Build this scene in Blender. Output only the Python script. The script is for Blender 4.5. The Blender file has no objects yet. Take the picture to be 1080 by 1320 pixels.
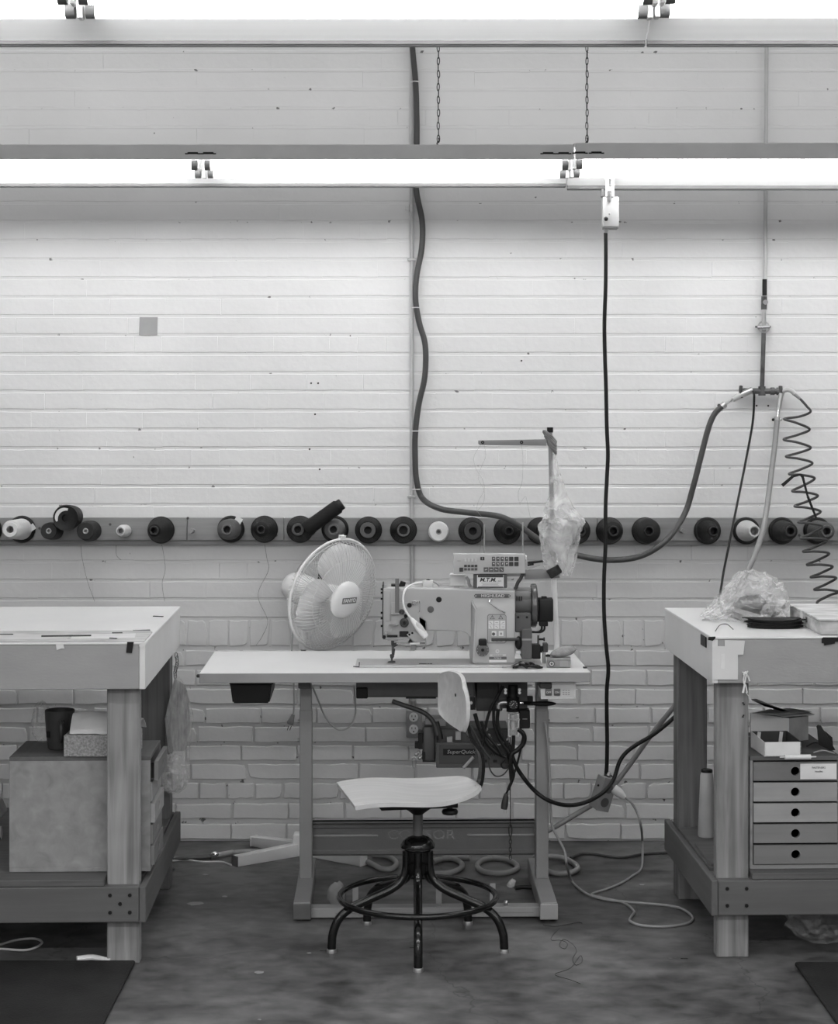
import bpy, bmesh, math, random
from mathutils import Vector, Matrix, noise as mnoise

# ------------------------------------------------------------------ camera, world, lights, exposure
F, CX, CY, H = 2350.0, 530.0, 540.0, 1.535          # focal length and principal point of the 1080x1320 frame, eye height
SC = bpy.context.scene
COL = SC.collection
cam_data = bpy.data.cameras.new('camera')
cam_data.sensor_width = 36.0
cam_data.lens = F * 36.0 / 1320.0
cam_data.shift_x = (540.0 - CX) / 1320.0
cam_data.shift_y = -(660.0 - CY) / 1320.0
cam_data.clip_end = 100
camera = bpy.data.objects.new('camera', cam_data)
camera.location = (0, 0, H)
camera.rotation_euler = (math.radians(90), 0, 0)
COL.objects.link(camera)
SC.camera = camera

world = bpy.data.worlds.new('world')
SC.world = world
world.use_nodes = True
bg = world.node_tree.nodes['Background']
bg.inputs[0].default_value = (1, 1, 1, 1)
bg.inputs[1].default_value = 0.05
SC.view_settings.view_transform = 'Standard'
SC.view_settings.look = 'None'
SC.view_settings.gamma = 1.0
SC.view_settings.use_curve_mapping = False
SC.view_settings.exposure = 0.90

TUBE_POWER = 7.5            # radiance of the fluorescent tubes


def area(name, loc, sx, sy, power):
    l = bpy.data.lights.new(name, 'AREA')
    l.shape = 'RECTANGLE'
    l.size, l.size_y, l.energy = sx, sy, power
    o = bpy.data.objects.new(name, l)
    o.location = loc
    COL.objects.link(o)


# the same kind of light rows carry on behind the camera, out of view; the uplights are added over the rows to brighten ceiling and upper wall
DOWN, UP = 62.0, 26.0
for y_ in (1.65, -0.55, -2.75):
    area('light_row_behind', (0, y_, 2.36), 8.0, 0.12, DOWN)
for y_ in (6.08, 3.85, 1.65, -0.55, -2.75):
    area('uplight_added', (0, y_, 2.47), 8.0, 0.08, UP if y_ < 5 else 8.0)
for o_ in [o for o in COL.objects if o.name.startswith('uplight')]:
    o_.rotation_euler = (math.radians(152) if o_.location.y > 5 else math.pi, 0, 0)


# ------------------------------------------------------------------ helpers
def P(px, py, s):
    return Vector(((px - CX) / s, F / s, H - (py - CY) / s))


def PY(px, py, y):
    return P(px, py, F / y)


def FLR(px, py, z=0.0):
    return P(px, py, (py - CY) / (H - z))


def lin(v):
    v /= 255.0
    return v / 12.92 if v <= 0.04045 else ((v + 0.055) / 1.055) ** 2.4


def new_mat(name):
    m = bpy.data.materials.new(name)
    m.use_nodes = True
    nt = m.node_tree
    return m, nt, nt.nodes['Principled BSDF']


def grey(name, v, rough=0.5, metal=0.0, var=0.08, scale=12.0, bump=0.0, bscale=60.0, spec=0.5, stretch=(1, 1, 1), coat=0.0):
    """a grey material with soft procedural mottling and fine relief; v is linear albedo"""
    m, nt, b = new_mat(name)
    N, L = nt.nodes, nt.links
    tc = N.new('ShaderNodeTexCoord')
    mp = N.new('ShaderNodeMapping')
    mp.inputs['Scale'].default_value = stretch
    L.new(tc.outputs['Object'], mp.inputs[0])
    nz = N.new('ShaderNodeTexNoise')
    nz.inputs['Scale'].default_value = scale
    nz.inputs['Detail'].default_value = 6
    L.new(mp.outputs[0], nz.inputs['Vector'])
    cr = N.new('ShaderNodeValToRGB')
    lo, hi = v * (1 - var), min(0.95, v * (1 + var))
    cr.color_ramp.elements[0].position, cr.color_ramp.elements[1].position = 0.3, 0.7
    cr.color_ramp.elements[0].color = (lo, lo, lo, 1)
    cr.color_ramp.elements[1].color = (hi, hi, hi, 1)
    L.new(nz.outputs['Fac'], cr.inputs[0])
    L.new(cr.outputs[0], b.inputs['Base Color'])
    b.inputs['Roughness'].default_value = rough
    b.inputs['Metallic'].default_value = metal
    b.inputs['Specular IOR Level'].default_value = spec
    b.inputs['Coat Weight'].default_value = coat
    if bump:
        n2 = N.new('ShaderNodeTexNoise')
        n2.inputs['Scale'].default_value = bscale
        n2.inputs['Detail'].default_value = 4
        L.new(mp.outputs[0], n2.inputs['Vector'])
        bp = N.new('ShaderNodeBump')
        bp.inputs['Strength'].default_value = bump
        bp.inputs['Distance'].default_value = 0.004
        L.new(n2.outputs['Fac'], bp.inputs['Height'])
        L.new(bp.outputs[0], b.inputs['Normal'])
    return m


def wood(name, v, axis='z', contrast=0.22, rough=0.6, scale=1.0, knots=True):
    m, nt, b = new_mat(name)
    N, L = nt.nodes, nt.links
    tc = N.new('ShaderNodeTexCoord')
    mp = N.new('ShaderNodeMapping')
    st = {'x': (1.2, 26, 26), 'y': (26, 1.2, 26), 'z': (26, 26, 1.2)}[axis]
    mp.inputs['Scale'].default_value = [c * scale for c in st]
    L.new(tc.outputs['Object'], mp.inputs[0])
    nz = N.new('ShaderNodeTexNoise')
    nz.inputs['Scale'].default_value = 1.6
    nz.inputs['Detail'].default_value = 8
    nz.inputs['Distortion'].default_value = 0.6
    L.new(mp.outputs[0], nz.inputs['Vector'])
    big = N.new('ShaderNodeTexNoise')
    big.inputs['Scale'].default_value = 5.0
    L.new(tc.outputs['Object'], big.inputs['Vector'])
    mx = N.new('ShaderNodeMath')
    mx.operation = 'MULTIPLY_ADD'
    mx.inputs[1].default_value = 0.45
    L.new(big.outputs['Fac'], mx.inputs[0])
    L.new(nz.outputs['Fac'], mx.inputs[2])
    cr = N.new('ShaderNodeValToRGB')
    e = cr.color_ramp.elements
    e[0].position, e[1].position = 0.45, 1.0
    lo, hi = v * (1 - contrast), v * (1 + contrast)
    e[0].color, e[1].color = (lo, lo, lo, 1), (hi, hi, hi, 1)
    L.new(mx.outputs[0], cr.inputs[0])
    L.new(cr.outputs[0], b.inputs['Base Color'])
    b.inputs['Roughness'].default_value = rough
    bp = N.new('ShaderNodeBump')
    bp.inputs['Strength'].default_value = 0.15
    bp.inputs['Distance'].default_value = 0.003
    L.new(nz.outputs['Fac'], bp.inputs['Height'])
    L.new(bp.outputs[0], b.inputs['Normal'])
    return m


def emit(name, strength):
    m, nt, b = new_mat(name)
    b.inputs['Base Color'].default_value = (0.9, 0.9, 0.9, 1)
    b.inputs['Emission Color'].default_value = (1, 1, 1, 1)
    b.inputs['Emission Strength'].default_value = strength
    return m


def film(name, v=0.85, lo=0.12, hi=0.75, scale=18.0, rough=0.12):
    """clear crumpled plastic film: see-through with milky, glossy creases"""
    m, nt, b = new_mat(name)
    N, L = nt.nodes, nt.links
    out = N['Material Output']
    b.inputs['Base Color'].default_value = (v, v, v, 1)
    b.inputs['Roughness'].default_value = rough
    b.inputs['Specular IOR Level'].default_value = 0.9
    tr = N.new('ShaderNodeBsdfTransparent')
    tr.inputs[0].default_value = (0.96, 0.96, 0.96, 1)
    tc = N.new('ShaderNodeTexCoord')
    nz = N.new('ShaderNodeTexNoise')
    nz.inputs['Scale'].default_value = scale
    nz.inputs['Detail'].default_value = 7
    nz.inputs['Distortion'].default_value = 1.2
    L.new(tc.outputs['Object'], nz.inputs['Vector'])
    mr = N.new('ShaderNodeMapRange')
    mr.inputs['From Min'].default_value, mr.inputs['From Max'].default_value = 0.35, 0.68
    mr.inputs['To Min'].default_value, mr.inputs['To Max'].default_value = lo, hi
    L.new(nz.outputs['Fac'], mr.inputs['Value'])
    bp = N.new('ShaderNodeBump')
    bp.inputs['Strength'].default_value = 0.6
    bp.inputs['Distance'].default_value = 0.01
    L.new(nz.outputs['Fac'], bp.inputs['Height'])
    L.new(bp.outputs[0], b.inputs['Normal'])
    mix = N.new('ShaderNodeMixShader')
    L.new(mr.outputs[0], mix.inputs[0])
    L.new(tr.outputs[0], mix.inputs[1])
    L.new(b.outputs[0], mix.inputs[2])
    L.new(mix.outputs[0], out.inputs[0])
    return m


def catmull(pts, sub, closed=False):
    pts = [Vector(p) for p in pts]
    n = len(pts)
    if sub <= 1 or n < 3:
        return pts
    out = []
    for i in range(n if closed else n - 1):
        if closed:
            a, b, c, d = pts[i - 1], pts[i], pts[(i + 1) % n], pts[(i + 2) % n]
        else:
            b, c = pts[i], pts[i + 1]
            a = pts[i - 1] if i else b * 2 - c
            d = pts[i + 2] if i + 2 < n else c * 2 - b
        for k in range(sub):
            t = k / sub
            out.append(0.5 * ((2 * b) + (c - a) * t + (2 * a - 5 * b + 4 * c - d) * t * t + (3 * b - a - 3 * c + d) * t ** 3))
    if not closed:
        out.append(pts[-1])
    return out


class MB:
    """collects shapes in one bmesh"""

    def __init__(self):
        self.bm = bmesh.new()

    def _xf(self, verts, M):
        for v in verts:
            v.co = M @ v.co

    def box(self, c, size, rot=None, bevel=0.0, seg=1):
        r = bmesh.ops.create_cube(self.bm, size=1.0)
        vs = r['verts']
        M = Matrix.Translation(c) @ (rot.to_4x4() if rot else Matrix.Identity(4)) @ Matrix.Diagonal((size[0], size[1], size[2], 1))
        self._xf(vs, M)
        if bevel:
            es = list({e for v in vs for e in v.link_edges})
            bmesh.ops.bevel(self.bm, geom=es, offset=bevel, segments=seg, affect='EDGES', profile=0.5)
        return self

    def span(self, lo, hi, bevel=0.0, seg=1):
        lo, hi = Vector(lo), Vector(hi)
        d = hi - lo
        return self.box((lo + hi) / 2, (abs(d.x), abs(d.y), abs(d.z)), bevel=bevel, seg=seg)

    def cyl(self, p0, p1, r0, r1=None, seg=20, caps=True):
        p0, p1 = Vector(p0), Vector(p1)
        r1 = r0 if r1 is None else r1
        d = p1 - p0
        r = bmesh.ops.create_cone(self.bm, cap_ends=caps, segments=seg, radius1=r0, radius2=r1, depth=d.length)
        M = Matrix.Translation((p0 + p1) / 2) @ d.to_track_quat('Z', 'Y').to_matrix().to_4x4()
        self._xf(r['verts'], M)
        return self

    def ball(self, c, r, scale=(1, 1, 1), rot=None, u=16, v=10):
        q = bmesh.ops.create_uvsphere(self.bm, u_segments=u, v_segments=v, radius=r)
        M = Matrix.Translation(c) @ (rot.to_4x4() if rot else Matrix.Identity(4)) @ Matrix.Diagonal((*scale, 1))
        self._xf(q['verts'], M)
        return self

    def tube(self, pts, r, seg=8, closed=False, sub=6, radii=None):
        pp = catmull(pts, sub, closed)
        n = len(pp)
        t0 = (pp[1] - pp[0]).normalized()
        up = Vector((0, 0, 1)) if abs(t0.z) < 0.9 else Vector((1, 0, 0))
        nrm = t0.cross(up).normalized()
        rings = []
        for i, p in enumerate(pp):
            if closed:
                t = (pp[(i + 1) % n] - pp[i - 1])
            else:
                t = pp[min(i + 1, n - 1)] - pp[max(i - 1, 0)]
            if t.length < 1e-9:
                t = t0
            t = t.normalized()
            nrm = nrm - t * nrm.dot(t)
            nrm = nrm.normalized() if nrm.length > 1e-6 else t.orthogonal().normalized()
            bn = t.cross(nrm)
            rr = r if radii is None else radii(i / (n - 1))
            rings.append([self.bm.verts.new(p + (nrm * math.cos(a) + bn * math.sin(a)) * rr) for a in [2 * math.pi * k / seg for k in range(seg)]])
        m = n if closed else n - 1
        for i in range(m):
            A, B = rings[i], rings[(i + 1) % n]
            for k in range(seg):
                self.bm.faces.new((A[k], A[(k + 1) % seg], B[(k + 1) % seg], B[k]))
        if not closed:
            self.bm.faces.new(list(reversed(rings[0])))
            self.bm.faces.new(rings[-1])
        return self

    def lathe(self, prof, M=None, seg=28, close=False):
        """prof: (radius, height) pairs, turned about local Z, placed with M"""
        M = M or Matrix.Identity(4)
        rings = []
        for r, h in prof:
            if r < 1e-6:
                rings.append([self.bm.verts.new(M @ Vector((0, 0, h)))])
            else:
                rings.append([self.bm.verts.new(M @ Vector((r * math.cos(a), r * math.sin(a), h))) for a in [2 * math.pi * k / seg for k in range(seg)]])
        for A, B in zip(rings, rings[1:]):
            for k in range(seg):
                j = (k + 1) % seg
                if len(A) == 1 and len(B) == 1:
                    continue
                if len(A) == 1:
                    self.bm.faces.new((A[0], B[j], B[k]))
                elif len(B) == 1:
                    self.bm.faces.new((A[k], A[j], B[0]))
                else:
                    self.bm.faces.new((A[k], A[j], B[j], B[k]))
        return self

    def prism(self, poly, y0, y1, bevel=0.0, seg=2, M=None):
        """poly: (x, z) outline pushed from y0 to y1"""
        M = M or Matrix.Identity(4)
        a = [self.bm.verts.new(M @ Vector((x, y0, z))) for x, z in poly]
        b = [self.bm.verts.new(M @ Vector((x, y1, z))) for x, z in poly]
        fs = [self.bm.faces.new(a), self.bm.faces.new(list(reversed(b)))]
        n = len(poly)
        for i in range(n):
            j = (i + 1) % n
            fs.append(self.bm.faces.new((a[j], a[i], b[i], b[j])))
        bmesh.ops.recalc_face_normals(self.bm, faces=fs)
        if bevel:
            es = list({e for f in fs[:2] for e in f.edges})
            bmesh.ops.bevel(self.bm, geom=es, offset=bevel, segments=seg, affect='EDGES', profile=0.5)
        return self

    def grid(self, fn, nu, nv, thick=0.0, closed_u=False):
        """surface fn(u, v) for u, v in 0..1"""
        V = [[self.bm.verts.new(fn(i / nu, j / nv)) for j in range(nv + 1)] for i in range(nu if closed_u else nu + 1)]
        fs = []
        for i in range(nu):
            for j in range(nv):
                A, B = V[i], V[(i + 1) % len(V)]
                fs.append(self.bm.faces.new((A[j], B[j], B[j + 1], A[j + 1])))
        if thick:
            bmesh.ops.recalc_face_normals(self.bm, faces=fs)
            bmesh.ops.solidify(self.bm, geom=fs, thickness=thick)
        return self

    def xf(self, M):
        bmesh.ops.transform(self.bm, matrix=M, verts=self.bm.verts)
        return self

    def build(self, name, mat, parent=None, origin=None, smooth=35, local=False, kind=None, fix=True):
        if fix:
            bmesh.ops.recalc_face_normals(self.bm, faces=self.bm.faces)
        off = Vector((0, 0, 0))
        if parent is not None and not local:
            q = parent
            while q.parent:
                q = q.parent
            off = q.location.copy()
        if origin is not None:
            off = Vector(origin)
        if off.length:
            bmesh.ops.translate(self.bm, vec=-off, verts=self.bm.verts)
        me = bpy.data.meshes.new(name)
        self.bm.to_mesh(me)
        self.bm.free()
        me.materials.append(mat)
        if smooth:
            me.shade_smooth()
            me.set_sharp_from_angle(angle=math.radians(smooth))
        o = bpy.data.objects.new(name, me)
        COL.objects.link(o)
        if parent is not None:
            o.parent = parent
        if origin is not None:
            o.location = origin
        if kind:
            o['kind'] = kind
        return o


def tag(o, label, cat, group=None):
    o['label'], o['category'] = label, cat
    if group:
        o['group'] = group
    return o


def thing(name, label, cat, loc, rotz=0.0, group=None):
    o = bpy.data.objects.new(name, None)
    o.empty_display_size = 0.05
    COL.objects.link(o)
    o.location = loc
    o.rotation_euler = (0, 0, rotz)
    return tag(o, label, cat, group)


def one(mb, name, mat, label, cat, origin, group=None, smooth=35):
    """a thing that is one mesh"""
    return tag(mb.build(name, mat, origin=origin, smooth=smooth), label, cat, group)


def copy_thing(o, loc, label=None):
    c = o.copy()
    COL.objects.link(c)
    c.location = loc
    if label:
        c['label'] = label
    for ch in list(o.children):
        d = ch.copy()
        COL.objects.link(d)
        d.parent = c
        for g in ch.children:
            e = g.copy()
            COL.objects.link(e)
            e.parent = d
    return c


def text(s, size, loc, mat, parent, name='lettering', rot=(math.pi / 2, 0, 0), sx=1.0, shear=0.0, local=False, extrude=0.0004, bold=0.0, M=None):
    cu = bpy.data.curves.new('lettering_curve', 'FONT')
    cu.body, cu.size, cu.align_x, cu.align_y = s, size, 'CENTER', 'CENTER'
    cu.extrude, cu.shear, cu.offset = extrude, shear, bold
    cu.resolution_u = 3
    tmp = bpy.data.objects.new('lettering_tmp', cu)
    COL.objects.link(tmp)
    dg = bpy.context.evaluated_depsgraph_get()
    me = bpy.data.meshes.new_from_object(tmp.evaluated_get(dg))
    bpy.data.objects.remove(tmp)
    bpy.data.curves.remove(cu)
    from mathutils import Euler
    X = M if M is not None else Matrix.Translation(loc) @ Euler(rot).to_matrix().to_4x4()
    X = X @ Matrix.Diagonal((sx, 1, 1, 1))
    if not local:
        q = parent
        while q.parent:
            q = q.parent
        X = Matrix.Translation(-q.location) @ X
    me.transform(X)
    me.materials.clear()
    me.materials.append(mat)
    o = bpy.data.objects.new(name, me)
    COL.objects.link(o)
    o.parent = parent
    return o


random.seed(7)
# ------------------------------------------------------------------ materials
M = {}
M['black'] = grey('black_plastic', 0.010, 0.45, var=0.15, spec=0.3)
M['black_gloss'] = grey('black_gloss_paint', 0.006, 0.14, var=0.1, spec=0.45)
M['rubber'] = grey('black_rubber', 0.012, 0.6, var=0.2, spec=0.2, bump=0.2)
M['mat_rubber'] = grey('rubber_mat', 0.022, 0.75, var=0.25, spec=0.25, scale=8, bump=0.3, bscale=150)
M['dark'] = grey('dark_grey_metal', 0.04, 0.5, var=0.2)
M['darkmid'] = grey('charcoal_enamel', 0.10, 0.45, var=0.15)
M['mid'] = grey('mid_grey_enamel', 0.30, 0.4, var=0.06)
M['machine'] = grey('machine_enamel', 0.42, 0.32, var=0.03)
M['steel'] = grey('worn_steel', 0.55, 0.32, metal=0.9, var=0.2)
M['chrome'] = grey('bright_steel', 0.8, 0.15, metal=1.0, var=0.05)
M['iron'] = grey('grimy_iron_pipe', 0.10, 0.5, metal=0.3, var=0.5, scale=20)
M['white'] = grey('white_plastic', 0.78, 0.35, var=0.03)
M['offwhite'] = grey('offwhite_plastic', 0.62, 0.4, var=0.03)
M['paper'] = grey('paper', 0.72, 0.85, var=0.06)
M['greypaper'] = grey('grey_board', 0.30, 0.85, var=0.2, scale=16)
M['hose_dark'] = grey('dark_hose', 0.060, 0.45, var=0.12, scale=8)
M['hose_mid'] = grey('grey_hose', 0.27, 0.45, var=0.1, scale=8)
M['cord_white'] = grey('pale_cord', 0.50, 0.5, var=0.1)
M['cord_grey'] = grey('grey_cord', 0.27, 0.5, var=0.1)
M['conduit'] = grey('painted_conduit', 0.50, 0.4, var=0.08)
M['leg_paint'] = grey('hammered_grey_paint', 0.24, 0.4, var=0.06, bump=0.1, bscale=200)
M['laminate'] = grey('white_laminate', 0.74, 0.3, var=0.03, scale=5)
M['laminate_edge'] = grey('laminate_edge', 0.31, 0.5, var=0.05)
M['foam'] = grey('speckled_foam', 0.27, 0.9, var=0.4, scale=170, bump=0.6, bscale=200)
M['film'] = film('clear_film', v=0.88, lo=0.07, hi=0.46)
M['film_dense'] = film('milky_film', v=0.9, lo=0.16, hi=0.62, scale=14)
M['film_thin'] = film('thin_film', v=0.7, lo=0.06, hi=0.3, scale=22)
M['tube_glow'] = emit('fluorescent_tube_glow', TUBE_POWER)
M['reflector'] = grey('white_reflector_enamel', 0.86, 0.3, var=0.02, stretch=(0.1, 8, 8))
M['fixture_grey'] = grey('fixture_grey_enamel', 0.8, 0.45, var=0.04)
M['fixture_dark'] = grey('fixture_rim_dark', 0.11, 0.45, var=0.1)
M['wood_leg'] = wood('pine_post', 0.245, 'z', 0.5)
M['wood_leg_shaded'] = wood('shaded_pine_post', 0.14, 'z', 0.5)  # same pine for the back legs, their shade put into the colour
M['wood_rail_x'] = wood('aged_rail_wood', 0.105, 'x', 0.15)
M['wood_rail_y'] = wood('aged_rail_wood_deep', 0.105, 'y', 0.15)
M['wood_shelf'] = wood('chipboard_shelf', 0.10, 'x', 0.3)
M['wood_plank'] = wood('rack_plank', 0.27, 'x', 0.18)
M['wood_box'] = wood('birch_ply_box', 0.255, 'x', 0.24, scale=0.6)
M['wood_seat'] = wood('maple_seat', 0.56, 'x', 0.12, rough=0.35)
M['apron'] = grey('painted_apron_board', 0.325, 0.55, var=0.08, scale=4, stretch=(1, 1, 3), bump=0.1)
M['apron_white'] = grey('white_side_board', 0.66, 0.5, var=0.05, scale=4)
M['lettering_dark'] = grey('dark_print', 0.04, 0.6, var=0.05)
M['lettering_light'] = grey('light_print', 0.75, 0.6, var=0.02)


def wall_paint(name='white_masonry_paint', c0=0.735, c1=0.775):
    m, nt, b = new_mat(name)
    N, L = nt.nodes, nt.links
    tc = N.new('ShaderNodeTexCoord')
    geo = N.new('ShaderNodeNewGeometry')
    n1 = N.new('ShaderNodeTexNoise')
    n1.inputs['Scale'].default_value = 2.3
    n1.inputs['Detail'].default_value = 8
    L.new(geo.outputs['Position'], n1.inputs['Vector'])
    cr = N.new('ShaderNodeValToRGB')
    e = cr.color_ramp.elements
    e[0].position, e[1].position = 0.3, 0.7
    e[0].color, e[1].color = (0.71, 0.71, 0.71, 1), (0.78, 0.78, 0.78, 1)
    L.new(n1.outputs['Fac'], cr.inputs[0])
    # small grimy chips where the paint has come off
    n2 = N.new('ShaderNodeTexNoise')
    n2.inputs['Scale'].default_value = 34
    n2.inputs['Detail'].default_value = 5
    L.new(geo.outputs['Position'], n2.inputs['Vector'])
    mr = N.new('ShaderNodeMapRange')
    mr.inputs['From Min'].default_value, mr.inputs['From Max'].default_value = c0, c1
    L.new(n2.outputs['Fac'], mr.inputs['Value'])
    mx = N.new('ShaderNodeMix')
    mx.data_type = 'RGBA'
    L.new(mr.outputs[0], mx.inputs['Factor'])
    L.new(cr.outputs[0], mx.inputs['A'])
    mx.inputs['B'].default_value = (0.16, 0.16, 0.16, 1)
    L.new(mx.outputs['Result'], b.inputs['Base Color'])
    b.inputs['Roughness'].default_value = 0.55
    n3 = N.new('ShaderNodeTexNoise')
    n3.inputs['Scale'].default_value = 45
    n3.inputs['Detail'].default_value = 6
    L.new(geo.outputs['Position'], n3.inputs['Vector'])
    bp = N.new('ShaderNodeBump')
    bp.inputs['Strength'].default_value = 0.22
    bp.inputs['Distance'].default_value = 0.004
    L.new(n3.outputs['Fac'], bp.inputs['Height'])
    L.new(bp.outputs[0], b.inputs['Normal'])
    return m


def floor_mat():
    m, nt, b = new_mat('worn_concrete')
    N, L = nt.nodes, nt.links
    geo = N.new('ShaderNodeNewGeometry')

    def nz(scale, det=8, dist=0.0, st=(1, 1, 1)):
        mp = N.new('ShaderNodeMapping')
        mp.inputs['Scale'].default_value = st
        L.new(geo.outputs['Position'], mp.inputs[0])
        n = N.new('ShaderNodeTexNoise')
        n.inputs['Scale'].default_value = scale
        n.inputs['Detail'].default_value = det
        n.inputs['Distortion'].default_value = dist
        L.new(mp.outputs[0], n.inputs['Vector'])
        return n
    big = nz(2.2, 9, 0.5)
    fine = nz(13, 10, 0.3, (1, 1.3, 1))
    add = N.new('ShaderNodeMath')
    add.operation = 'MULTIPLY_ADD'
    add.inputs[1].default_value = 0.6
    L.new(fine.outputs['Fac'], add.inputs[0])
    L.new(big.outputs['Fac'], add.inputs[2])
    cr = N.new('ShaderNodeValToRGB')
    e = cr.color_ramp.elements
    e[0].position, e[1].position = 0.6, 1.02
    e[0].color, e[1].color = (0.030, 0.030, 0.030, 1), (0.165, 0.165, 0.165, 1)
    L.new(add.outputs[0], cr.inputs[0])
    # pale flecks of old paint
    fl = nz(9, 4, 0.3, (1, 1.4, 1))
    mr = N.new('ShaderNodeMapRange')
    mr.inputs['From Min'].default_value, mr.inputs['From Max'].default_value = 0.75, 0.79
    L.new(fl.outputs['Fac'], mr.inputs['Value'])
    mx = N.new('ShaderNodeMix')
    mx.data_type = 'RGBA'
    L.new(mr.outputs[0], mx.inputs['Factor'])
    L.new(cr.outputs[0], mx.inputs['A'])
    mx.inputs['B'].default_value = (0.20, 0.20, 0.20, 1)
    # hairline cracks
    vo = N.new('ShaderNodeTexVoronoi')
    vo.feature = 'DISTANCE_TO_EDGE'
    vo.inputs['Scale'].default_value = 1.1
    wob = nz(5, 4)
    va = N.new('ShaderNodeVectorMath')
    va.operation = 'MULTIPLY_ADD'
    va.inputs[1].default_value = (0.25, 0.25, 0.25)
    L.new(wob.outputs['Color'], va.inputs[0])
    L.new(geo.outputs['Position'], va.inputs[2])
    L.new(va.outputs[0], vo.inputs['Vector'])
    m2 = N.new('ShaderNodeMapRange')
    m2.inputs['From Min'].default_value, m2.inputs['From Max'].default_value = 0.0, 0.004
    m2.inputs['To Min'].default_value, m2.inputs['To Max'].default_value = 0.55, 1.0
    L.new(vo.outputs['Distance'], m2.inputs['Value'])
    mu = N.new('ShaderNodeMix')
    mu.data_type = 'RGBA'
    mu.blend_type = 'MULTIPLY'
    mu.inputs['Factor'].default_value = 1.0
    L.new(mx.outputs['Result'], mu.inputs['A'])
    L.new(m2.outputs[0], mu.inputs['B'])
    L.new(mu.outputs['Result'], b.inputs['Base Color'])
    r = N.new('ShaderNodeMapRange')
    r.inputs['From Min'].default_value, r.inputs['From Max'].default_value = 0.35, 0.65
    r.inputs['To Min'].default_value, r.inputs['To Max'].default_value = 0.38, 0.62
    L.new(big.outputs['Fac'], r.inputs['Value'])
    L.new(r.outputs[0], b.inputs['Roughness'])
    b.inputs['Specular IOR Level'].default_value = 0.4
    bp = N.new('ShaderNodeBump')
    bp.inputs['Strength'].default_value = 0.12
    bp.inputs['Distance'].default_value = 0.006
    L.new(fine.outputs['Fac'], bp.inputs['Height'])
    L.new(bp.outputs[0], b.inputs['Normal'])
    return m


M['wall'] = wall_paint()
M['mortar'] = wall_paint('painted_mortar', 0.67, 0.70)
M['floor'] = floor_mat()
# ------------------------------------------------------------------ the room
WY = F / 355.0                                    # face of the brick wall
WS = 355.0


def struct(o):
    o['kind'] = 'structure'
    return o


struct(MB().grid(lambda u, v: Vector((-4.6 + 9.2 * u, -5.1 + (WY + 5.2) * v, 0)), 2, 2).build('floor', M['floor'], smooth=0))
struct(MB().span((-4.6, -5.1, 4.6), (4.6, WY + 0.1, 4.7)).build('ceiling', grey('ceiling_paint', 0.75, 0.8), smooth=0))


far_paint = grey('far_wall_paint', 0.42, 0.8)
struct(MB().span((-4.6, -5.1, 0), (-4.5, WY, 4.6)).build('wall_left', far_paint, smooth=0))
struct(MB().span((4.5, -5.1, 0), (4.6, WY, 4.6)).build('wall_right', far_paint, smooth=0))
struct(MB().span((-4.5, -5.1, 0), (4.5, -5.0, 4.6)).build('wall_front', far_paint, smooth=0))


def wz(py):
    return H - (py - CY) / WS


def jdepth(z):
    """the joints are nearly filled with paint high up and deep near the floor"""
    t = min(1.0, max(0.0, (1.05 - z) / 0.75))
    return 0.0022 + 0.0118 * t


def mortar(u, v):
    z = -0.01 + 4.61 * v
    return Vector((-4.5 + 9 * u, WY + jdepth(z) * 0.95, z))


wall = struct(MB().grid(mortar, 2, 80).build('wall_back', M['mortar'], smooth=60))
# wall thickness behind the face
MB().span((-4.5, WY + 0.03, 0), (4.5, WY + 0.13, 4.6)).build('wall_core', M['wall'], parent=wall, smooth=0)['kind'] = 'structure'


def brick_verts(w, h, rough, chip, rnd, side=0.6):
    """a painted brick face: wavy outline, rounded arrises; front at y=0, back at y=0.014"""
    ns = 4
    base = []
    for i in range(ns):
        base.append((-w / 2 + w * i / ns, h / 2))
    base += [(w / 2, h / 2), (w / 2, 0)]
    for i in range(ns):
        base.append((w / 2 - w * i / ns, -h / 2))
    base += [(-w / 2, -h / 2), (-w / 2, 0)]
    n = len(base)
    j = [(rnd.uniform(-1, 1) * rough * 0.6, rnd.uniform(-1, 1) * rough) for _ in base]
    if chip and rnd.random() < 0.6:
        k = rnd.choice([0, ns, ns + 2, 2 * ns + 2])
        j[k] = (j[k][0] - math.copysign(0.007, base[k][0]), j[k][1] - math.copysign(0.006, base[k][1]))
    vs, fs = [], []
    for inset, y in ((-0.0002, 0.020), (0.0008, 0.0016), (0.0030, 0.0)):
        for (x, z), (jx, jz) in zip(base, j):
            x2 = x + jx - math.copysign(inset * side, x)
            z2 = z + jz - (math.copysign(inset, z) if z else 0)
            vs.append((x2, y, z2))
    for r in range(2):
        for k in range(n):
            q = (k + 1) % n
            fs.append((r * n + k, r * n + q, (r + 1) * n + q, (r + 1) * n + k))
    fs.append(tuple(range(2 * n, 3 * n)))
    return vs, fs


rb = random.Random(3)
variants = {}


def variant_mesh(kind, low):
    key = (kind, low)
    if key not in variants:
        w, h = {'s': (0.2006, 0.0600), 'h': (0.0992, 0.0600), 'r': (0.0725, 0.0985)}[kind]
        L = []
        for k in range(7):
            vs, fs = brick_verts(w - (0.0030 if low else (-0.0058 if k % 3 else -0.0020)), h - (0.0052 if low else -0.0012), 0.0026 if low else 0.0009, low, rb, 0.6 if low else 0.25)
            me = bpy.data.meshes.new('brick')
            me.from_pydata(vs, [], [f[::-1] for f in fs])
            me.materials.append(M['wall'])
            me.shade_smooth()
            me.set_sharp_from_angle(angle=math.radians(14))
            L.append((me, vs, fs))
        variants[key] = L
    return rb.choice(variants[key])


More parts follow.
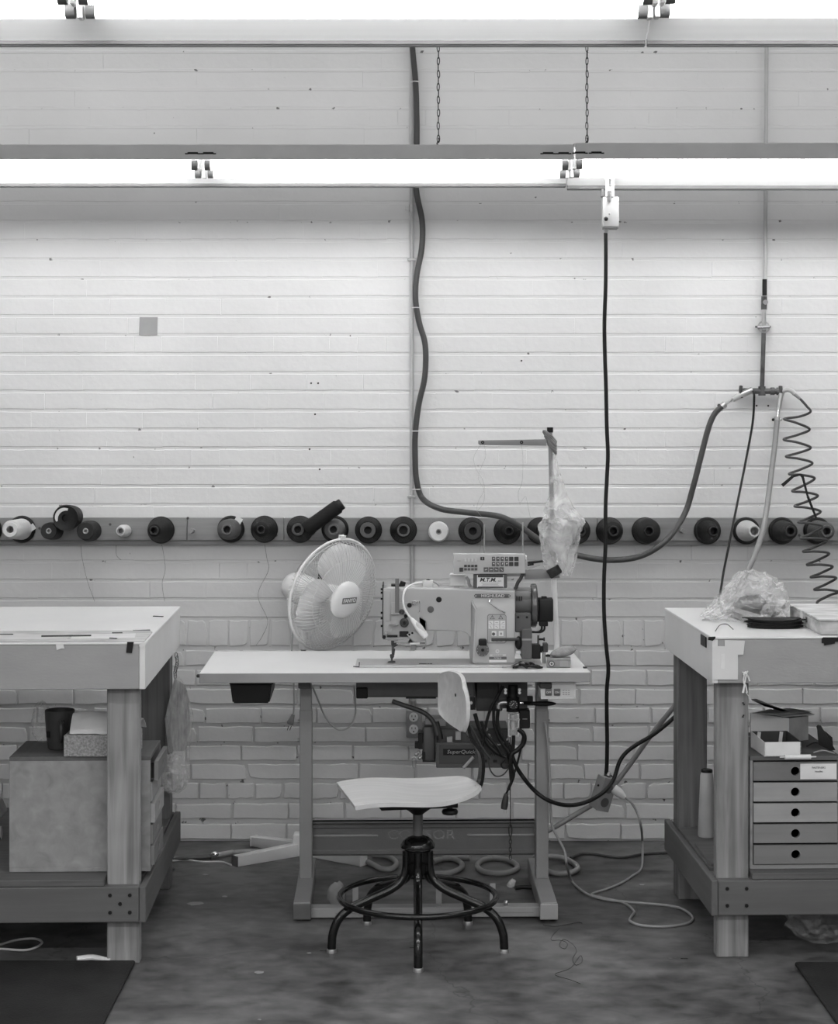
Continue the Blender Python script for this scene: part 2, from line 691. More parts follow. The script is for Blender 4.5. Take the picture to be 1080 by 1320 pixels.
courses = []                                        # (bottom px, top px, kind)
for k in range(0, 38):
    courses.append((797 - 24.35 * k, 797 - 24.35 * (k + 1)))
courses.append((835.3, 797))
low_edges = [835.3, 862, 886, 910.5, 935, 959, 983, 1007, 1033, 1058.5, 1086]
for a, b in zip(low_edges, low_edges[1:]):
    courses.append((b, a))
header_tops = [140, 286, 432, 578, 724, 1007]
bricks = []                                         # (kind, x, z, low)
for b_, t_ in courses:
    zc = (wz(b_) + wz(t_)) / 2
    hgt = wz(t_) - wz(b_)
    kind = 's'
    if hgt > 0.09:
        kind = 'r'
    elif any(abs(t_ - q) < 9 for q in header_tops):
        kind = 'h'
    pitch = {'s': 0.2035, 'h': 0.1018, 'r': 0.0752}[kind]
    x = -1.95 + rb.uniform(0, pitch)
    low = zc < 0.78
    while x < 1.95:
        bricks.append((kind, x, zc + rb.uniform(-0.0006, 0.0006), low))
        x += pitch * (rb.uniform(0.985, 1.015) if low else rb.uniform(0.985, 1.004))


def clear_view(x, z):
    """is this stretch of wall open to view, to choose which bricks are single objects"""
    px, py = CX + x * WS, CY - (z - H) * WS
    if not (10 < px < 1070):
        return 0
    if 255 < py < 655:
        return 2
    if 700 < py < 1080 and (235 < px < 375 or 725 < px < 850):
        return 3
    if 705 < py < 835 and (20 < px < 360 or 725 < px < 1070):
        return 1
    if 890 < py < 1050 and 395 < px < 690:
        return 1
    return 0


order = sorted(range(len(bricks)), key=lambda i: -(clear_view(bricks[i][1], bricks[i][2]) + {'s': 0.9, 'r': 0.3, 'h': 0.0}[bricks[i][0]]))
single = set(order[:298])
rest_v, rest_f = [], []
for i, (kind, x, z, low) in enumerate(bricks):
    me, vs, fs = variant_mesh(kind, low)
    y = WY + (rb.uniform(-0.0009, 0.0009) if low else rb.uniform(-0.00025, 0.00025))
    wob = 1.0 if low else 0.0
    if i in single:
        o = bpy.data.objects.new('brick', me)
        o.location = (x, y, z)
        o.rotation_euler = (rb.uniform(-0.012, 0.012) * wob, rb.uniform(-0.003, 0.003), rb.uniform(-0.006, 0.006) * wob)
        COL.objects.link(o)
        o.parent = wall
    else:
        n0 = len(rest_v)
        rest_v += [(a + x, b + y, c + z) for a, b, c in vs]
        rest_f += [tuple(n0 + q for q in f[::-1]) for f in fs]
me = bpy.data.meshes.new('brickwork')
me.from_pydata(rest_v, [], rest_f)
me.materials.append(M['wall'])
me.shade_smooth()
me.set_sharp_from_angle(angle=math.radians(14))
o = bpy.data.objects.new('brickwork', me)
COL.objects.link(o)
o.parent = wall
o['kind'] = 'stuff'

# grey square stuck on the wall, and a few old screw holes
c = P(191, 420.5, WS)
sq = MB().grid(lambda u, v: Vector((c.x + (u - 0.5) * 0.066 + 0.002 * v, WY - 0.0016 - 0.001 * u * v, c.z + (v - 0.5) * 0.066)), 3, 3, thick=0.0006)
one(sq, 'tape_square', grey('grey_tape', 0.36, 0.7), 'small grey square of tape stuck high on the white brick wall', 'tape', (c.x, WY, c.z))
for px, py in ((401, 494), (410, 494), (399, 579), (412, 605), (406, 534), (672, 465), (975, 523), (990, 523)):
    q = P(px, py, WS)
    h = MB().cyl((q.x, WY - 0.0012, q.z), (q.x, WY + 0.004, q.z), 0.0035, seg=8)
    h.build('screw_hole', M['black'], parent=wall)['kind'] = 'structure'

# ------------------------------------------------------------------ fluorescent light fixtures
LEN = 2.435


def light_fixture(x0, x1, front, rear, tubes, sock_x, label, group='fluorescent strip lights', slots=()):
    """front=(y, z_bottom, z_top), rear=(y, z_bottom, z_top); a white reflector pan with a grey front lip"""
    yf, zfb, zft = front
    yr, zrb, zrt = rear
    xm = (x0 + x1) / 2
    root = thing('strip_light', label, 'ceiling light', (xm, yf, zfb), group=group)
    # front lip
    MB().span((x0, yf - 0.012, zfb), (x1, yf, zft), bevel=0.002).build('front_lip', M['fixture_grey'], root)
    # reflector pan: from the lip's inside up to the channel and down to the rear rim
    prof = [(yf + 0.0005, zft - 0.016), (yf + 0.02, zft - 0.008), (yr - 0.105, zft - 0.010), (yr - 0.088, zrt + 0.038), (yr - 0.058, zrt + 0.0312), (yr - 0.028, zrt + 0.0190), (yr, zrt)]
    prof2 = [(y, z + 0.006) for y, z in reversed(prof)]
    mb = MB()
    pts = prof + prof2
    A = [mb.bm.verts.new((x0, y, z)) for y, z in pts]
    B = [mb.bm.verts.new((x1, y, z)) for y, z in pts]
    n = len(pts)
    for i in range(n):
        j = (i + 1) % n
        mb.bm.faces.new((A[i], A[j], B[j], B[i]))
    mb.bm.faces.new(A)
    mb.bm.faces.new(B)
    mb.build('reflector', M['reflector'], root, smooth=50)
    # ballast channel on top
    ym = (yf + yr) / 2
    MB().span((x0, ym - 0.055, zft - 0.002), (x1, ym + 0.055, zft + 0.014), bevel=0.003).build('ballast_channel', M['fixture_grey'], root)
    # dark ribbed rear rim
    rim = MB().span((x0, yr, zrb), (x1, yr + 0.014, zrt + 0.006), bevel=0.002)
    rim.span((x0, yr - 0.004, zrb + 0.004), (x1, yr + 0.002, zrb + 0.007))
    rim.build('rear_rim', M['fixture_dark'], root)
    # lamps and their holders
    segs = []
    for a, b in zip([x0] + sock_x, sock_x + [x1]):
        if b - a > 0.3:
            segs.append((a, b))
    for ty, tz in tubes:
        for a, b in segs:
            t = MB().cyl((a + 0.03, ty, tz), (b - 0.03, ty, tz), 0.0165, seg=18).build('fluorescent_tube', M['tube_glow'], root)
            MB().cyl((a + 0.012, ty, tz), (a + 0.032, ty, tz), 0.017, seg=18).build('end_cap', M['darkmid'], t)
            MB().cyl((b - 0.032, ty, tz), (b - 0.012, ty, tz), 0.017, seg=18).build('end_cap', M['darkmid'], t)
    for sx in sock_x + [x0 + 0.006, x1 - 0.006]:
        for ty, tz in tubes:
            MB().box((sx, ty, tz + 0.012), (0.011, 0.03, 0.06), bevel=0.002).build('lamp_holder', M['offwhite'], root)
    for sx in slots:
        sl = MB().box((sx, yf - 0.0125, zfb + 0.02), (0.034, 0.003, 0.0065), bevel=0.001)
        sl.box((sx - 0.02, yf - 0.0122, zfb + 0.018), (0.01, 0.002, 0.004))
        sl.box((sx + 0.02, yf - 0.0122, zfb + 0.018), (0.01, 0.002, 0.004))
        sl.build('knockout_slot', M['black'], root)
    return root


def at_y(y, py):
    return H - (py - CY) * y / F


YB = F / 398.0                                     # lip of the far row
YBR = F / 379.0
seam = (736.5 - CX) / 391.0
mid_l = (260 - CX) / 391.0
tb = [(F / 392.0, at_y(F / 392.0, 213)), (F / 386.0, at_y(F / 386.0, 223.5))]
light_fixture(mid_l - 1.22, seam - 0.002, (YB, at_y(YB, 206), at_y(YB, 187)), (YBR, at_y(YBR, 241.5), at_y(YBR, 236.5)), tb, [mid_l],
              'far row strip light, the left one over the fan, lit tubes in a reflector',
              slots=[(249 - CX) / 398, (269 - CX) / 398, (706 - CX) / 398, (726 - CX) / 398])
tb2 = [(y, z + 0.003) for y, z in tb]
light_fixture(seam + 0.002, seam + 2.44, (YB - 0.004, at_y(YB, 205.5), at_y(YB, 185)), (YBR, at_y(YBR, 245), at_y(YBR, 239)), tb2, [seam + 1.22],
              'far row strip light on the right, with a cord switch box clipped on it',
              slots=[(747 - CX) / 398, (768 - CX) / 398])
YC, YCR = 3.70, 4.0
zcf = at_y(YC, -16)
seam2 = (843 - CX) / 607.0
mid2 = (102.5 - CX) / 607.0
tc_ = [(3.80, at_y(3.80, -4)), (3.885, at_y(3.885, 14))]
light_fixture(mid2 - 1.22, seam2 - 0.002, (YC, zcf, zcf + 0.046), (YCR, at_y(YCR, 59.5), at_y(YCR, 52)), tc_, [mid2],
              'near row strip light along the top edge of the picture, left and centre')
light_fixture(seam2 + 0.002, seam2 + 2.44, (YC, zcf, zcf + 0.046), (YCR, at_y(YCR, 59.5), at_y(YCR, 52)), [(y, z + 0.002) for y, z in tc_], [seam2 + 1.22],
              'near row strip light in the top right corner of the picture')

# hanging chains
link_mb = MB()
link_mb.tube([(0.0045 * math.cos(a), 0, 0.0135 * math.sin(a)) for a in [2 * math.pi * k / 10 for k in range(10)]], 0.0016, seg=5, closed=True, sub=1)
link_me = None


def chain(px, y, z0, z1, label, hook=True):
    global link_me, link_mb
    x = (px - CX) * y / F
    root = thing('hanging_chain', label, 'chain', (x, y, z0), group='light chains')
    if link_me is None:
        o = link_mb.build('link', M['dark'], root, local=True)
        link_me = o.data
    else:
        o = bpy.data.objects.new('link', link_me)
        COL.objects.link(o)
        o.parent = root
    o.location = (0, 0, 0.03)
    z = 0.03 + 0.0215
    k = 1
    while z < z1 - z0:
        c_ = bpy.data.objects.new('link', link_me)
        COL.objects.link(c_)
        c_.parent = root
        c_.location = (0.0006 * math.sin(k * 2.1), 0, z)
        c_.rotation_euler = (0, 0.05 * math.sin(k * 1.7), math.radians(25 + 70 * (k % 2)))
        z += 0.0215
        k += 1
    if hook:
        MB().tube([(0, 0, -0.004), (0.006, 0, 0.004), (-0.005, 0, 0.014), (0.002, 0, 0.024), (0.0, 0, 0.034)], 0.0022, seg=6, sub=5).build('hook', M['dark'], root, local=True)
    return root


ych = (YB + YBR) / 2
chain(565, ych, at_y(YB, 187) + 0.013, 4.6, 'left chain of the two holding up the far strip lights')
chain(756.5, ych, at_y(YB, 187) + 0.013, 4.6, 'right chain of the two, beside the fixture seam, holding up the far lights')

# ------------------------------------------------------------------ conduit with wall socket
cx_ = (530.5 - CX) / WS
cr = thing('conduit', 'thin painted conduit running down the wall to a double socket', 'pipe', (cx_, WY, wz(948)))
MB().tube([(cx_, WY - 0.010, 4.6), (cx_, WY - 0.010, wz(600)), (cx_ + 0.006, WY - 0.010, wz(912))], 0.0075, seg=12, sub=1).build('pipe', M['conduit'], cr)
cp = MB().cyl((cx_, WY - 0.010, wz(273)), (cx_, WY - 0.010, wz(264)), 0.0105, seg=12)
cp.box((cx_ - 0.014, WY - 0.004, wz(268.5)), (0.02, 0.006, 0.012))
cp.build('coupling', M['steel'], cr)
for py in (335, 640):
    MB().box((cx_, WY - 0.010, wz(py)), (0.03, 0.019, 0.01), bevel=0.002).build('pipe_strap', M['conduit'], cr)
a, b = P(523.5, 913, WS), P(543.5, 948, WS)
bx = MB().span((a.x, WY - 0.05, b.z), (b.x, WY + 0.012, a.z), bevel=0.004, seg=2).build('socket_box', M['mid'], cr)
MB().cyl((cx_ + 0.006, WY - 0.012, wz(913)), (cx_ + 0.006, WY - 0.012, wz(902)), 0.011, seg=12).build('connector', M['steel'], cr)
for py in (921.5, 937):
    q = P(533, py, WS)
    fc = MB()
    fc.cyl((q.x, WY - 0.053, q.z), (q.x, WY - 0.049, q.z), 0.0165, seg=24)
    f_ = fc.build('receptacle', M['white'], cr)
    sl = MB()
    sl.box((q.x - 0.006, WY - 0.0533, q.z + 0.004), (0.0022, 0.001, 0.0075))
    sl.box((q.x + 0.006, WY - 0.0533, q.z + 0.004), (0.0022, 0.001, 0.0065))
    sl.cyl((q.x, WY - 0.0538, q.z - 0.008), (q.x, WY - 0.0528, q.z - 0.008), 0.0028, seg=8)
    sl.build('slot', M['black'], f_)

# ------------------------------------------------------------------ thread rack with cones
BS = 357.5                                          # front of the plank
BY = F / BS
ztop, zbot = at_y(BY, 667.5), at_y(BY, 697)
rack = thing('thread_rack', 'long wooden plank rack with pegs screwed across the brick wall', 'rack', (0, BY, zbot))
cuts = [-1.75, (241 - CX) / BS, (366 - CX) / BS, (770 - CX) / BS, 1.85]
for a, b in zip(cuts, cuts[1:]):
    MB().span((a + 0.0008, BY, zbot + rb.uniform(-.001, .001)), (b - 0.0008, BY + 0.024, ztop + rb.uniform(-.001, .001)), bevel=0.0015).build('plank', M['wood_plank'], rack)
MB().span((-1.75, BY + 0.008, zbot - 0.016), (1.85, BY + 0.024, zbot - 0.001), bevel=0.001).build('batten', M['wood_plank'], rack)
for px in (100, 225, 320, 470, 700, 900, 1040):
    q = P(px, 682, BS)
    MB().span((q.x - 0.02, BY + 0.0235, zbot + 0.01), (q.x + 0.02, WY + 0.002, ztop - 0.01)).build('spacer_block', M['wood_plank'], rack)
for px, py in ((8, 690), (51, 681), (142, 676), (242, 668), (356, 690), (470, 671), (595, 681), (720, 690), (900, 672), (1030, 690)):
    q = P(px, py, BS)
    MB().cyl((q.x, BY - 0.001, q.z), (q.x, BY + 0.004, q.z), 0.005, seg=8).build('knot', grey('knot_wood', 0.09, 0.8) if 'knot_wood' not in bpy.data.materials else bpy.data.materials['knot_wood'], rack)
PEG_TILT = math.radians(3)
peg_me = None
peg_at = [(-14, 683), (29, 682), (71, 684), (118, 684), (162, 684), (208, 683), (248, 684), (298, 682), (341, 682), (387, 682), (432, 682), (475, 683), (520, 683),
          (565, 685), (608, 684), (653.5, 684), (696, 684), (743, 684), (785, 684), (831, 684), (878, 684), (911, 684), (961, 684), (1007, 684), (1052, 684), (1083, 684)]
for px, py in peg_at:
    q = P(px, py, BS)
    d = Vector((0, -math.cos(PEG_TILT), math.sin(PEG_TILT)))
    long_ = 0.038 if px not in (248, 878, 1083) else 0.06
    MB().cyl(q, q + d * long_, 0.0072 if long_ < 0.05 else 0.0085, seg=12).build('peg', M['wood_plank'], rack)

cone_mats = {}


def thread_mat(v):
    if v not in cone_mats:
        m = grey('wound_thread', v * (0.6 if v < 0.06 else 1.0), 0.6, spec=0.25, var=0.10, scale=2.0, bump=0.55, bscale=9, stretch=(1, 1, 60))
        cone_mats[v] = m
    return cone_mats[v]


core_mats = {}


def core_mat(v):
    if v not in core_mats:
        core_mats[v] = grey('cone_plastic', v * (0.65 if v < 0.06 else 1.0), 0.4, var=0.05, spec=0.35)
    return core_mats[v]


def cone(px, py, label, body=0.015, core=0.02, base=0.02, r0=0.049, r1=0.024, length=0.155, nose=0.019, hole=0.0125, fl=True, tilt=PEG_TILT, card=None, y=None, group='thread cones on the wall rack', sway=0.0, scl=None):
    q = P(px, py, BS)
    root = thing('thread_cone', label, 'thread cone', (q.x, BY - 0.0065, q.z), group=group)
    root.rotation_euler = (math.radians(90) - tilt, 0, sway)
    i_ = 0.010
    MB().lathe([(0.010, 0.0), (r0, 0.0), (r0, 0.005), (r0 - 0.006, i_ + 0.002), (0.012, i_ + 0.002)]).build('base_flange', core_mat(base), root, local=True, smooth=40)
    rb0 = r0 - 0.003 if fl else r0 * 0.78
    MB().lathe([(0.012, i_), (rb0, i_ + 0.001), (rb0 * 0.985, i_ + 0.012), (r1 * 1.06, length - 0.024), (r1 * 0.93, length - 0.016), (nose * 0.9, length - 0.012)]).build('thread_winding', thread_mat(body), root, local=True, smooth=50)
    MB().lathe([(0.0, length - 0.07), (hole, length - 0.07), (hole, length - 0.001), (hole + 0.001, length), (nose - 0.001, length), (nose, length - 0.002), (nose * 1.03, length - 0.03)]).build('cone_core', core_mat(core), root, local=True, smooth=40)
    if card:
        MB().box((card[0], card[1], i_ + 0.009), (0.026, 0.022, 0.001), rot=Matrix.Rotation(card[2], 3, 'Z')).build('label_tag', M['paper'], root, local=True)
    return root


cone(-14, 683, 'black thread cone cut off by the left edge of the picture')
cone(29, 682, 'white cone on a black flange, leftmost whole cone on the rack', body=0.62, core=0.62, base=0.012, r1=0.031, fl=False, nose=0.026, hole=0.0125, length=0.2, card=(0.038, 0.005, 0.6))
cone(208, 683, 'black thread cone alone between the white spool and an empty peg', body=0.012, core=0.03, r1=0.022, nose=0.0155, hole=0.010, length=0.19)
cone(298, 682, 'grey thread cone on a black flange with a paper tag, right of the empty peg', body=0.10, core=0.12, base=0.012, r1=0.034, nose=0.019, hole=0.0125, fl=False, length=0.15, card=(0.028, 0.032, -0.5))
cone(341, 682, 'black thread cone between the tagged grey cone and the leaning black spool', body=0.014, core=0.03, r1=0.026, nose=0.0145, hole=0.010, length=0.16)
cone(387, 682, 'black thread cone with grey nose lying under the leaning black spool', body=0.012, core=0.07, r1=0.026, nose=0.0215, hole=0.0125, length=0.14)
cone(432, 682, 'grey thread cone directly above the fan grille', body=0.13, core=0.13, base=0.012, r1=0.032, nose=0.02, hole=0.0125, fl=False, length=0.15)
cone(475, 683, 'black thread cone with a wide grey ring, first right of the fan', body=0.014, core=0.085, r1=0.032, nose=0.0275, hole=0.0135, length=0.12)
cone(520, 683, 'black thread cone with a thin grey ring, just left of the conduit', body=0.014, core=0.09, r1=0.027, nose=0.0225, hole=0.0155, length=0.12)
cone(608, 684, 'black thread cone with a broad dark grey nose, right of the white spool', body=0.014, core=0.055, r1=0.034, nose=0.030, hole=0.0135, length=0.12)
cone(653.5, 684, 'black thread cone crossed by the thick hose', body=0.014, core=0.03, r1=0.03, nose=0.015, hole=0.011, length=0.13)
cone(696, 684, 'black thread cone half hidden behind the left side of the hanging bag', body=0.014, core=0.03)
cone(743, 684, 'black thread cone half hidden behind the right side of the hanging bag', body=0.016, core=0.03)
cone(785, 684, 'black thread cone right behind the dangling black power cord', body=0.02, core=0.024, r1=0.032, nose=0.0185, hole=0.0125, length=0.14)
cone(831, 684, 'blunt dark grey thread cone right of the dangling power cord', body=0.035, core=0.03, base=0.03, r1=0.041, nose=0.017, hole=0.0125, length=0.115)
cone(911, 684, 'black thread cone with a flared base, between the thick hose and the thin black tube', body=0.012, core=0.03, r0=0.049, r1=0.02, nose=0.0165, hole=0.0125, fl=False, length=0.15)
cone(961, 684, 'white thread cone on a black flange behind the straight grey hose', body=0.58, core=0.58, base=0.012, r1=0.022, nose=0.0205, hole=0.0145, fl=False, length=0.165)
cone(1007, 684, 'charcoal thread cone on a black flange left of the coiled hose', body=0.05, core=0.05, base=0.012, r1=0.028, nose=0.019, hole=0.0125, fl=False, length=0.155)
cone(1052, 684, 'grey thread cone on a black flange behind the coiled hose', body=0.10, core=0.10, base=0.012, r1=0.030, nose=0.021, hole=0.0135, fl=False, length=0.165)


def spool(px, py, label, r0, r1, length, body, ring, hole=0.006, scale_y=None, end=None):
    q = P(px, py, BS)
    root = thing('thread_spool', label, 'thread spool', (q.x, BY - 0.0065, q.z))
    root.rotation_euler = (math.radians(90) - PEG_TILT, 0, 0)
    MB().lathe([(0.009, 0.0), (r0, 0.0), (r0, length * 0.55), (r1, length - 0.002), (r1 - 0.002, length), (hole + 0.004, length)]).build('thread_winding', thread_mat(body), root, local=True, smooth=40)
    MB().lathe([(0.0, length - 0.02), (hole, length - 0.02), (hole, length + 0.001), (hole + 0.0025, length + 0.002), (hole + 0.004, length + 0.001), (hole + 0.004, length - 0.01)]).build('core_tube', core_mat(ring), root, local=True, smooth=40)
    if end:
        MB().lathe([(0.016, 0.0), (end, 0.0), (end, 0.006), (0.016, 0.008)]).build('base_flange', core_mat(body), root, local=True)
    return root


spool(71, 684, 'small dark spool under the left side of the big upturned black cone', 0.032, 0.029, 0.11, 0.05, 0.42)
spool(118, 684, 'small dark spool under the right side of the big upturned black cone', 0.037, 0.031, 0.115, 0.04, 0.42)
spool(162, 684, 'small white spool between the dark spools and the lone black cone', 0.022, 0.017, 0.11, 0.6, 0.25, hole=0.008)
spool(565, 685, 'fat white spool with grey centre, right of the conduit', 0.037, 0.033, 0.06, 0.72, 0.3, hole=0.006)

# big cone turned round, lying on the two dark spools, its base towards the room
q = P(94, 665, BS)
up = thing('thread_cone', 'big black cone with a curved white sticker lying base out on two spools', 'thread cone', (q.x, BY - 0.14, q.z))
up.rotation_euler = (math.radians(90), 0, math.radians(-2))
MB().lathe([(0.0, -0.02), (0.013, -0.02), (0.014, 0.0), (0.040, 0.0), (0.044, 0.002), (0.046, -0.004), (0.046, -0.014)]).build('base_flange', core_mat(0.010), up, local=True, smooth=40)
MB().lathe([(0.046, -0.008), (0.047, -0.012), (0.043, -0.06), (0.039, -0.11), (0.02, -0.118), (0.0, -0.118)]).build('thread_winding', thread_mat(0.045), up, local=True, smooth=40)
st = MB()
n = 14
inn, outr = [], []
for k in range(n + 1):
    a = math.radians(72 + 130 * k / n)
    w = 0.0065 * math.sin(math.pi * min(1, max(0.12, (k + .8) / (n + 1.6)))) ** 0.4
    inn.append((math.cos(a) * (0.031 - w) - 0.001, math.sin(a) * (0.031 - w)))
    outr.append((math.cos(a) * (0.031 + w) - 0.001, math.sin(a) * (0.031 + w)))
for k in range(n):
    st.bm.faces.new([st.bm.verts.new((x, y, 0.0026)) for x, y in (inn[k], inn[k + 1], outr[k + 1], outr[k])])
bmesh.ops.remove_doubles(st.bm, verts=st.bm.verts, dist=1e-5)
st.build('sticker', M['paper'], up, local=True, smooth=0)

# black spool lying across two cones
yb = F / 366.0
a, b = P(394, 683, 366.0), P(441, 649, 366.0)
d = (b - a).normalized()
ls = thing('thread_spool', 'long black spool leaning across two cones above the fan', 'thread spool', tuple((a + b) / 2))
ln = (b - a).length
X = Matrix.Translation(a) @ d.to_track_quat('Z', 'Y').to_matrix().to_4x4()
MB().lathe([(0.0, 0.0), (0.028, 0.0), (0.030, 0.012), (0.026, 0.03), (0.0255, ln - 0.02), (0.021, ln - 0.014)], M=X).build('thread_winding', thread_mat(0.010), ls, smooth=40)
MB().lathe([(0.0205, ln - 0.022), (0.0205, ln - 0.003), (0.018, ln), (0.009, ln), (0.009, ln - 0.03), (0, ln - 0.03)], M=X).build('core_tube', core_mat(0.012), ls, smooth=40)

# loose thread ends below the rack
k = 0
for pts in ([(208, 700), (211, 715), (213, 735), (209, 752), (212, 775)], [(341, 701), (344, 720), (346, 735), (334, 760), (334, 775), (345, 800), (338, 820), (330, 832)],
            [(104, 700), (106, 720), (113, 750), (122, 775)], [(150, 700), (150, 715), (156, 722)]):
    mb = MB().tube([PY(x, y, WY - 0.006) for x, y in pts], 0.0005, seg=4, sub=5)
    where = ['below the lone black cone', 'between the fan and the left workbench', 'below the right dark spool', 'below the small white spool'][k]
    o0 = PY(*pts[0], WY - 0.006)
    one(mb, 'loose_thread', M['dark'], 'thin loose thread end hanging on the wall ' + where, 'thread', tuple(o0), group='loose thread ends')
    k += 1
# ------------------------------------------------------------------ workbenches (local frame: origin on the floor under a front corner, x along the front, y deep)
BROT = math.radians(1.6)


def lmat(root_loc, rotz):
    return Matrix.Translation(root_loc) @ Matrix.Rotation(rotz, 4, 'Z')


def bench(loc, sgn, depth, zt, label, zrail, top_mat, side_mat, pad_l=False):
    """sgn=+1: the bench runs to +x from its front corner, -1: to -x"""
    L = 1.83
    root = thing('workbench', label, 'workbench', loc, BROT)

    def sp(x0, x1, y0, y1, z0, z1, **k):
        return MB().span((min(sgn * x0, sgn * x1), y0, z0), (max(sgn * x0, sgn * x1), y1, z1), **k)
    kw = dict(local=True)
    az = zt - 0.131                                  # lower edge of the apron
    sp(0.0, L, 0.0, depth, zt - 0.006, zt, bevel=0.0015).build('tabletop', top_mat, root, **kw)
    sp(0.019, L - 0.019, 0.002, 0.021, az, zt - 0.0065, bevel=0.0015).build('front_apron', M['apron'], root, **kw)
    sp(0.002, 0.0185, 0.002, depth - 0.002, az, zt - 0.0065, bevel=0.001).build('side_apron', side_mat, root, **kw)
    sp(L - 0.0185, L - 0.002, 0.002, depth - 0.002, az, zt - 0.0065, bevel=0.001).build('side_apron', side_mat, root, **kw)
    sp(0.019, L - 0.019, depth - 0.021, depth - 0.002, az, zt - 0.0065, bevel=0.001).build('back_apron', M['apron'], root, **kw)
    w = 0.092
    for x0 in (0.022, L - 0.022 - w):
        for y0, dp_, mat_ in ((0.0395, 0.045, M['wood_leg']), (depth - 0.045 - w, w, M['wood_leg_shaded'])):
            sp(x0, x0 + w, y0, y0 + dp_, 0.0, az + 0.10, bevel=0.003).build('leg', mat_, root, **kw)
    rz = zrail
    rb_ = rz - 0.098
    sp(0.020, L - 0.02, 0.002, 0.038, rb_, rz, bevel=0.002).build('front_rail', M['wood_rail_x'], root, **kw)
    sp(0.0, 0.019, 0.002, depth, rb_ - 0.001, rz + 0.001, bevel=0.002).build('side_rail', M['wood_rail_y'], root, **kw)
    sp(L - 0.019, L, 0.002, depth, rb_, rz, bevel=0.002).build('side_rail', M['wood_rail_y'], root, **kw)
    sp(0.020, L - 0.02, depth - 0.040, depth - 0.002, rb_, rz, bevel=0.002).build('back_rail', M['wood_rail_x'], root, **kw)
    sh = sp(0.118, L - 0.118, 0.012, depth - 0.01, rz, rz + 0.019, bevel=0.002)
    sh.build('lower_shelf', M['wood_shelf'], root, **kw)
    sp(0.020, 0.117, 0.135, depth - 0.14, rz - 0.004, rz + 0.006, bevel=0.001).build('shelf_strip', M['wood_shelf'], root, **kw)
    bolts = [(0.045, 0.076), (0.100, 0.076), (0.045, 0.028), (0.100, 0.028)] + ([(0.072, 0.052)] if sgn < 0 else [])
    for bx, bz in bolts:
        MB().cyl((sgn * bx, -0.0005, rb_ + bz), (sgn * bx, 0.003, rb_ + bz), 0.0052, seg=12).build('bolt_hole', M['black'], root, **kw)
    return root


ZB = 0.912
SL_, SR_ = 461.0, 456.0
locL = Vector(((188.0 - CX) / SL_, F / SL_, 0))
locR = Vector(((917.0 - CX) / SR_, F / SR_, 0))
benchL = bench(locL, -1, 0.985, 0.910, 'long workbench with a white top on the left, black tape at its corner', 0.225, M['laminate'], M['apron_white'])
benchR = bench(locR, 1, 0.80, 0.918, 'workbench on the right with white tape patches on its front corner', 0.228, M['laminate'], M['apron_white'])
XL, XR = lmat(locL, BROT), lmat(locR, BROT)
ZSL, ZSR = 0.225 + 0.0198, 0.228 + 0.0198               # tops of the lower shelves


def on_bench(X, px, py, z):
    """the point at height z under a pixel"""
    s = (py - CY) / (H - z)
    return P(px, py, s)


# tape on the left bench
def tape(poly_px, s, label, mat_, origin_px, drop=0.0008, name='tape'):
    pts = [P(x, y, s) for x, y in poly_px]
    mb = MB().prism([(p.x, p.z) for p in pts], pts[0].y - drop, pts[0].y + 0.0006)
    o = P(*origin_px, s)
    return one(mb, name, mat_, label, 'tape', tuple(o), smooth=0)


def front_s(px, loc, s0, off=0.001):
    """scale at the front face of a bench for pixel column px (the bench is turned a little)"""
    x = (px - CX) / s0 - loc.x
    return F / (loc.y + x * math.tan(BROT) + off)


sL = front_s(167, locL, SL_, -0.001)
tape([(162.5, 841.5), (170, 842), (172.5, 827.5), (164, 827.5)], sL, 'black tape strip hanging over the front edge of the left bench', M['black'], (167, 834))
sL = front_s(78, locL, SL_, -0.001)
tape([(73, 838), (79, 836), (83, 836), (81, 829), (72, 830)], sL, 'torn white tape scrap on the front of the left bench', M['paper'], (78, 833))
sL = front_s(182, locL, SL_, -0.001)
tape([(179, 833), (182, 835), (187.5, 831), (187.5, 828), (180, 829)], sL, 'white tape scrap right at the corner of the left bench', M['paper'], (184, 831))
# tape on the right bench
sR = front_s(930, locR, SR_, -0.001)
tape([(918, 876), (951, 876), (951, 844), (958, 844), (960, 826), (934, 825), (934, 833), (918, 833)], sR, 'broad white tape patch on the front corner of the right bench', M['apron_white'], (935, 850))
sR = front_s(931, locR, SR_, -0.0022)
tape([(929, 862), (934, 862), (934, 843), (929, 843)], sR, 'small bright tape tab stuck on the broad white patch', M['paper'], (931, 852))
sR = front_s(1065, locR, SR_, -0.001)
tape([(1059, 823), (1059, 829), (1062, 829), (1062, 832), (1076, 829.5), (1076, 827.5), (1090, 826), (1090, 821.5), (1061, 821.5)], sR, 'ragged black tape over the front edge of the right bench', M['black'], (1065, 826))
sR = front_s(924, locR, SR_, -0.001)
tape([(912.5, 825), (918.5, 826), (922, 823), (922, 820.5), (913, 821)], sR, 'little black tape remnant right of the tape at the right bench corner', M['black'], (917, 823))
# the black bit on the side apron
q = XR @ Vector((0.0, 0.13, 0.892))
mb = MB().xf(Matrix.Identity(4))
mb.span((-0.0015, -0.05, -0.014), (0.0012, 0.03, 0.016), bevel=0.0004)
o = one(mb.xf(Matrix.Translation(q) @ Matrix.Rotation(BROT, 4, 'Z')), 'tape', M['black'], 'black tape remnant on the side board of the right bench', 'tape', tuple(q), smooth=0)


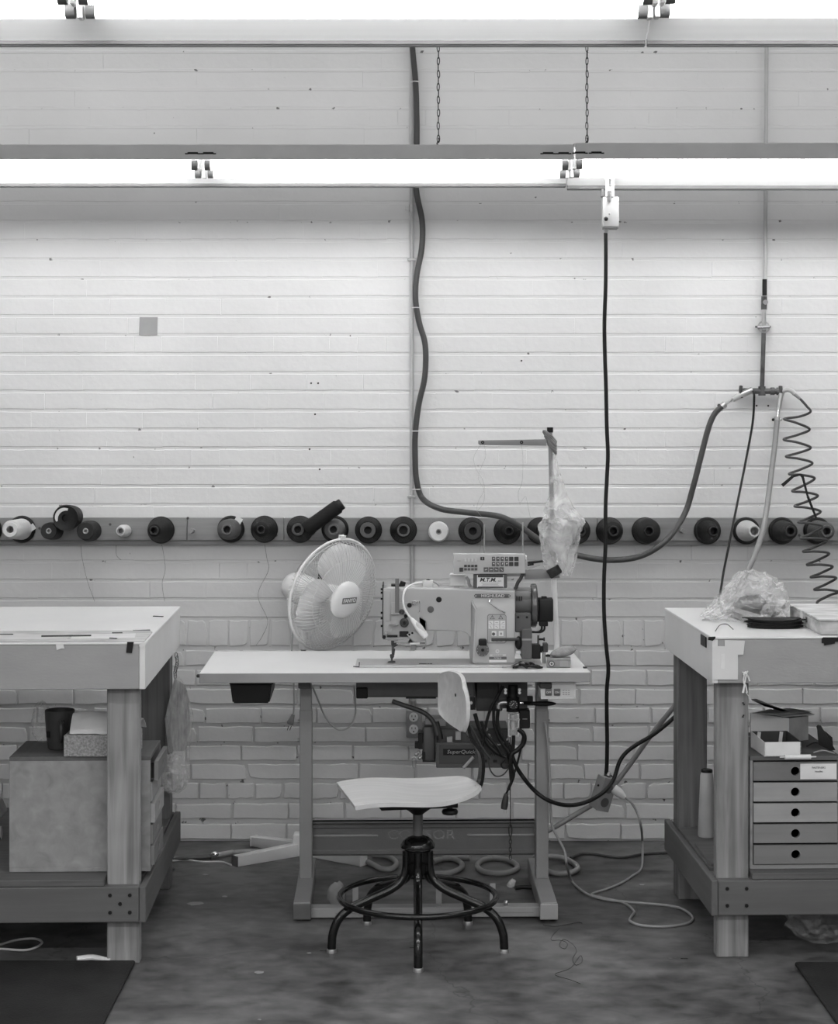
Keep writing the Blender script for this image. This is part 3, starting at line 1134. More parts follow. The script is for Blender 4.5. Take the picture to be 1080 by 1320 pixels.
# ---- a small plywood chest with drawers (front faces -y in its local frame, width along x)
def chest(loc, rotz, label, n, height, width, depth, labelled, gaps):
    root = thing('drawer_chest', label, 'drawer chest', loc, rotz)
    t = 0.012
    zt = height
    kw = dict(local=True)
    MB().span((-width / 2, 0, zt - t), (width / 2, depth, zt), bevel=0.001).build('top_panel', M['wood_rail_x'], root, **kw)
    MB().span((-width / 2, 0, 0), (width / 2, depth, t), bevel=0.001).build('base_panel', M['wood_box'], root, **kw)
    for sx in (-1, 1):
        MB().span((sx * width / 2, 0.0, t), (sx * (width / 2 - 0.009), depth, zt - t), bevel=0.0008).build('side_panel', M['wood_box'], root, **kw)
    MB().span((-width / 2 + 0.009, depth - 0.008, t), (width / 2 - 0.009, depth, zt - t)).build('back_panel', M['wood_box'], root, **kw)
    z1 = zt - t - 0.002
    pitch = (zt - 2 * t - 0.002) / n
    for k in range(n):
        a, b = z1 - pitch * (k + 1) + 0.0035, z1 - pitch * k - 0.0025
        out = gaps[k]
        shade = [0.17, 0.30, 0.31, 0.20, 0.18][k % 5]
        mname = 'drawer_wood_%d' % k
        m_ = bpy.data.materials.get(mname) or wood(mname, shade, 'x', 0.10)
        d = MB()
        x0, x1 = -width / 2 + 0.0105, width / 2 - 0.0105
        # front with a round finger hole
        hz, hr = (a + b) / 2, 0.0128
        hx, hh = (x1 - x0) / 2, (b - a) / 2
        ac = math.atan2(hh, hx)
        angs = sorted([2 * math.pi * i / 20 + 0.08 for i in range(20)] + [ac, math.pi - ac, math.pi + ac, 2 * math.pi - ac])
        ring = [(hr * math.cos(t_), hz + hr * math.sin(t_)) for t_ in angs]
        fr = []
        for an in angs:
            c_, s_ = math.cos(an), math.sin(an)
            k_ = min(hx / abs(c_) if abs(c_) > 1e-6 else 1e9, hh / abs(s_) if abs(s_) > 1e-6 else 1e9)
            fr.append((c_ * k_, hz + s_ * k_))
        seg = len(angs)
        yf, yb = -out, -out + 0.012
        V1 = [d.bm.verts.new((x, yf, z)) for x, z in ring]
        V2 = [d.bm.verts.new((x, yf, z)) for x, z in fr]
        V3 = [d.bm.verts.new((x, yb, z)) for x, z in ring]
        V4 = [d.bm.verts.new((x, yb, z)) for x, z in fr]
        for i in range(seg):
            j = (i + 1) % seg
            d.bm.faces.new((V1[i], V1[j], V2[j], V2[i]))
            d.bm.faces.new((V3[j], V3[i], V4[i], V4[j]))
            d.bm.faces.new((V1[j], V1[i], V3[i], V3[j]))
            d.bm.faces.new((V2[i], V2[j], V4[j], V4[i]))
        dr = d.build('drawer', m_, root, local=True, smooth=0)
        MB().span((x0 + 0.004, yb + 0.0005, a + 0.002), (x1 - 0.004, depth - 0.02, a + 0.006)).build('drawer_tray', M['dark'], dr, local=True)
        if labelled and k == 0:
            MB().span((0.014, yf - 0.0008, a + 0.004), (x1 - 0.002, yf + 0.0002, b - 0.005)).build('name_card', M['paper'], dr, local=True)
            text('FASTENERS', 0.0078, (0.067, yf - 0.001, hz + 0.010), M['lettering_dark'], dr, local=True)
            text('Needles', 0.007, (0.067, yf - 0.001, hz - 0.001), M['lettering_dark'], dr, local=True)
    return root


# right chest: front edge at y of px 966..
yR = F / 450.5
wR = 0.262
cR = chest((((966 - CX) / 450.5) + wR / 2, yR, ZSR), BROT, 'five drawer plywood chest on the lower shelf of the right workbench', 5, 0.322, wR, 0.40, True, [0.0, 0.001, 0.002, 0.003, 0.006])
# left chest is turned: its drawers face right, so its plain side faces us
yLc = F / 452.0
chest(((192 - CX) / 452.0, yLc + 0.131, ZSL), math.radians(90 + 1.6), 'plywood drawer chest turned sideways on the lower shelf of the left workbench', 5, 0.328, 0.262, 0.40, False, [0.022, 0.004, 0.012, 0.006, 0.010])
ZCR, ZCL = ZSR + 0.322, ZSL + 0.328

# ---- things on the left chest
c = on_bench(XL, 77, 965, ZCL)
mug = thing('mug', 'dark matte mug on the left drawer chest', 'mug', (c.x, c.y, ZCL))
MB().lathe([(0.0, 0.0), (0.031, 0.0), (0.034, 0.003), (0.040, 0.055), (0.0435, 0.112), (0.042, 0.114), (0.0405, 0.112), (0.037, 0.05), (0.030, 0.008), (0.0, 0.006)], M=Matrix.Translation((c.x, c.y, ZCL)), seg=36).build('body', grey('mug_glaze', 0.035, 0.5), mug)
hx = Vector((c.x + 0.013, c.y - 0.036, ZCL))
MB().tube([hx + Vector((0, 0.003, 0.085)), hx + Vector((0.003, -0.026, 0.086)), hx + Vector((0.005, -0.036, 0.062)), hx + Vector((0.003, -0.026, 0.036)), hx + Vector((0, 0.006, 0.032))], 0.0062, seg=10).build('handle', bpy.data.materials['mug_glaze'], mug)
MB().box((c.x - 0.028, c.y - 0.031, ZCL + 0.047), (0.012, 0.003, 0.018), rot=Matrix.Rotation(-0.75, 3, 'Z')).build('emblem', M['black'], mug)

a = on_bench(XL, 82, 976, ZCL)
bl = MB().span((a.x, a.y, ZCL + 0.0005), (a.x + 0.205, a.y + 0.13, ZCL + 0.062), bevel=0.002)
one(bl, 'foam_block', M['foam'], 'speckled foam block lying beside the mug on the left chest', 'block', (a.x + 0.1, a.y + 0.06, ZCL), smooth=30)


def pouch(u, v):
    x = a.x + 0.016 + 0.19 * u + 0.012 * v
    y = a.y + 0.004 + 0.115 * v
    e = math.sin(math.pi * min(1, max(0, u * 0.9 + 0.1))) * math.sin(math.pi * v) if 0 < v < 1 else 0
    z = ZCL + 0.066 + 0.055 * (1 - abs(2 * v - 1) ** 3) * (0.75 + 0.25 * math.sin(3 * u + 1)) + 0.006 * mnoise.noise((u * 5, v * 5, 2))
    return Vector((x, y, z))


pm = MB().grid(pouch, 20, 14, thick=0.002)
pm.span((a.x + 0.014, a.y + 0.01, ZCL + 0.0625), (a.x + 0.2, a.y + 0.115, ZCL + 0.0675), bevel=0.002)
one(pm, 'cloth_pouch', grey('pale_cloth', 0.50, 0.9, bump=0.3, bscale=80), 'pale folded cloth pouch lying on the speckled foam block', 'pouch', (a.x + 0.1, a.y + 0.06, ZCL + 0.062), smooth=60)


def crumple(c, r, seed, amp=0.35, sub=4, freq=3.0, flat=None, mat_=None, squash=(1, 1, 1)):
    mb = MB()
    bmesh.ops.create_icosphere(mb.bm, subdivisions=sub, radius=1.0)
    for v in mb.bm.verts:
        n = v.co.normalized()
        d = 1 + amp * (mnoise.ridged_multi_fractal(n * freq + Vector((seed * 3.1, seed, 0)), 1.0, 2.1, 4, 1.0, 2.0) - 1.0) * 0.55
        p = Vector((n.x * r[0] * d, n.y * r[1] * d, n.z * r[2] * d))
        if flat is not None and p.z < flat:
            p.z = flat + (p.z - flat) * 0.06
        v.co = p + Vector(c)
    return mb


e = on_bench(XL, 52, 960, ZCL)
one(crumple((e.x, e.y + 0.02, ZCL + 0.062), (0.030, 0.03, 0.060), 4, flat=-0.058), 'plastic_wrap', M['film_thin'], 'crumpled clear plastic wrap standing behind the mug', 'plastic wrap', (e.x, e.y + 0.02, ZCL), smooth=20)

# ---- things at the far left of the lower shelf
g = on_bench(XL, -4, 1082, ZSL)
bk = thing('parcel', 'tilted grey block and pale roll at the left picture edge on the lower shelf', 'bundle', (g.x, g.y, ZSL))
MB().box((g.x - 0.06, g.y + 0.05, ZSL + 0.060), (0.14, 0.10, 0.05), rot=Matrix.Rotation(-0.42, 3, 'Y'), bevel=0.006).build('wrapped_block', M['greypaper'], bk)
MB().cyl((g.x - 0.12, g.y - 0.012, ZSL + 0.02), (g.x + 0.016, g.y - 0.008, ZSL + 0.022), 0.02, seg=16).build('roll', M['cord_white'], bk)

# ---- sheets and scraps on the left bench top
def on_top(X, x, y, z):
    return X @ Vector((x, y, z))


def sheet(X, poly, z, t, name, mat_, label, cat, curl=0.0):
    mb = MB()
    pts = [on_top(X, x, y, z) for x, y in poly]
    A = [mb.bm.verts.new(p) for p in pts]
    B = [mb.bm.verts.new(p + Vector((0, 0, t))) for p in pts]
    n = len(A)
    mb.bm.faces.new(A)
    mb.bm.faces.new(B)
    for i in range(n):
        j = (i + 1) % n
        mb.bm.faces.new((A[i], A[j], B[j], B[i]))
    c = sum(pts, Vector()) / n
    return one(mb, name, mat_, label, cat, (c.x, c.y, z), smooth=0)


zt = 0.9102
sheet(XL, [(-0.006, 0.004), (-1.6, 0.004), (-1.6, 0.27), (-0.02, 0.27), (0.012 - 0.02, 0.23)], zt, 0.0022, 'cutting_board', grey('scored_card', 0.42, 0.8, var=0.3, scale=9, stretch=(1, 4, 1)), 'large scored grey board lying along the front of the left bench top', 'board')
paper_l = [(-0.40, 0.05, 0.34, 0.12, 0.03, 'wide pale paper sheet on the scored board, second from the corner'), (-0.85, 0.03, 0.42, 0.15, -0.02, 'wide pale paper sheet on the scored board near the left picture edge'),
           (-0.13, 0.07, 0.18, 0.11, 0.10, 'small pale paper sheet near the corner of the scored board')]
for i, (x, y, w_, d_, an, lb) in enumerate(paper_l):
    ca, sa = math.cos(an), math.sin(an)
    poly = [(x + ca * px_ - sa * py_, y + sa * px_ + ca * py_) for px_, py_ in ((-w_ / 2, 0), (w_ / 2, 0), (w_ / 2, d_), (-w_ / 2, d_))]
    sheet(XL, poly, zt + 0.0024, 0.0008, 'paper_sheet', grey('pale_sheet_%d' % i, 0.50 + 0.05 * i, 0.85), lb, 'paper')
scr = [(-0.24, 0.115, 0.14, 0.012, 0.08, 'longest dark cut scrap on the left bench top'), (-0.105, 0.19, 0.03, 0.006, 0.1, 'short dark scrap strip behind the others on the left bench'),
       (-0.045, 0.28, 0.05, 0.007, 0.3, 'dark scrap strip at the back corner of the scored board'), (-0.10, 0.06, 0.025, 0.006, -0.5, 'tiny dark scrap strip near the bench corner'),
       (-0.55, 0.16, 0.30, 0.008, 0.02, 'very long thin dark strip across the paper sheets'), (-0.04, 0.66, 0.035, 0.008, -0.4, 'lone dark scrap further back on the left bench top')]
for i, (x, y, w_, d_, an, lb) in enumerate(scr):
    ca, sa = math.cos(an), math.sin(an)
    poly = [(x + ca * px_ - sa * py_, y + sa * px_ + ca * py_) for px_, py_ in ((-w_ / 2, 0), (w_ / 2, -0.1 * d_), (w_ / 2, d_ * 0.7), (-w_ / 2, d_))]
    sheet(XL, poly, zt + (0.0034 if y < 0.26 else 0.0001), 0.0022 + 0.0015 * (i == 0), 'cut_scrap', M['dark'], lb, 'scrap')

# ---- card bag hanging on a chain by the back leg of the left bench
yh = locL.y + 0.795
bagx = (228 - CX) * yh / F
hang = thing('hanging_bag', 'clear bag of cards hanging on a chain beside the left bench', 'plastic bag', (bagx, yh, at_y(yh, 1020)))
ch = MB()
for k in range(7):
    p = PY(227 + 1.5 * math.sin(k * 0.9), 845 + 4.4 * k, yh)
    ch.tube([p + Vector((0.0045 * math.cos(a), 0.003 * (k % 2) * math.sin(a), 0.0105 * math.sin(a))) for a in [2 * math.pi * i / 8 for i in range(8)]], 0.0012, seg=5, closed=True, sub=1)
ch.build('chain', M['dark'], hang)['kind'] = 'stuff'
cards = [(225, 874), (238, 882), (247, 935), (238, 968), (222, 968), (213, 925)]
pts = [PY(x, y, yh) for x, y in cards]
MB().prism([(p.x, p.z) for p in pts], yh - 0.004, yh + 0.004, bevel=0.001).build('card_stack', grey('printed_cards', 0.42, 0.7, var=0.35, scale=40, stretch=(3, 1, 0.6)), hang)
pts = [PY(x, y, yh) for x, y in [(213, 925), (216, 922), (224, 968), (218, 970)]]
MB().prism([(p.x, p.z) for p in pts], yh - 0.016, yh - 0.006, bevel=0.0005).build('card_edges', M['greypaper'], hang)
b_ = MB()
prof = [(872, 226, 231, .003), (885, 222, 240, .012), (925, 211, 250, .02), (965, 214, 244, .022), (980, 205, 244, .03), (1000, 200, 246, .035), (1014, 206, 240, .028), (1022, 216, 232, .01)]


def bagsurf(u, v):
    k = v * (len(prof) - 1)
    i = min(len(prof) - 2, int(k))
    t = k - i
    py, l, r, dp = [prof[i][q] * (1 - t) + prof[i + 1][q] * t for q in range(4)]
    a = 2 * math.pi * u
    m = mnoise.noise((u * 9, v * 9, 1.3)) * (0.25 if v < 0.55 else 0.45)
    cxp, hw = (l + r) / 2, (r - l) / 2
    p = PY(cxp + hw * math.cos(a) * (1 + 0.5 * m), py + 3 * m, yh)
    p.y += dp * math.sin(a) * (1 + m)
    return p


b_.grid(bagsurf, 26, 30, closed_u=True).build('plastic_bag', M['film_thin'], hang, smooth=0)

cbp = PY(222, 996, yh - 0.01)
crumple(tuple(cbp), (0.046, 0.028, 0.060), 15, amp=0.5, sub=4, freq=2.4).build('bag_bottom', M['film'], hang, smooth=0)

# ---- things on the right bench top
ztR = 0.918
c1 = on_bench(XR, 972, 800, ztR)
bag = thing('plastic_bag', 'big clear plastic bag of grey cut pieces on the right bench', 'plastic bag', (c1.x, c1.y, ztR))
for k, (poly, z, mt) in enumerate([([(928, 790), (950, 785), (985, 782), (1000, 793), (985, 806), (960, 803)], 0.004, M['greypaper']), ([(935, 788), (975, 781), (1005, 795), (980, 802)], 0.02, M['dark']),
                                   ([(985, 790), (1010, 787), (1012, 800), (990, 802)], 0.03, M['greypaper'])]):
    mb = MB()
    pts = [on_bench(XR, x, y, ztR) + Vector((0, 0, z)) for x, y in poly]
    A = [mb.bm.verts.new(p) for p in pts]
    B = [mb.bm.verts.new(p + Vector((0, 0, 0.018))) for p in pts]
    mb.bm.faces.new(A)
    mb.bm.faces.new(B)
    for i in range(len(A)):
        j = (i + 1) % len(A)
        mb.bm.faces.new((A[i], A[j], B[j], B[i]))
    mb.build('cut_piece', mt, bag, smooth=0)
cb = on_bench(XR, 975, 803, ztR)
mb = crumple((cb.x - 0.006, cb.y + 0.08, ztR + 0.054), (0.108, 0.12, 0.088), 11, amp=0.5, sub=5, freq=2.2, flat=-0.05)
for v in mb.bm.verts:                                # open mouth trailing to the left
    if v.co.x < cb.x - 0.04:
        t = (cb.x - 0.04 - v.co.x) / 0.09
        v.co.z = ztR + 0.003 + (v.co.z - ztR - 0.003) * max(0.05, 1 - 0.85 * t)
        v.co.x -= 0.03 * t
mb.build('bag_film', M['film'], bag, smooth=0)

st = on_bench(XR, 1002, 811, ztR)
rs = thing('rubber_sheets', 'stack of black ragged sheets in front of the plastic bag', 'sheet stack', (st.x, st.y, ztR))
rr_ = random.Random(5)
for k in range(6):
    ring = []
    for i in range(22):
        an = 2 * math.pi * i / 22
        rx = 0.082 * (1 + 0.05 * rr_.uniform(-1, 1)) + (0.006 * rr_.uniform(-1, 1))
        ring.append(Vector((st.x + rx * math.cos(an) + 0.003 * k * (-1) ** k * 0.4, st.y + 0.045 + 0.05 * math.sin(an), ztR + 0.0005 + 0.0044 * k + 0.0035 * (abs(math.cos(an)) ** 3) * (0.3 + 0.2 * k))))
    mb = MB()
    A = [mb.bm.verts.new(p) for p in ring]
    B = [mb.bm.verts.new(p + Vector((0, 0, 0.003))) for p in ring]
    mb.bm.faces.new(A)
    mb.bm.faces.new(B)
    for i in range(22):
        j = (i + 1) % 22
        mb.bm.faces.new((A[i], A[j], B[j], B[i]))
    mb.build('sheet', M['rubber'], rs, smooth=0)

# worn box at the right edge
p0 = on_bench(XR, 1057, 819, ztR)
p1 = on_bench(XR, 1019, 797, ztR)
ang = math.atan2(p1.y - p0.y, p1.x - p0.x) - math.pi / 2
wb = thing('worn_box', 'battered flat cardboard box at the right end of the right bench', 'box', (p0.x, p0.y, ztR), 0)
RX = Matrix.Translation((p0.x, p0.y, ztR)) @ Matrix.Rotation(ang * 0.35, 4, 'Z')
dl = (p1 - p0).length * 0.97
MB().span((0, 0, 0.0005), (0.30, dl, 0.040), bevel=0.003).xf(RX).build('box_body', grey('worn_carton', 0.46, 0.8, var=0.35, scale=14, stretch=(1, 1, 3)), wb)
MB().span((-0.003, -0.003, 0.041), (0.303, dl + 0.003, 0.046), bevel=0.001).xf(RX).build('box_lid', grey('worn_lid', 0.52, 0.8, var=0.35, scale=10, stretch=(1, 4, 1)), wb)
MB().span((-0.0012, dl * 0.55, 0.006), (0.0005, dl * 0.62, 0.046)).xf(RX).build('paper_strip', M['paper'], wb)
text('VS', 0.022, None, M['dark'], wb, M=RX @ Matrix.Translation((-0.0012, dl * 0.42, 0.024)) @ Matrix.Rotation(-math.pi / 2, 4, 'Z') @ Matrix.Rotation(math.pi / 2, 4, 'X'))

# bits of wire on the bench
w0 = on_bench(XR, 925, 799, ztR)
mb = MB().tube([on_bench(XR, x, y, ztR) + Vector((0, 0, z)) for x, y, z in ((905, 800, 0.002), (915, 797, 0.004), (922, 800, 0.008), (919, 796, 0.014), (912, 797, 0.006))], 0.0008, seg=5)
one(mb, 'wire_end', M['dark'], 'little curled wire left of the plastic bag', 'wire', tuple(w0))
w0 = on_bench(XR, 940, 800, ztR)
mb = MB().tube([on_bench(XR, x, y, ztR) + Vector((0, 0, z)) for x, y, z in ((922, 814, 0.0015), (928, 811, 0.012), (937, 810, 0.012), (945, 812, 0.0015))], 0.0012, seg=5)
one(mb, 'wire_end', M['black'], 'black bent wire in front of the plastic bag mouth', 'wire', tuple(w0))

# white tie knot on the front leg of the right bench
sk = front_s(961, locR, SR_, -0.004)
kn = thing('tie_knot', 'bunch of white ties knotted at the top of the right bench leg', 'ties', tuple(P(961, 880, sk)))
rk = random.Random(9)
for k, pts in enumerate([[(957, 866), (960, 869), (964, 865)], [(958, 870), (961, 866), (963, 871)], [(960, 868), (964, 872), (966, 878)], [(959, 870), (958, 878), (960, 884)], [(962, 868), (960, 878), (958, 893)], [(957, 893), (960, 882), (963, 893)], [(961, 892), (965, 898), (968, 904)]]):
    MB().tube([P(x, y, sk) + Vector((0, -0.003 * rk.random(), 0)) for x, y in pts], 0.0022 if k < 6 else 0.0009, seg=6).build('tie', M['paper'], kn)
for py in (906, 908, 922, 924):
    q = P(957.5 + (py % 3) * 0.7, py, front_s(957, locR, SR_, 0.0385))
    o = MB().box(q, (0.004, 0.004, 0.003)).build('staple', M['black'], benchR)
    o.data.transform(Matrix.Rotation(-BROT, 4, 'Z'))

# ---- things on the right chest
t0, t1 = on_bench(XR, 985, 976, ZCR), on_bench(XR, 1034, 976, ZCR)
tray = thing('card_tray', 'open white card tray on the right drawer chest', 'tray', (t0.x, t0.y, ZCR))
w_, d_, h_ = (t1 - t0).length, 0.15, 0.041
TX = Matrix.Translation((t0.x, t0.y + 0.004, ZCR + 0.0005)) @ Matrix.Rotation(math.radians(4), 4, 'Z')
MB().span((0, 0, 0), (w_, d_, 0.002)).xf(TX).build('tray_floor', M['dark'], tray)
MB().span((0, 0, 0), (w_, 0.003, h_)).xf(TX).build('front_wall', M['paper'], tray)
MB().prism([(0, 0), (d_, 0), (d_, h_ * 1.15), (0, h_)], 0, 0.003, M=TX @ Matrix.Rotation(math.pi / 2, 4, 'Z') @ Matrix.Diagonal((1, -1, 1, 1))).build('side_wall', M['paper'], tray)
MB().prism([(0, 0), (d_, 0), (d_, h_ * 1.15), (d_ * .6, h_ * 1.1), (0, h_)], 0, 0.003, M=TX @ Matrix.Translation((w_ - 0.003, 0, 0)) @ Matrix.Rotation(math.pi / 2, 4, 'Z') @ Matrix.Diagonal((1, -1, 1, 1))).build('side_wall', M['dark'], tray)
MB().span((0, d_ - 0.003, 0), (w_, d_, h_ * 1.15)).xf(TX).build('back_wall', M['dark'], tray)
for x_ in (0.022, 0.088):
    MB().box((x_, d_ - 0.006, h_ * 0.62), (0.010, 0.002, h_), rot=Matrix.Rotation(0.12, 3, 'Y')).xf(TX).build('divider_strip', M['paper'], tray)

r0 = on_bench(XR, 1011, 979, ZCR)
pr = MB().cyl((r0.x, r0.y - 0.004, ZCR + 0.0075), (r0.x + 0.074, r0.y + 0.0, ZCR + 0.0075), 0.007, seg=16)
pr.cyl((r0.x - 0.014, r0.y - 0.005, ZCR + 0.0075), (r0.x + 0.09, r0.y + 0.001, ZCR + 0.0075), 0.002, seg=8)
one(pr, 'paper_roll', M['paper'], 'small white paper roll at the front of the right chest', 'roll', (r0.x + 0.04, r0.y, ZCR), smooth=40)

b0 = on_bench(XR, 1017, 957, ZCR)
by_ = yR + 0.22
sB = F / by_
cbx = thing('carton', 'small two tone carton behind the white tray on the right chest', 'carton', tuple(PY(1017, 953, by_).xy) + (ZCR,))
zc1 = at_y(by_, 926)
x0, x1, x2 = (975 - CX) / sB, (1017 - CX) / sB, (1046 - CX) / sB
CXM = [(x0, by_ + 0.10), (x1, by_), (x2, by_ + 0.045), (x2 - (x1 - x0) + 0.01, by_ + 0.145)]
for i, (nm, mt) in enumerate((('pale_side', M['paper']), ('grey_side', M['greypaper']), ('back_side', M['greypaper']), ('inner_side', M['greypaper']))):
    (xa, ya), (xb, yb2) = CXM[i], CXM[(i + 1) % 4]
    mb = MB()
    nn = Vector((yb2 - ya, -(xb - xa), 0)).normalized() * -0.002
    q_ = [Vector((xa, ya, ZCR + 0.0005)), Vector((xb, yb2, ZCR + 0.0005)), Vector((xb, yb2, zc1)), Vector((xa, ya, zc1))]
    A = [mb.bm.verts.new(p) for p in q_]
    B = [mb.bm.verts.new(p + nn) for p in q_]
    mb.bm.faces.new(A)
    mb.bm.faces.new(B)
    for k in range(4):
        j = (k + 1) % 4
        mb.bm.faces.new((A[k], A[j], B[j], B[k]))
    mb.build(nm, mt, cbx, smooth=0)
sheets = [([(968, 905), (985, 908), (1008, 922), (1018, 927), (1000, 921), (975, 910)], 0.0), ([(970, 922), (1000, 925), (1046, 919), (1018, 912), (990, 915)], 0.004), ([(974, 918), (1010, 926), (1050, 922), (1030, 915)], 0.008), ([(1008, 925), (1049, 920), (1040, 913), (1003, 918)], 0.012)]
lbs = ['long curled paper sheet sticking up left on top of the carton', 'flat grey paper sheet just under the curled one on the carton', 'middle grey paper sheet of the pile on the carton', 'lowest grey paper sheet lying straight on the carton rim']
for k, ((poly, dz), lb) in enumerate(zip(sheets, lbs)):
    mb = MB()
    n = len(poly)
    pts = []
    for i, (x, y) in enumerate(poly):
        yy = by_ - 0.015 + (927 - min(y, 927)) / 16.0 * 0.15
        lift = 0.0
        if k == 0:
            lift = max(0.0, (1005 - x) / 37.0) ** 1.3 * 0.035
            yy = by_ + 0.02 + (0.06 if i > 3 else 0.0)
        pts.append(Vector(((x - CX) * yy / F, yy, zc1 + 0.0015 + 0.004 * (3 - k if k else 4) + lift)))
    cc = sum(pts, Vector()) / n
    A = [mb.bm.verts.new(p) for p in pts]
    B = [mb.bm.verts.new(p + Vector((0, 0, 0.0016))) for p in pts]
    for i in range(1, n - 1):
        mb.bm.faces.new((A[0], A[i], A[i + 1]))
        mb.bm.faces.new((B[0], B[i + 1], B[i]))
    for i in range(n):
        j = (i + 1) % n
        mb.bm.faces.new((A[i], A[j], B[j], B[i]))
    one(mb, 'paper_sheet', M['greypaper'] if dz else grey('curled_sheet', 0.24, 0.8), lb, 'paper', tuple(cc), smooth=0)

f0 = on_bench(XR, 1066, 968, ZCR)
fw = thing('folded_flap', 'dark pointed folded piece standing open on the right drawer chest', 'folded piece', (f0.x, f0.y, ZCR))
for poly, dy in (([(1053, 935), (1058, 935), (1077, 967), (1070, 969), (1055, 960)], 0.0), ([(1055, 938), (1068, 946), (1076, 953), (1077, 966), (1062, 962)], 0.03)):
    pts = [PY(x, y, f0.y) for x, y in poly]
    MB().prism([(p.x, max(p.z, ZCR + 0.001)) for p in pts], f0.y + dy, f0.y + dy + 0.004, bevel=0.001).build('flap', M['black'], fw)
for k, (px, py, an) in enumerate(((1050, 962, 0.5), (1062, 972, -0.2), (963, 953, 0.9))):
    p = on_bench(XR, px, py, ZCR)
    mb = MB().tube([p + Vector((-0.03 * math.cos(an), -0.03 * math.sin(an), 0.003)), p + Vector((0, 0.008, 0.009)), p + Vector((0.03 * math.cos(an), 0.03 * math.sin(an), 0.003))], 0.0022, seg=6)
    one(mb, 'scrap_strip', M['greypaper'] if k else M['dark'], ['curled dark scrap strip between carton and dark folded piece', 'pale scrap strip in front of the dark folded piece', 'pale scrap strip at the left end of the right chest top'][k], 'scrap', (p.x, p.y, ZCR))

# ---- on the right shelf: white bottle and an offcut board
bt = on_bench(XR, 910, 1078, ZSR - 0.013)
zb_ = 0.228 + 0.0068
bo = thing('bottle', 'tall white plastic bottle behind the front leg of the right bench', 'bottle', (bt.x + 0.002, bt.y, zb_))
MB().lathe([(0.0, 0.0), (0.026, 0.0), (0.028, 0.004), (0.020, 0.19), (0.017, 0.2), (0.0, 0.2)], M=Matrix.Translation((bt.x + 0.002, bt.y, zb_))).build('body', grey('bottle_plastic', 0.45, 0.5), bo)
MB().lathe([(0.0, 0.2), (0.018, 0.2), (0.018, 0.207), (0.016, 0.209), (0.0, 0.209)], M=Matrix.Translation((bt.x + 0.002, bt.y, zb_))).build('cap', M['black'], bo)
q0 = XR @ Vector((0.035, 0.16, 0))
mb = MB().span((0.026, 0.145, 0.2345), (0.112, 0.40, 0.2425), bevel=0.001).xf(XR)
one(mb, 'board_offcut', M['wood_shelf'], 'flat board offcut lying on the lower shelf behind the right bench leg', 'board', (q0.x, q0.y, 0.2345))

# ---- floor: rubber mats, wire loops, bag under the right bench
mb = MB().span((-1.9, F / 460 * 0 + 3.2, 0.0), ((174 - CX) * 5.13 / F, FLR(100, 1243).y, 0.012), bevel=0.003)
one(mb, 'floor_mat', M['mat_rubber'], 'black rubber mat on the floor in front of the left bench', 'mat', (-1.3, 4.2, 0), smooth=30)
mb = MB().span(((1025 - CX) * 5.11 / F, 3.2, 0.0), (2.3, FLR(1050, 1245).y, 0.012), bevel=0.003)
one(mb, 'floor_mat', M['mat_rubber'], 'black rubber mat on the floor in front of the right bench', 'mat', (1.6, 4.2, 0), smooth=30)
p = FLR(20, 1217)
mb = MB().tube([FLR(x, y, 0.005) for x, y in ((-30, 1222), (0, 1223), (35, 1224.5), (54, 1216), (45, 1210), (20, 1212), (-10, 1221))], 0.0035, seg=6)
one(mb, 'wire_loop', M['cord_white'], 'loop of white wire on the floor under the left bench', 'wire', tuple(p))
mb = MB().tube([FLR(x, y, 0.008) for x, y in ((99, 1236), (120, 1234), (142, 1239))], 0.008, seg=10)
one(mb, 'plastic_pipe', M['white'], 'short white plastic pipe on the floor by the left bench leg', 'pipe', tuple(FLR(120, 1236)))
p = FLR(1062, 1218)
one(crumple((p.x + 0.02, p.y + 0.06, 0.075), (0.12, 0.10, 0.085), 21, amp=0.4, sub=4, freq=2.6, flat=-0.073), 'plastic_bag', M['film_thin'], 'clear plastic bag on the floor under the right bench', 'plastic bag', (p.x + 0.02, p.y + 0.06, 0), smooth=0)
# ------------------------------------------------------------------ sewing table
ZT = 0.7427
TROT = math.radians(1.2)
t_l, t_r = (257 - CX) / 414.0, (762 - CX) / 414.0
TLOC = Vector((t_l, F / 414.0, 0))
TX_ = lmat(TLOC, TROT)
table = thing('sewing_table', 'white topped industrial sewing table on grey steel legs', 'table', TLOC, TROT)
TW = t_r - t_l
kw = dict(local=True)
top = MB().span((0, 0, ZT - 0.031), (TW, 0.54, ZT - 0.0012), bevel=0.0015).build('tabletop', M['laminate_edge'], table, **kw)
MB().span((0.0005, 0.0005, ZT - 0.0013), (TW - 0.0005, 0.5395, ZT), bevel=0.0005).build('laminate_sheet', M['laminate'], top, **kw)
MB().box((-0.006, 0.03, ZT - 0.012), (0.012, 0.014, 0.010), bevel=0.003).build('side_hook', M['dark'], table, **kw)


def tl(v):
    return TX_.inverted() @ Vector(v)


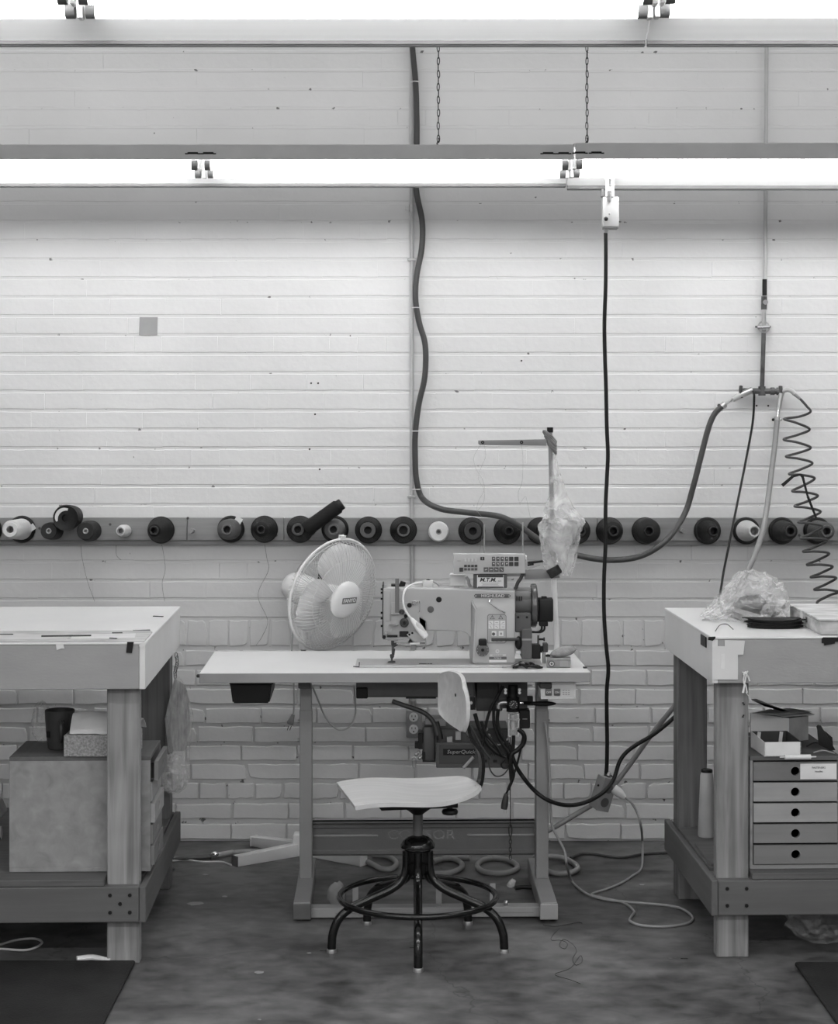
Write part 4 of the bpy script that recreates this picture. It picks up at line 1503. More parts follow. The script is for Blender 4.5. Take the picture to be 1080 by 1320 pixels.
for px0, px1, fx0, fx1 in ((386, 402, 378.5, 400), (691, 707, 694, 721)):
    a, b = tl(P(px0, 1132, 401.9)), tl(P(px1, 1132, 401.9))
    y0 = a.y
    xc = (a.x + b.x) / 2
    upper = MB().span((xc - 0.0185, y0 + 0.002, 0.42), (xc + 0.0185, y0 + 0.056, ZT - 0.0315), bevel=0.002)
    leg = upper.build('leg', M['leg_paint'], table, **kw)
    MB().span((xc - 0.020, y0, 0.06), (xc + 0.020, y0 + 0.058, 0.60), bevel=0.002).build('lower_post', M['leg_paint'], leg, **kw)
    fa, fb = tl(P(fx0, 1188, 422.1)), tl(P(fx1, 1188, 422.1))
    xf0, xf1, yf = fa.x, fb.x, fa.y
    w0 = 0.0245
    ft = MB()
    xm_ = xc
    xs = (xf0 + xf1) / 2
    V = [(xs - 0.026, yf, 0.006), (xs + 0.026, yf, 0.006), (xs + 0.026, yf, 0.058), (xs - 0.026, yf, 0.058)]
    W = [(xm_ - w0, y0 + 0.26, 0.006), (xm_ + w0, y0 + 0.26, 0.006), (xm_ + w0, y0 + 0.26, 0.064), (xm_ - w0, y0 + 0.26, 0.064)]
    vv = [ft.bm.verts.new(p) for p in V + W]
    for f in ((0, 1, 2, 3), (7, 6, 5, 4), (0, 4, 5, 1), (1, 5, 6, 2), (2, 6, 7, 3), (3, 7, 4, 0)):
        ft.bm.faces.new([vv[i] for i in f])
    bmesh.ops.bevel(ft.bm, geom=list(ft.bm.edges), offset=0.002, segments=1, affect='EDGES')
    foot = ft.build('foot', M['leg_paint'], table, **kw)
    MB().span((xs - 0.0275, yf - 0.004, 0.006), (xs + 0.0275, yf + 0.012, 0.0535), bevel=0.0015).build('end_cap', M['mid'] if px0 > 500 else M['darkmid'], foot, **kw)
    MB().cyl((xs, yf + 0.03, 0.0), (xs, yf + 0.03, 0.007), 0.012, seg=14).build('levelling_pad', M['chrome'], foot, **kw)
    MB().cyl((xc, y0 + 0.03, 0.0), (xc, y0 + 0.03, 0.007), 0.012, seg=14).build('levelling_pad', M['chrome'], foot, **kw)
    for z in (0.50, 0.56):
        MB().cyl((xc + (0.020 if px0 > 500 else -0.020), y0 + 0.03, z), (xc + (0.027 if px0 > 500 else -0.027), y0 + 0.03, z), 0.006, seg=10).build('clamp_bolt', M['steel'], leg, **kw)
    MB().span((xc - 0.06, y0 - 0.01, ZT - 0.036), (xc + 0.06, y0 + 0.06, ZT - 0.0312)).build('mount_plate', M['dark'], table, **kw)
    # under-table rail running back to front
    MB().span((xc - 0.019, y0 - 0.12, ZT - 0.055), (xc + 0.019, y0 + 0.001, ZT - 0.0365), bevel=0.002).build('top_arm', M['dark'], table, **kw)
    if px0 < 500:
        XLEG = (xc, y0)
    else:
        XLEGR = (xc, y0)

# embossed back panel between the legs
pz1, pz0 = at_y(5.885, 1057.5), at_y(5.885, 1103)
x0, x1 = XLEG[0] + 0.021, XLEGR[0] - 0.021
yp = tl((0.1, 5.885, 0)).y
pan = MB()
prof = [(0.006, pz0), (0.0, pz0 + 0.006), (0.0, pz0 + 0.016), (0.004, pz0 + 0.02), (0.004, pz1 - 0.026), (0.000, pz1 - 0.022), (0.0, pz1 - 0.012), (-0.010, pz1 - 0.006), (-0.010, pz1), (0.012, pz1)]
A = [pan.bm.verts.new((x0, yp + y, z)) for y, z in prof]
B = [pan.bm.verts.new((x1, yp + y, z)) for y, z in prof]
fs = [pan.bm.faces.new((A[i], B[i], B[i + 1], A[i + 1])) for i in range(len(prof) - 1)]
bmesh.ops.solidify(pan.bm, geom=fs, thickness=0.0015)
panel = pan.build('back_panel', M['leg_paint'], table, smooth=25, **kw)
zr = (pz0 + pz1) / 2 + 0.008
for a_, b_ in ((404, 487), (602, 690)):
    MB().span((tl(P(a_, 1078, 400)).x, yp + 0.0005, zr - 0.004), (tl(P(b_, 1078, 400)).x, yp + 0.006, zr + 0.004), bevel=0.0028, seg=2).build('pressed_rib', M['leg_paint'], panel, **kw)
text('CONSOR', 0.042, (tl(P(543, 1078, 400)).x, yp + 0.0042, zr), M['leg_paint'], panel, name='embossed_lettering', local=True, sx=1.25, extrude=0.0012)

# front bar, treadle brackets
yb0 = tl(P(500, 1186, 420)).y
MB().span((XLEG[0] + 0.0, yb0, 0.004), (XLEGR[0] + 0.0, yb0 + 0.05, 0.034), bevel=0.002).build('front_bar', M['mid'], table, **kw)
MB().span((XLEG[0] + 0.1, yb0 - 0.0012, 0.016), (XLEGR[0] - 0.05, yb0 + 0.0005, 0.020)).build('bar_groove', M['leg_paint'], table, **kw)
for px in (458, 636, 566):
    x = tl(P(px, 1172, 420)).x
    br = MB().span((x - 0.009, yb0 + 0.03, 0.0345), (x + 0.009, yb0 + 0.034, 0.10), bevel=0.001)
    br.span((x - 0.009, yb0 + 0.004, 0.0345), (x + 0.009, yb0 + 0.034, 0.037))
    br.build('treadle_bracket', M['mid'], table, **kw)
MB().ball((tl(P(652, 1168, 418)).x, yb0 + 0.02, 0.043), 0.008, u=10, v=6).build('bracket_screw', M['steel'], table, **kw)

# drawer tray
d0, d1 = tl(P(297, 884, 411)), tl(P(352, 907, 411))
tr = MB()
hw = (d1.x - d0.x) / 2
xc = (d0.x + d1.x) / 2
z0_, z1_ = d1.z, ZT - 0.0318
for (za, zb, sa, sb) in ((z0_, z1_ - 0.006, 0.92, 1.0),):
    V = []
    for z, s_ in ((za, 0.86), (zb, 0.98)):
        V += [(xc - hw * s_ - 0.003, 0.035 + (1 - s_) * 0.06, z), (xc + hw * s_ - 0.003, 0.035 + (1 - s_) * 0.06, z), (xc + hw * s_ - 0.003, 0.36, z), (xc - hw * s_ - 0.003, 0.36, z)]
    vv = [tr.bm.verts.new(p) for p in V]
    for f in ((3, 2, 1, 0), (4, 5, 6, 7), (0, 1, 5, 4), (1, 2, 6, 5), (2, 3, 7, 6), (3, 0, 4, 7)):
        tr.bm.faces.new([vv[i] for i in f])
bmesh.ops.bevel(tr.bm, geom=list(tr.bm.edges), offset=0.004, segments=2, affect='EDGES')
dt = tr.build('drawer_tray', M['black'], table, **kw)
MB().span((xc - hw - 0.003, 0.030, z1_ - 0.008), (xc + hw + 0.001, 0.365, z1_ - 0.0005), bevel=0.002).build('tray_rim', M['black'], dt, **kw)

# switch box under the right front
s0_, s1_ = tl(P(697.5, 884, 411)), tl(P(743, 902.5, 411))
ysw = 0.035
sb = MB().span((s0_.x, ysw, s1_.z), (s1_.x, ysw + 0.10, ZT - 0.0316), bevel=0.003, seg=2).build('switch_box', M['white'], table, **kw)
MB().span((s0_.x + 0.004, ysw - 0.001, s1_.z + 0.006), (s1_.x - 0.004, ysw + 0.001, ZT - 0.042), bevel=0.0005).build('switch_plate', M['offwhite'], sb, **kw)
for k, t_ in enumerate(('OFF', 'ON')):
    xb = tl(P(707.5 + 11 * k, 893.5, 411)).x
    zb = at_y(TLOC.y + ysw, 893.5)
    bt_ = MB().span((xb - 0.0105, ysw - 0.006, zb - 0.011), (xb + 0.0105, ysw - 0.0009, zb + 0.011), bevel=0.0025, seg=2).build('push_button', M['darkmid'], sb, **kw)
    lt = text(t_, 0.009, (xb, ysw - 0.0062, zb - 0.0005), M['lettering_light'], table, name='button_lettering', local=True)
for r_ in range(3):
    for c_ in range(3):
        q = tl(P(727 + 3.4 * c_, 891.2 + 2.6 * r_, 411))
        MB().box((q.x, ysw - 0.0012, q.z), (0.0055, 0.0006, 0.0028)).build('rating_mark', M['mid'], sb, **kw)

# ------------------------------------------------------------------ sewing machine
SM = 402.0
YM = F / SM


def mz(py, s=SM):
    return H - (py - CY) / s


def mx(px, s=SM):
    return (px - CX) / s


def poly(pts, s=SM):
    return [(mx(x, s), mz(y, s)) for x, y in pts]


ms = thing('sewing_machine', 'grey industrial sewing machine with a long arm on the white table', 'sewing machine', (mx(580), YM, ZT))
BE = M['machine']
arm = [(494, 758.5), (500, 757), (560, 757.5), (600, 759), (640, 760.5), (664, 761.5), (664, 845), (607, 845), (607, 826), (605, 820), (601, 816), (594, 813.6), (570, 813), (549.5, 812.6), (549, 801), (541.5, 796), (541.5, 822), (536, 824.5), (494, 824.5)]
body = MB().prism(poly(arm, 400), YM + 0.022, YM + 0.158, bevel=0.006, seg=3).build('arm_body', BE, ms, smooth=40)
col = [(607.5, 860), (664, 860), (664, 771.5), (613, 771.5), (607.5, 777)]
V = poly(col)
cm = MB()
fr = [cm.bm.verts.new((x, YM, z)) for x, z in [(mx(610), ZT + 0.0065), (mx(663.5), ZT + 0.0065), (mx(663.5), mz(786)), (mx(614), mz(786))]]
bk_ = [cm.bm.verts.new((x, YM + 0.024, z)) for x, z in [(mx(607), ZT + 0.0065), (mx(664), ZT + 0.0065), (mx(664), mz(772)), (mx(606), mz(772))]]
b2 = [cm.bm.verts.new(v.co + Vector((0, 0.13, 0))) for v in bk_]
cm.bm.faces.new(fr)
for L1, L2 in ((fr, bk_), (bk_, b2)):
    for i in range(4):
        j = (i + 1) % 4
        cm.bm.faces.new((L1[j], L1[i], L2[i], L2[j]))
cm.bm.faces.new(b2)
bmesh.ops.bevel(cm.bm, geom=list(cm.bm.edges), offset=0.004, segments=2, affect='EDGES')
column = cm.build('column', BE, ms, smooth=40)
# head face plate and screws
MB().prism(poly([(494.5, 761), (503, 761), (503, 800), (494.5, 800)], 400), YM + 0.018, YM + 0.0225, bevel=0.0012).build('face_plate', BE, ms)
MB().prism(poly([(504.5, 824), (541, 824), (541, 796), (548, 800.5), (548.5, 812), (541, 801), (541, 790), (540, 776), (504.5, 776)], 400), YM + 0.019, YM + 0.0225, bevel=0.001).build('head_cover', BE, ms)
MB().span((mx(492.4), YM + 0.03, mz(821)), (mx(494.2), YM + 0.15, mz(755))).build('end_plate', M['dark'], ms)
for py in (759.5, 764, 772, 790, 797, 807):
    q = (mx(491.6, 400), YM + 0.03, mz(py, 400))
    MB().cyl((q[0] - 0.0025, q[1], q[2]), (q[0] + 0.004, q[1], q[2]), 0.0036, seg=10).build('plate_screw', M['black'], ms)


def knob(px, py, r, depth, mat_, name, y=None, seg=20, s=400.0, parent=None):
    y = YM + 0.021 if y is None else y
    x, z = mx(px, s), mz(py, s)
    return MB().lathe([(0, depth), (r * 0.75, depth), (r, depth * 0.8), (r, 0), (0, 0)], M=Matrix.Translation((x, y, z)) @ Matrix.Rotation(math.pi / 2, 4, 'X'), seg=seg).build(name, mat_, parent or ms, smooth=40)


knob(565.6, 772.6, 0.009, 0.003, M['black'], 'arm_plug', y=YM + 0.0225)
knob(555, 785.2, 0.0105, 0.004, M['darkmid'], 'arm_cap', y=YM + 0.0225)
knob(527.7, 779.6, 0.0075, 0.010, M['black'], 'tension_post')
knob(534.2, 776.4, 0.009, 0.012, M['chrome'], 'tension_disc')
knob(518, 788, 0.008, 0.014, M['dark'], 'tension_spring')
knob(523, 793.5, 0.006, 0.012, M['black'], 'tension_stud')
dl_ = knob(521, 801.8, 0.0145, 0.020, M['dark'], 'tension_dial')
knob(521, 801.8, 0.006, 0.024, M['black'], 'dial_centre', parent=dl_)
MB().tube([(mx(x, 400), YM + 0.014, mz(y, 400)) for x, y in ((533, 778), (540, 774), (540.6, 786), (539, 790))], 0.0014, seg=6).build('thread_hook', M['chrome'], ms)
MB().span((mx(514.8, 400), YM + 0.012, mz(820, 400)), (mx(526.5, 400), YM + 0.022, mz(813, 400)), bevel=0.001).build('release_block', M['black'], ms)
MB().prism(poly([(524, 817), (533, 812.5), (549, 822), (549, 825), (536, 827), (530, 823)], 400), YM + 0.010, YM + 0.018, bevel=0.001).build('lamp_bracket', BE, ms)
for q in ((527.5, 817), (531.3, 815)):
    knob(q[0], q[1], 0.0034, 0.004, M['black'], 'bracket_screw', y=YM + 0.0105, seg=10)
# take-up guard, lever plates
MB().span((mx(509.3, 400), YM + 0.008, mz(791, 400)), (mx(514.3, 400), YM + 0.012, mz(745, 400)), bevel=0.001).build('take_up_guard', grey('guard_film', 0.17, 0.3), ms)
MB().span((mx(504, 400), YM + 0.005, mz(791.5, 400)), (mx(515, 400), YM + 0.019, mz(789, 400)), bevel=0.001).build('thread_guide', M['chrome'], ms)
MB().lathe([(0, 0), (0.016, 0), (0.016, 0.0018), (0, 0.002)], M=Matrix.Translation((mx(507.5, 400), YM + 0.009, mz(805, 400)))).build('guide_disc', M['steel'], ms)
MB().span((mx(499, 400), YM + 0.010, mz(820.5, 400)), (mx(512.5, 400), YM + 0.022, mz(818, 400))).build('lift_bar', M['black'], ms)
knob(495, 820.5, 0.006, 0.012, M['black'], 'lift_pivot', seg=12)
knob(498.3, 815.3, 0.005, 0.010, M['steel'], 'lift_screw', seg=12)
tp = MB()
tp.span((mx(504, 400), YM + 0.05, mz(756.5, 400)), (mx(522, 400), YM + 0.09, mz(754.5, 400)), bevel=0.001)
tp.box((mx(519, 400), YM + 0.06, mz(753, 400)), (0.018, 0.02, 0.012), rot=Matrix.Rotation(0.3, 3, 'Y'), bevel=0.002)
tp.build('top_guide', M['black'], ms)
# foot
MB().span((mx(499.5, 400), YM + 0.03, mz(826, 400)), (mx(513, 400), YM + 0.06, mz(822.5, 400)), bevel=0.001).build('bar_bush', M['steel'], ms)
bar = MB().cyl((mx(506.3, 400), YM + 0.045, mz(848, 400)), (mx(506.3, 400), YM + 0.045, mz(824, 400)), 0.0042, seg=12).build('presser_bar', M['darkmid'], ms)
pf = MB()
pf.box((mx(506, 400), YM + 0.045, mz(829, 400)), (0.010, 0.014, 0.018), bevel=0.002)
pf.box((mx(509.5, 400), YM + 0.040, mz(831.5, 400)), (0.016, 0.012, 0.010), rot=Matrix.Rotation(-0.5, 3, 'Y'), bevel=0.002)
pf.box((mx(507, 400), YM + 0.042, mz(841, 400)), (0.009, 0.012, 0.022), rot=Matrix.Rotation(0.15, 3, 'Y'), bevel=0.002)
pf.box((mx(504.8, 400), YM + 0.040, mz(846.5, 400)), (0.010, 0.012, 0.014), rot=Matrix.Rotation(-0.2, 3, 'Y'), bevel=0.002)
pf.build('foot_clamp', M['dark'], bar)['kind'] = 'stuff'
MB().prism(poly([(499.5, 855.5), (509.5, 855.5), (509.5, 853.2), (506, 852.4), (506, 847), (504, 847), (503.5, 852.5), (499.5, 853.8)], 400), YM + 0.036, YM + 0.052, bevel=0.0006).build('presser_foot', M['dark'], ms)
hb = MB().cyl((mx(511, 400), YM + 0.02, mz(829, 400)), (mx(549, 400), YM + 0.02, mz(828.6, 400)), 0.003, seg=10).build('guide_rod', M['chrome'], ms)
MB().cyl((mx(528, 400), YM + 0.02, mz(829, 400)), (mx(541, 400), YM + 0.02, mz(829, 400)), 0.0045, seg=12).build('rod_sleeve', M['white'], hb)
MB().box((mx(548.6, 400), YM + 0.02, mz(828.6, 400)), (0.004, 0.008, 0.016)).build('rod_end', M['steel'], hb)
MB().prism(poly([(525.5, 827), (532.5, 827), (528.5, 822.5)], 400), YM + 0.011, YM + 0.016).build('pivot_wedge', M['black'], ms)
MB().span((mx(530.5, 400), YM + 0.05, mz(838.5, 400)), (mx(536.5, 400), YM + 0.07, mz(830, 400)), bevel=0.001).build('needle_block', M['mid'], ms)
# bed
yb1 = F / 404.6
MB().span((mx(458, 404), yb1, ZT + 0.0004), (mx(700, 404), yb1 + 0.175, ZT + 0.006), bevel=0.0015).build('bed_plate', grey('bed_enamel', 0.48, 0.35, var=0.06), ms)
for k, (a_, b_) in enumerate(((540, 550), (550.5, 553.5), (554, 557))):
    q0, q1 = P(a_, 855.2, 401), P(b_, 856.4, 401)
    MB().span((q0.x, yb1 + 0.04, ZT + 0.0058), (q1.x, yb1 + 0.052, ZT + 0.0068)).build('bed_slot', M['black'], ms)
MB().tube([(mx(455.5, 404), yb1 + 0.0, ZT + 0.004), (mx(463, 404), yb1 - 0.003, ZT + 0.003), (mx(463, 404), yb1 + 0.02, ZT + 0.014)], 0.0018, seg=6, sub=1).build('hinge_wire', M['dark'], ms)
MB().span((mx(496, 401), yb1 + 0.03, ZT + 0.0058), (mx(516, 401), yb1 + 0.07, ZT + 0.0066), bevel=0.0004).build('needle_plate', M['steel'], ms)
# stitch dial
sd = knob(621.8, 837.2, 0.0205, 0.016, M['darkmid'], 'stitch_dial', y=YM - 0.0003, s=SM, seg=32)
knob(621.8, 837.2, 0.0055, 0.019, M['black'], 'dial_hub', y=YM - 0.001, s=SM, parent=sd)
for k in range(11):
    a_ = 2 * math.pi * k / 11
    MB().box((mx(621.8) + 0.0172 * math.cos(a_), YM - 0.0152, mz(837.2) + 0.0172 * math.sin(a_)), (0.0016, 0.001, 0.0016)).build('dial_mark', M['offwhite'], sd)
MB().span((mx(616.6), YM - 0.020, mz(831.5)), (mx(627), YM - 0.0005, mz(823)), bevel=0.003).build('dial_lock', M['black'], ms)
# name plate
npx = poly([(611, 768.8), (613, 766.4), (656, 766.4), (659, 768.8), (656, 771.4), (613, 771.4)])
npl = MB().prism(npx, YM + 0.0195, YM + 0.0225, bevel=0.0005).build('name_plate', M['darkmid'], ms)
text('HIGHLEAD', 0.0125, (mx(635.5), YM + 0.0192, mz(768.9)), M['offwhite'], npl, sx=1.25, bold=0.0002)
for px in (613.5, 656.5):
    knob(px, 768.9, 0.0016, 0.0012, M['white'], 'plate_rivet', y=YM + 0.0194, s=SM, seg=8)
# warning label
lb = MB().prism(poly([(628, 829), (628, 794), (630, 791.8), (650.5, 791.8), (652.5, 794), (652.5, 827), (650.5, 829.2), (630, 829.2)]), YM - 0.0008, YM + 0.0004).build('warning_label', M['darkmid'], ms, smooth=0)
MB().prism(poly([(628.6, 828.6), (628.6, 794.2), (630.3, 792.5), (650.2, 792.5), (651.9, 794.2), (651.9, 826.8), (650.2, 828.6), (630.3, 828.6)]), YM - 0.0012, YM - 0.0006).build('label_face', BE, lb, smooth=0)
for px in (634.5, 645.3):
    MB().prism(poly([(px - 3.1, 798), (px + 3.1, 798), (px, 792.8)]), YM - 0.0018, YM - 0.0011).build('warning_triangle', M['lettering_dark'], lb, smooth=0)
    MB().prism(poly([(px - 1.9, 797.3), (px + 1.9, 797.3), (px, 794.2)]), YM - 0.0022, YM - 0.0017).build('triangle_face', M['offwhite'], lb, smooth=0)
    MB().box((mx(px), YM - 0.0023, mz(796)), (0.0014, 0.0004, 0.005)).build('triangle_mark', M['lettering_dark'], lb)
for r_, py in enumerate((802.6, 808)):
    for c_, px in enumerate((632.7, 640.2, 647.8)):
        MB().box((mx(px), YM - 0.0016, mz(py)), (0.0158, 0.0008, 0.0122)).build('pictogram', M['white'], lb)
        MB().box((mx(px) - 0.001 + 0.001 * c_, YM - 0.0022, mz(py)), (0.009, 0.0005, 0.0016), rot=Matrix.Rotation(0.6 - 0.5 * c_ + 0.4 * r_, 3, 'Y')).build('pictogram_mark', M['mid'], lb)
for px in (636.7, 645.7):
    MB().box((mx(px), YM - 0.0016, mz(816.6)), (0.015, 0.0008, 0.0165)).build('pictogram', M['white'], lb)
MB().cyl((mx(636), YM - 0.0026, mz(817.2)), (mx(636), YM - 0.0018, mz(817.2)), 0.0052, seg=14).build('pictogram_mark', M['darkmid'], lb)
MB().box((mx(645.7), YM - 0.0022, mz(816.8)), (0.006, 0.0005, 0.007)).build('pictogram_mark', M['mid'], lb)
for px in (633, 638, 643, 649):
    MB().box((mx(px), YM - 0.0016, mz(826.3)), (0.0075, 0.0006, 0.003)).build('label_line', M['white'], lb)
# maker's label
for (py, w_, h_, mt, nm) in ((844.6, 0.052, 0.0055, M['offwhite'], 'maker_label'), (848.3, 0.056, 0.0078, M['darkmid'], 'model_label'), (852.3, 0.056, 0.0075, M['white'], 'serial_label')):
    o = MB().box((mx(641.6), YM - 0.0006, mz(py)), (w_, 0.0012, h_), bevel=0.0004).build(nm, mt, ms, smooth=0)
text('HIGHLEAD', 0.0055, (mx(641.3), YM - 0.0014, mz(844.6)), M['lettering_dark'], ms, name='maker_lettering', sx=1.25)
text('GC0618', 0.006, (mx(641.3), YM - 0.0014, mz(848.3)), M['lettering_light'], ms, name='model_lettering', sx=1.15)
MB().cyl((mx(641), YM - 0.001, mz(839.5)), (mx(641), YM, mz(839.5)), 0.0062, seg=18).build('round_mark', M['offwhite'], ms)
text('CE', 0.006, (mx(641), YM - 0.0013, mz(839.5)), M['lettering_dark'], ms, name='mark_lettering')
# wire hook
MB().tube([(mx(x), YM + yy, mz(y)) for x, y, yy in ((634, 772.5, 0.018), (631.2, 774.5, 0.012), (631, 777, 0.004), (636, 781, -0.006), (643, 785.5, -0.010), (651, 789.5, -0.012))], 0.0022, seg=8).build('wire_hook', M['chrome'], ms)
MB().tube([(mx(x), YM + 0.016, mz(y)) for x, y in ((636, 778), (641, 780.5), (645, 781.5))], 0.0018, seg=6).build('hook_wire', M['dark'], ms)
# right end: gear housing, hand wheel, motor
gh = M['darkmid']
yc0, yc1 = YM + 0.018, YM + 0.15
MB().span((mx(664.2), yc0 + 0.02, mz(775)), (mx(686), yc1 - 0.02, mz(764.5)), bevel=0.006, seg=2).build('top_housing', grey('housing_enamel', 0.20, 0.35), ms)
MB().cyl((mx(664.2), YM + 0.085, mz(778)), (mx(686), YM + 0.085, mz(778)), 0.045, seg=28).build('bearing_boss', grey('boss_enamel', 0.16, 0.35), ms)
for px in (667, 670, 673):
    MB().span((mx(px - 0.7), yc0 + 0.014, mz(776)), (mx(px + 0.5), yc0 + 0.03, mz(770))).build('vent_slot', M['black'], ms)
MB().span((mx(664.2), yc0, mz(816)), (mx(685), yc1, mz(791)), bevel=0.003).build('side_housing', gh, ms)
for px in (668.2, 679.5):
    knob(px, 796.4, 0.004, 0.002, M['black'], 'housing_screw', y=yc0, s=SM, seg=10)
MB().span((mx(672.3), YM - 0.004, mz(849.5)), (mx(685.6), YM + 0.10, mz(811)), bevel=0.002).build('lower_housing', gh, ms)
MB().span((mx(672.5), YM - 0.0055, mz(825.3)), (mx(685.4), YM - 0.0035, mz(823))).build('housing_seam', M['mid'], ms)
wy = YM + 0.085
hwm = Matrix.Translation((mx(686.6), wy, mz(784))) @ Matrix.Rotation(math.pi / 2, 4, 'Y')
hw_ = MB().lathe([(0.0, 0.0), (0.055, 0.0), (0.064, 0.003), (0.069, 0.0), (0.071, 0.004), (0.071, 0.014), (0.066, 0.018), (0.05, 0.0205), (0.0, 0.0205)], M=hwm, seg=40).build('hand_wheel', grey('wheel_metal', 0.12, 0.25, metal=0.4), ms)
mo = MB()
mo.cyl((mx(695.6), wy, mz(789.5)), (mx(714), wy, mz(789.5)), 0.040, seg=28)
mo.build('position_sensor', M['black'], ms)
MB().span((mx(696), wy - 0.045, mz(803)), (mx(714.5), wy - 0.01, mz(773.5)), bevel=0.004, seg=2).build('sensor_case', M['black'], ms)
MB().span((mx(696.5), wy - 0.040, mz(809.5)), (mx(707.8), wy - 0.012, mz(802.5)), bevel=0.002).build('sensor_foot', M['black'], ms)
MB().span((mx(699.5), wy - 0.03, mz(774)), (mx(706.5), wy - 0.015, mz(771)), bevel=0.001).build('sensor_tab', M['black'], ms)
for k in range(2):
    MB().tube([(mx(x + 3.5 * k), wy - 0.03, mz(y)) for x, y in ((700, 809), (699.5, 814), (696, 817), (690, 817.5), (684, 817))], 0.0035, seg=8).build('sensor_cable', M['black'], ms)
MB().cyl((mx(633), YM - 0.016, mz(823.5)), (mx(668), YM - 0.016, mz(823.2)), 0.0050, seg=14).build('reverse_lever', M['dark'], ms)
lv = MB().ball((mx(668.5), YM + 0.004, mz(829)), 0.02, scale=(0.6, 0.6, 1.1)).build('lever_pivot', M['black'], ms)
MB().span((mx(665), YM + 0.01, mz(843.5)), (mx(671.6), YM + 0.03, mz(839)), bevel=0.001).build('white_fitting', M['white'], ms)
rt = MB()
rt.span((mx(686), YM + 0.01, mz(850)), (mx(697), YM + 0.06, mz(832)), bevel=0.002)
rt.build('solenoid', M['black'], ms)
MB().span((mx(693.2), YM + 0.02, mz(836)), (mx(695.3), YM + 0.03, mz(820)), bevel=0.001).build('bracket_arm', M['dark'], ms)
MB().cyl((mx(695), YM + 0.02, mz(825)), (mx(702), YM + 0.02, mz(825)), 0.0035, seg=10).build('thumb_screw', M['black'], ms)
MB().cyl((mx(701), YM + 0.02, mz(825)), (mx(702.6), YM + 0.02, mz(825)), 0.0065, seg=12).build('thumb_head', M['black'], ms)
MB().span((mx(700), YM + 0.0, mz(841)), (mx(706.3), YM + 0.03, mz(829.5)), bevel=0.002).build('guide_block', M['dark'], ms)
MB().span((mx(695), YM + 0.015, mz(842)), (mx(700.2), YM + 0.025, mz(834)), bevel=0.001).build('guide_arm', M['black'], ms)
MB().cyl((mx(701.5), YM + 0.012, ZT + 0.007), (mx(701.5), YM + 0.012, mz(840)), 0.0055, seg=12).build('guide_stem', M['steel'], ms)
MB().ball((mx(706.5), YM + 0.01, mz(845.8)), 0.0055, scale=(1.5, 1, 0.9)).build('guide_knob', M['black'], ms)
# top: oil cup, tray, work lamp
MB().span((mx(544.7, 400), YM + 0.05, mz(758.5, 400)), (mx(558.3, 400), YM + 0.085, mz(749.2, 400)), bevel=0.003, seg=2).build('lamp_base', M['offwhite'], ms)
MB().ball((mx(552, 400), YM + 0.068, mz(749, 400)), 0.007, scale=(1, 1, 0.45)).build('lamp_switch', M['black'], ms)
MB().prism(poly([(562.5, 762), (565.5, 758.3), (592.5, 758.5), (595, 761), (593, 762)], 400), YM + 0.05, YM + 0.12, bevel=0.001).build('spool_tray', M['mid'], ms)
MB().tube([(mx(x, 400), YM + yy, mz(y, 400)) for x, y, yy in ((545, 752, 0.06), (535, 753, 0.05), (525, 757, 0.03), (520.5, 764, 0.01), (519.8, 775, 0.0), (523, 786, -0.006), (531, 797, -0.01))], 0.0034, seg=10).build('lamp_neck', M['white'], ms)
MB().tube([(mx(x, 400), YM + 0.07, mz(y, 400)) for x, y in ((558, 751), (563, 754), (567, 758.5))], 0.0022, seg=8).build('lamp_cable', M['mid'], ms)
a_, b_ = Vector((mx(530.5, 400), YM - 0.010, mz(796, 400))), Vector((mx(550, 400), YM - 0.022, mz(820, 400)))
d_ = (b_ - a_)
LM = Matrix.Translation(a_) @ d_.to_track_quat('Z', 'Y').to_matrix().to_4x4()
L_ = d_.length
lh = MB().lathe([(0.0, -0.004), (0.005, -0.004), (0.009, 0.004), (0.015, L_ * 0.4), (0.0165, L_ * 0.75), (0.013, L_ * 0.95), (0.0, L_)], M=LM @ Matrix.Diagonal((1, 0.7, 1, 1)), seg=24).build('lamp_head', M['white'], ms, smooth=60)
cen = (a_ + b_) / 2 + Vector((0.004, -0.0115, 0.004))
an = math.atan2(d_.x, -d_.z)
MB().ball(cen, 0.013, scale=(0.62, 0.3, 1.7), rot=Matrix.Rotation(-an, 3, 'Y')).build('lamp_lens', M['offwhite'], lh, smooth=60)
# control panel on the arm
yP = YM + 0.04
sP = F / yP
PAN = poly([(584.3, 714), (676.5, 714.2), (677, 739.5), (584.5, 740)], sP)
cpn = MB().prism(PAN, yP, yP + 0.035, bevel=0.003, seg=2).build('control_panel', grey('panel_plastic', 0.50, 0.4), ms)
MB().ball((mx(678, sP), yP + 0.018, mz(720, sP)), 0.007, scale=(0.6, 1, 1.4)).build('panel_knob', M['white'], ms)
key_mesh = {}


def key(px, py, w, h, mat_, letter=None):
    kk = (w, h, mat_.name)
    x, z = mx(px, sP), mz(py, sP)
    if kk not in key_mesh:
        o = MB().box((0, 0, 0), (w, 0.004, h), bevel=0.0006).build('key', mat_, cpn, local=True)
        key_mesh[kk] = o.data
    else:
        o = bpy.data.objects.new('key', key_mesh[kk])
        COL.objects.link(o)
        o.parent = cpn
    o.location = Vector((x, yP - 0.0008, z)) - ms.location


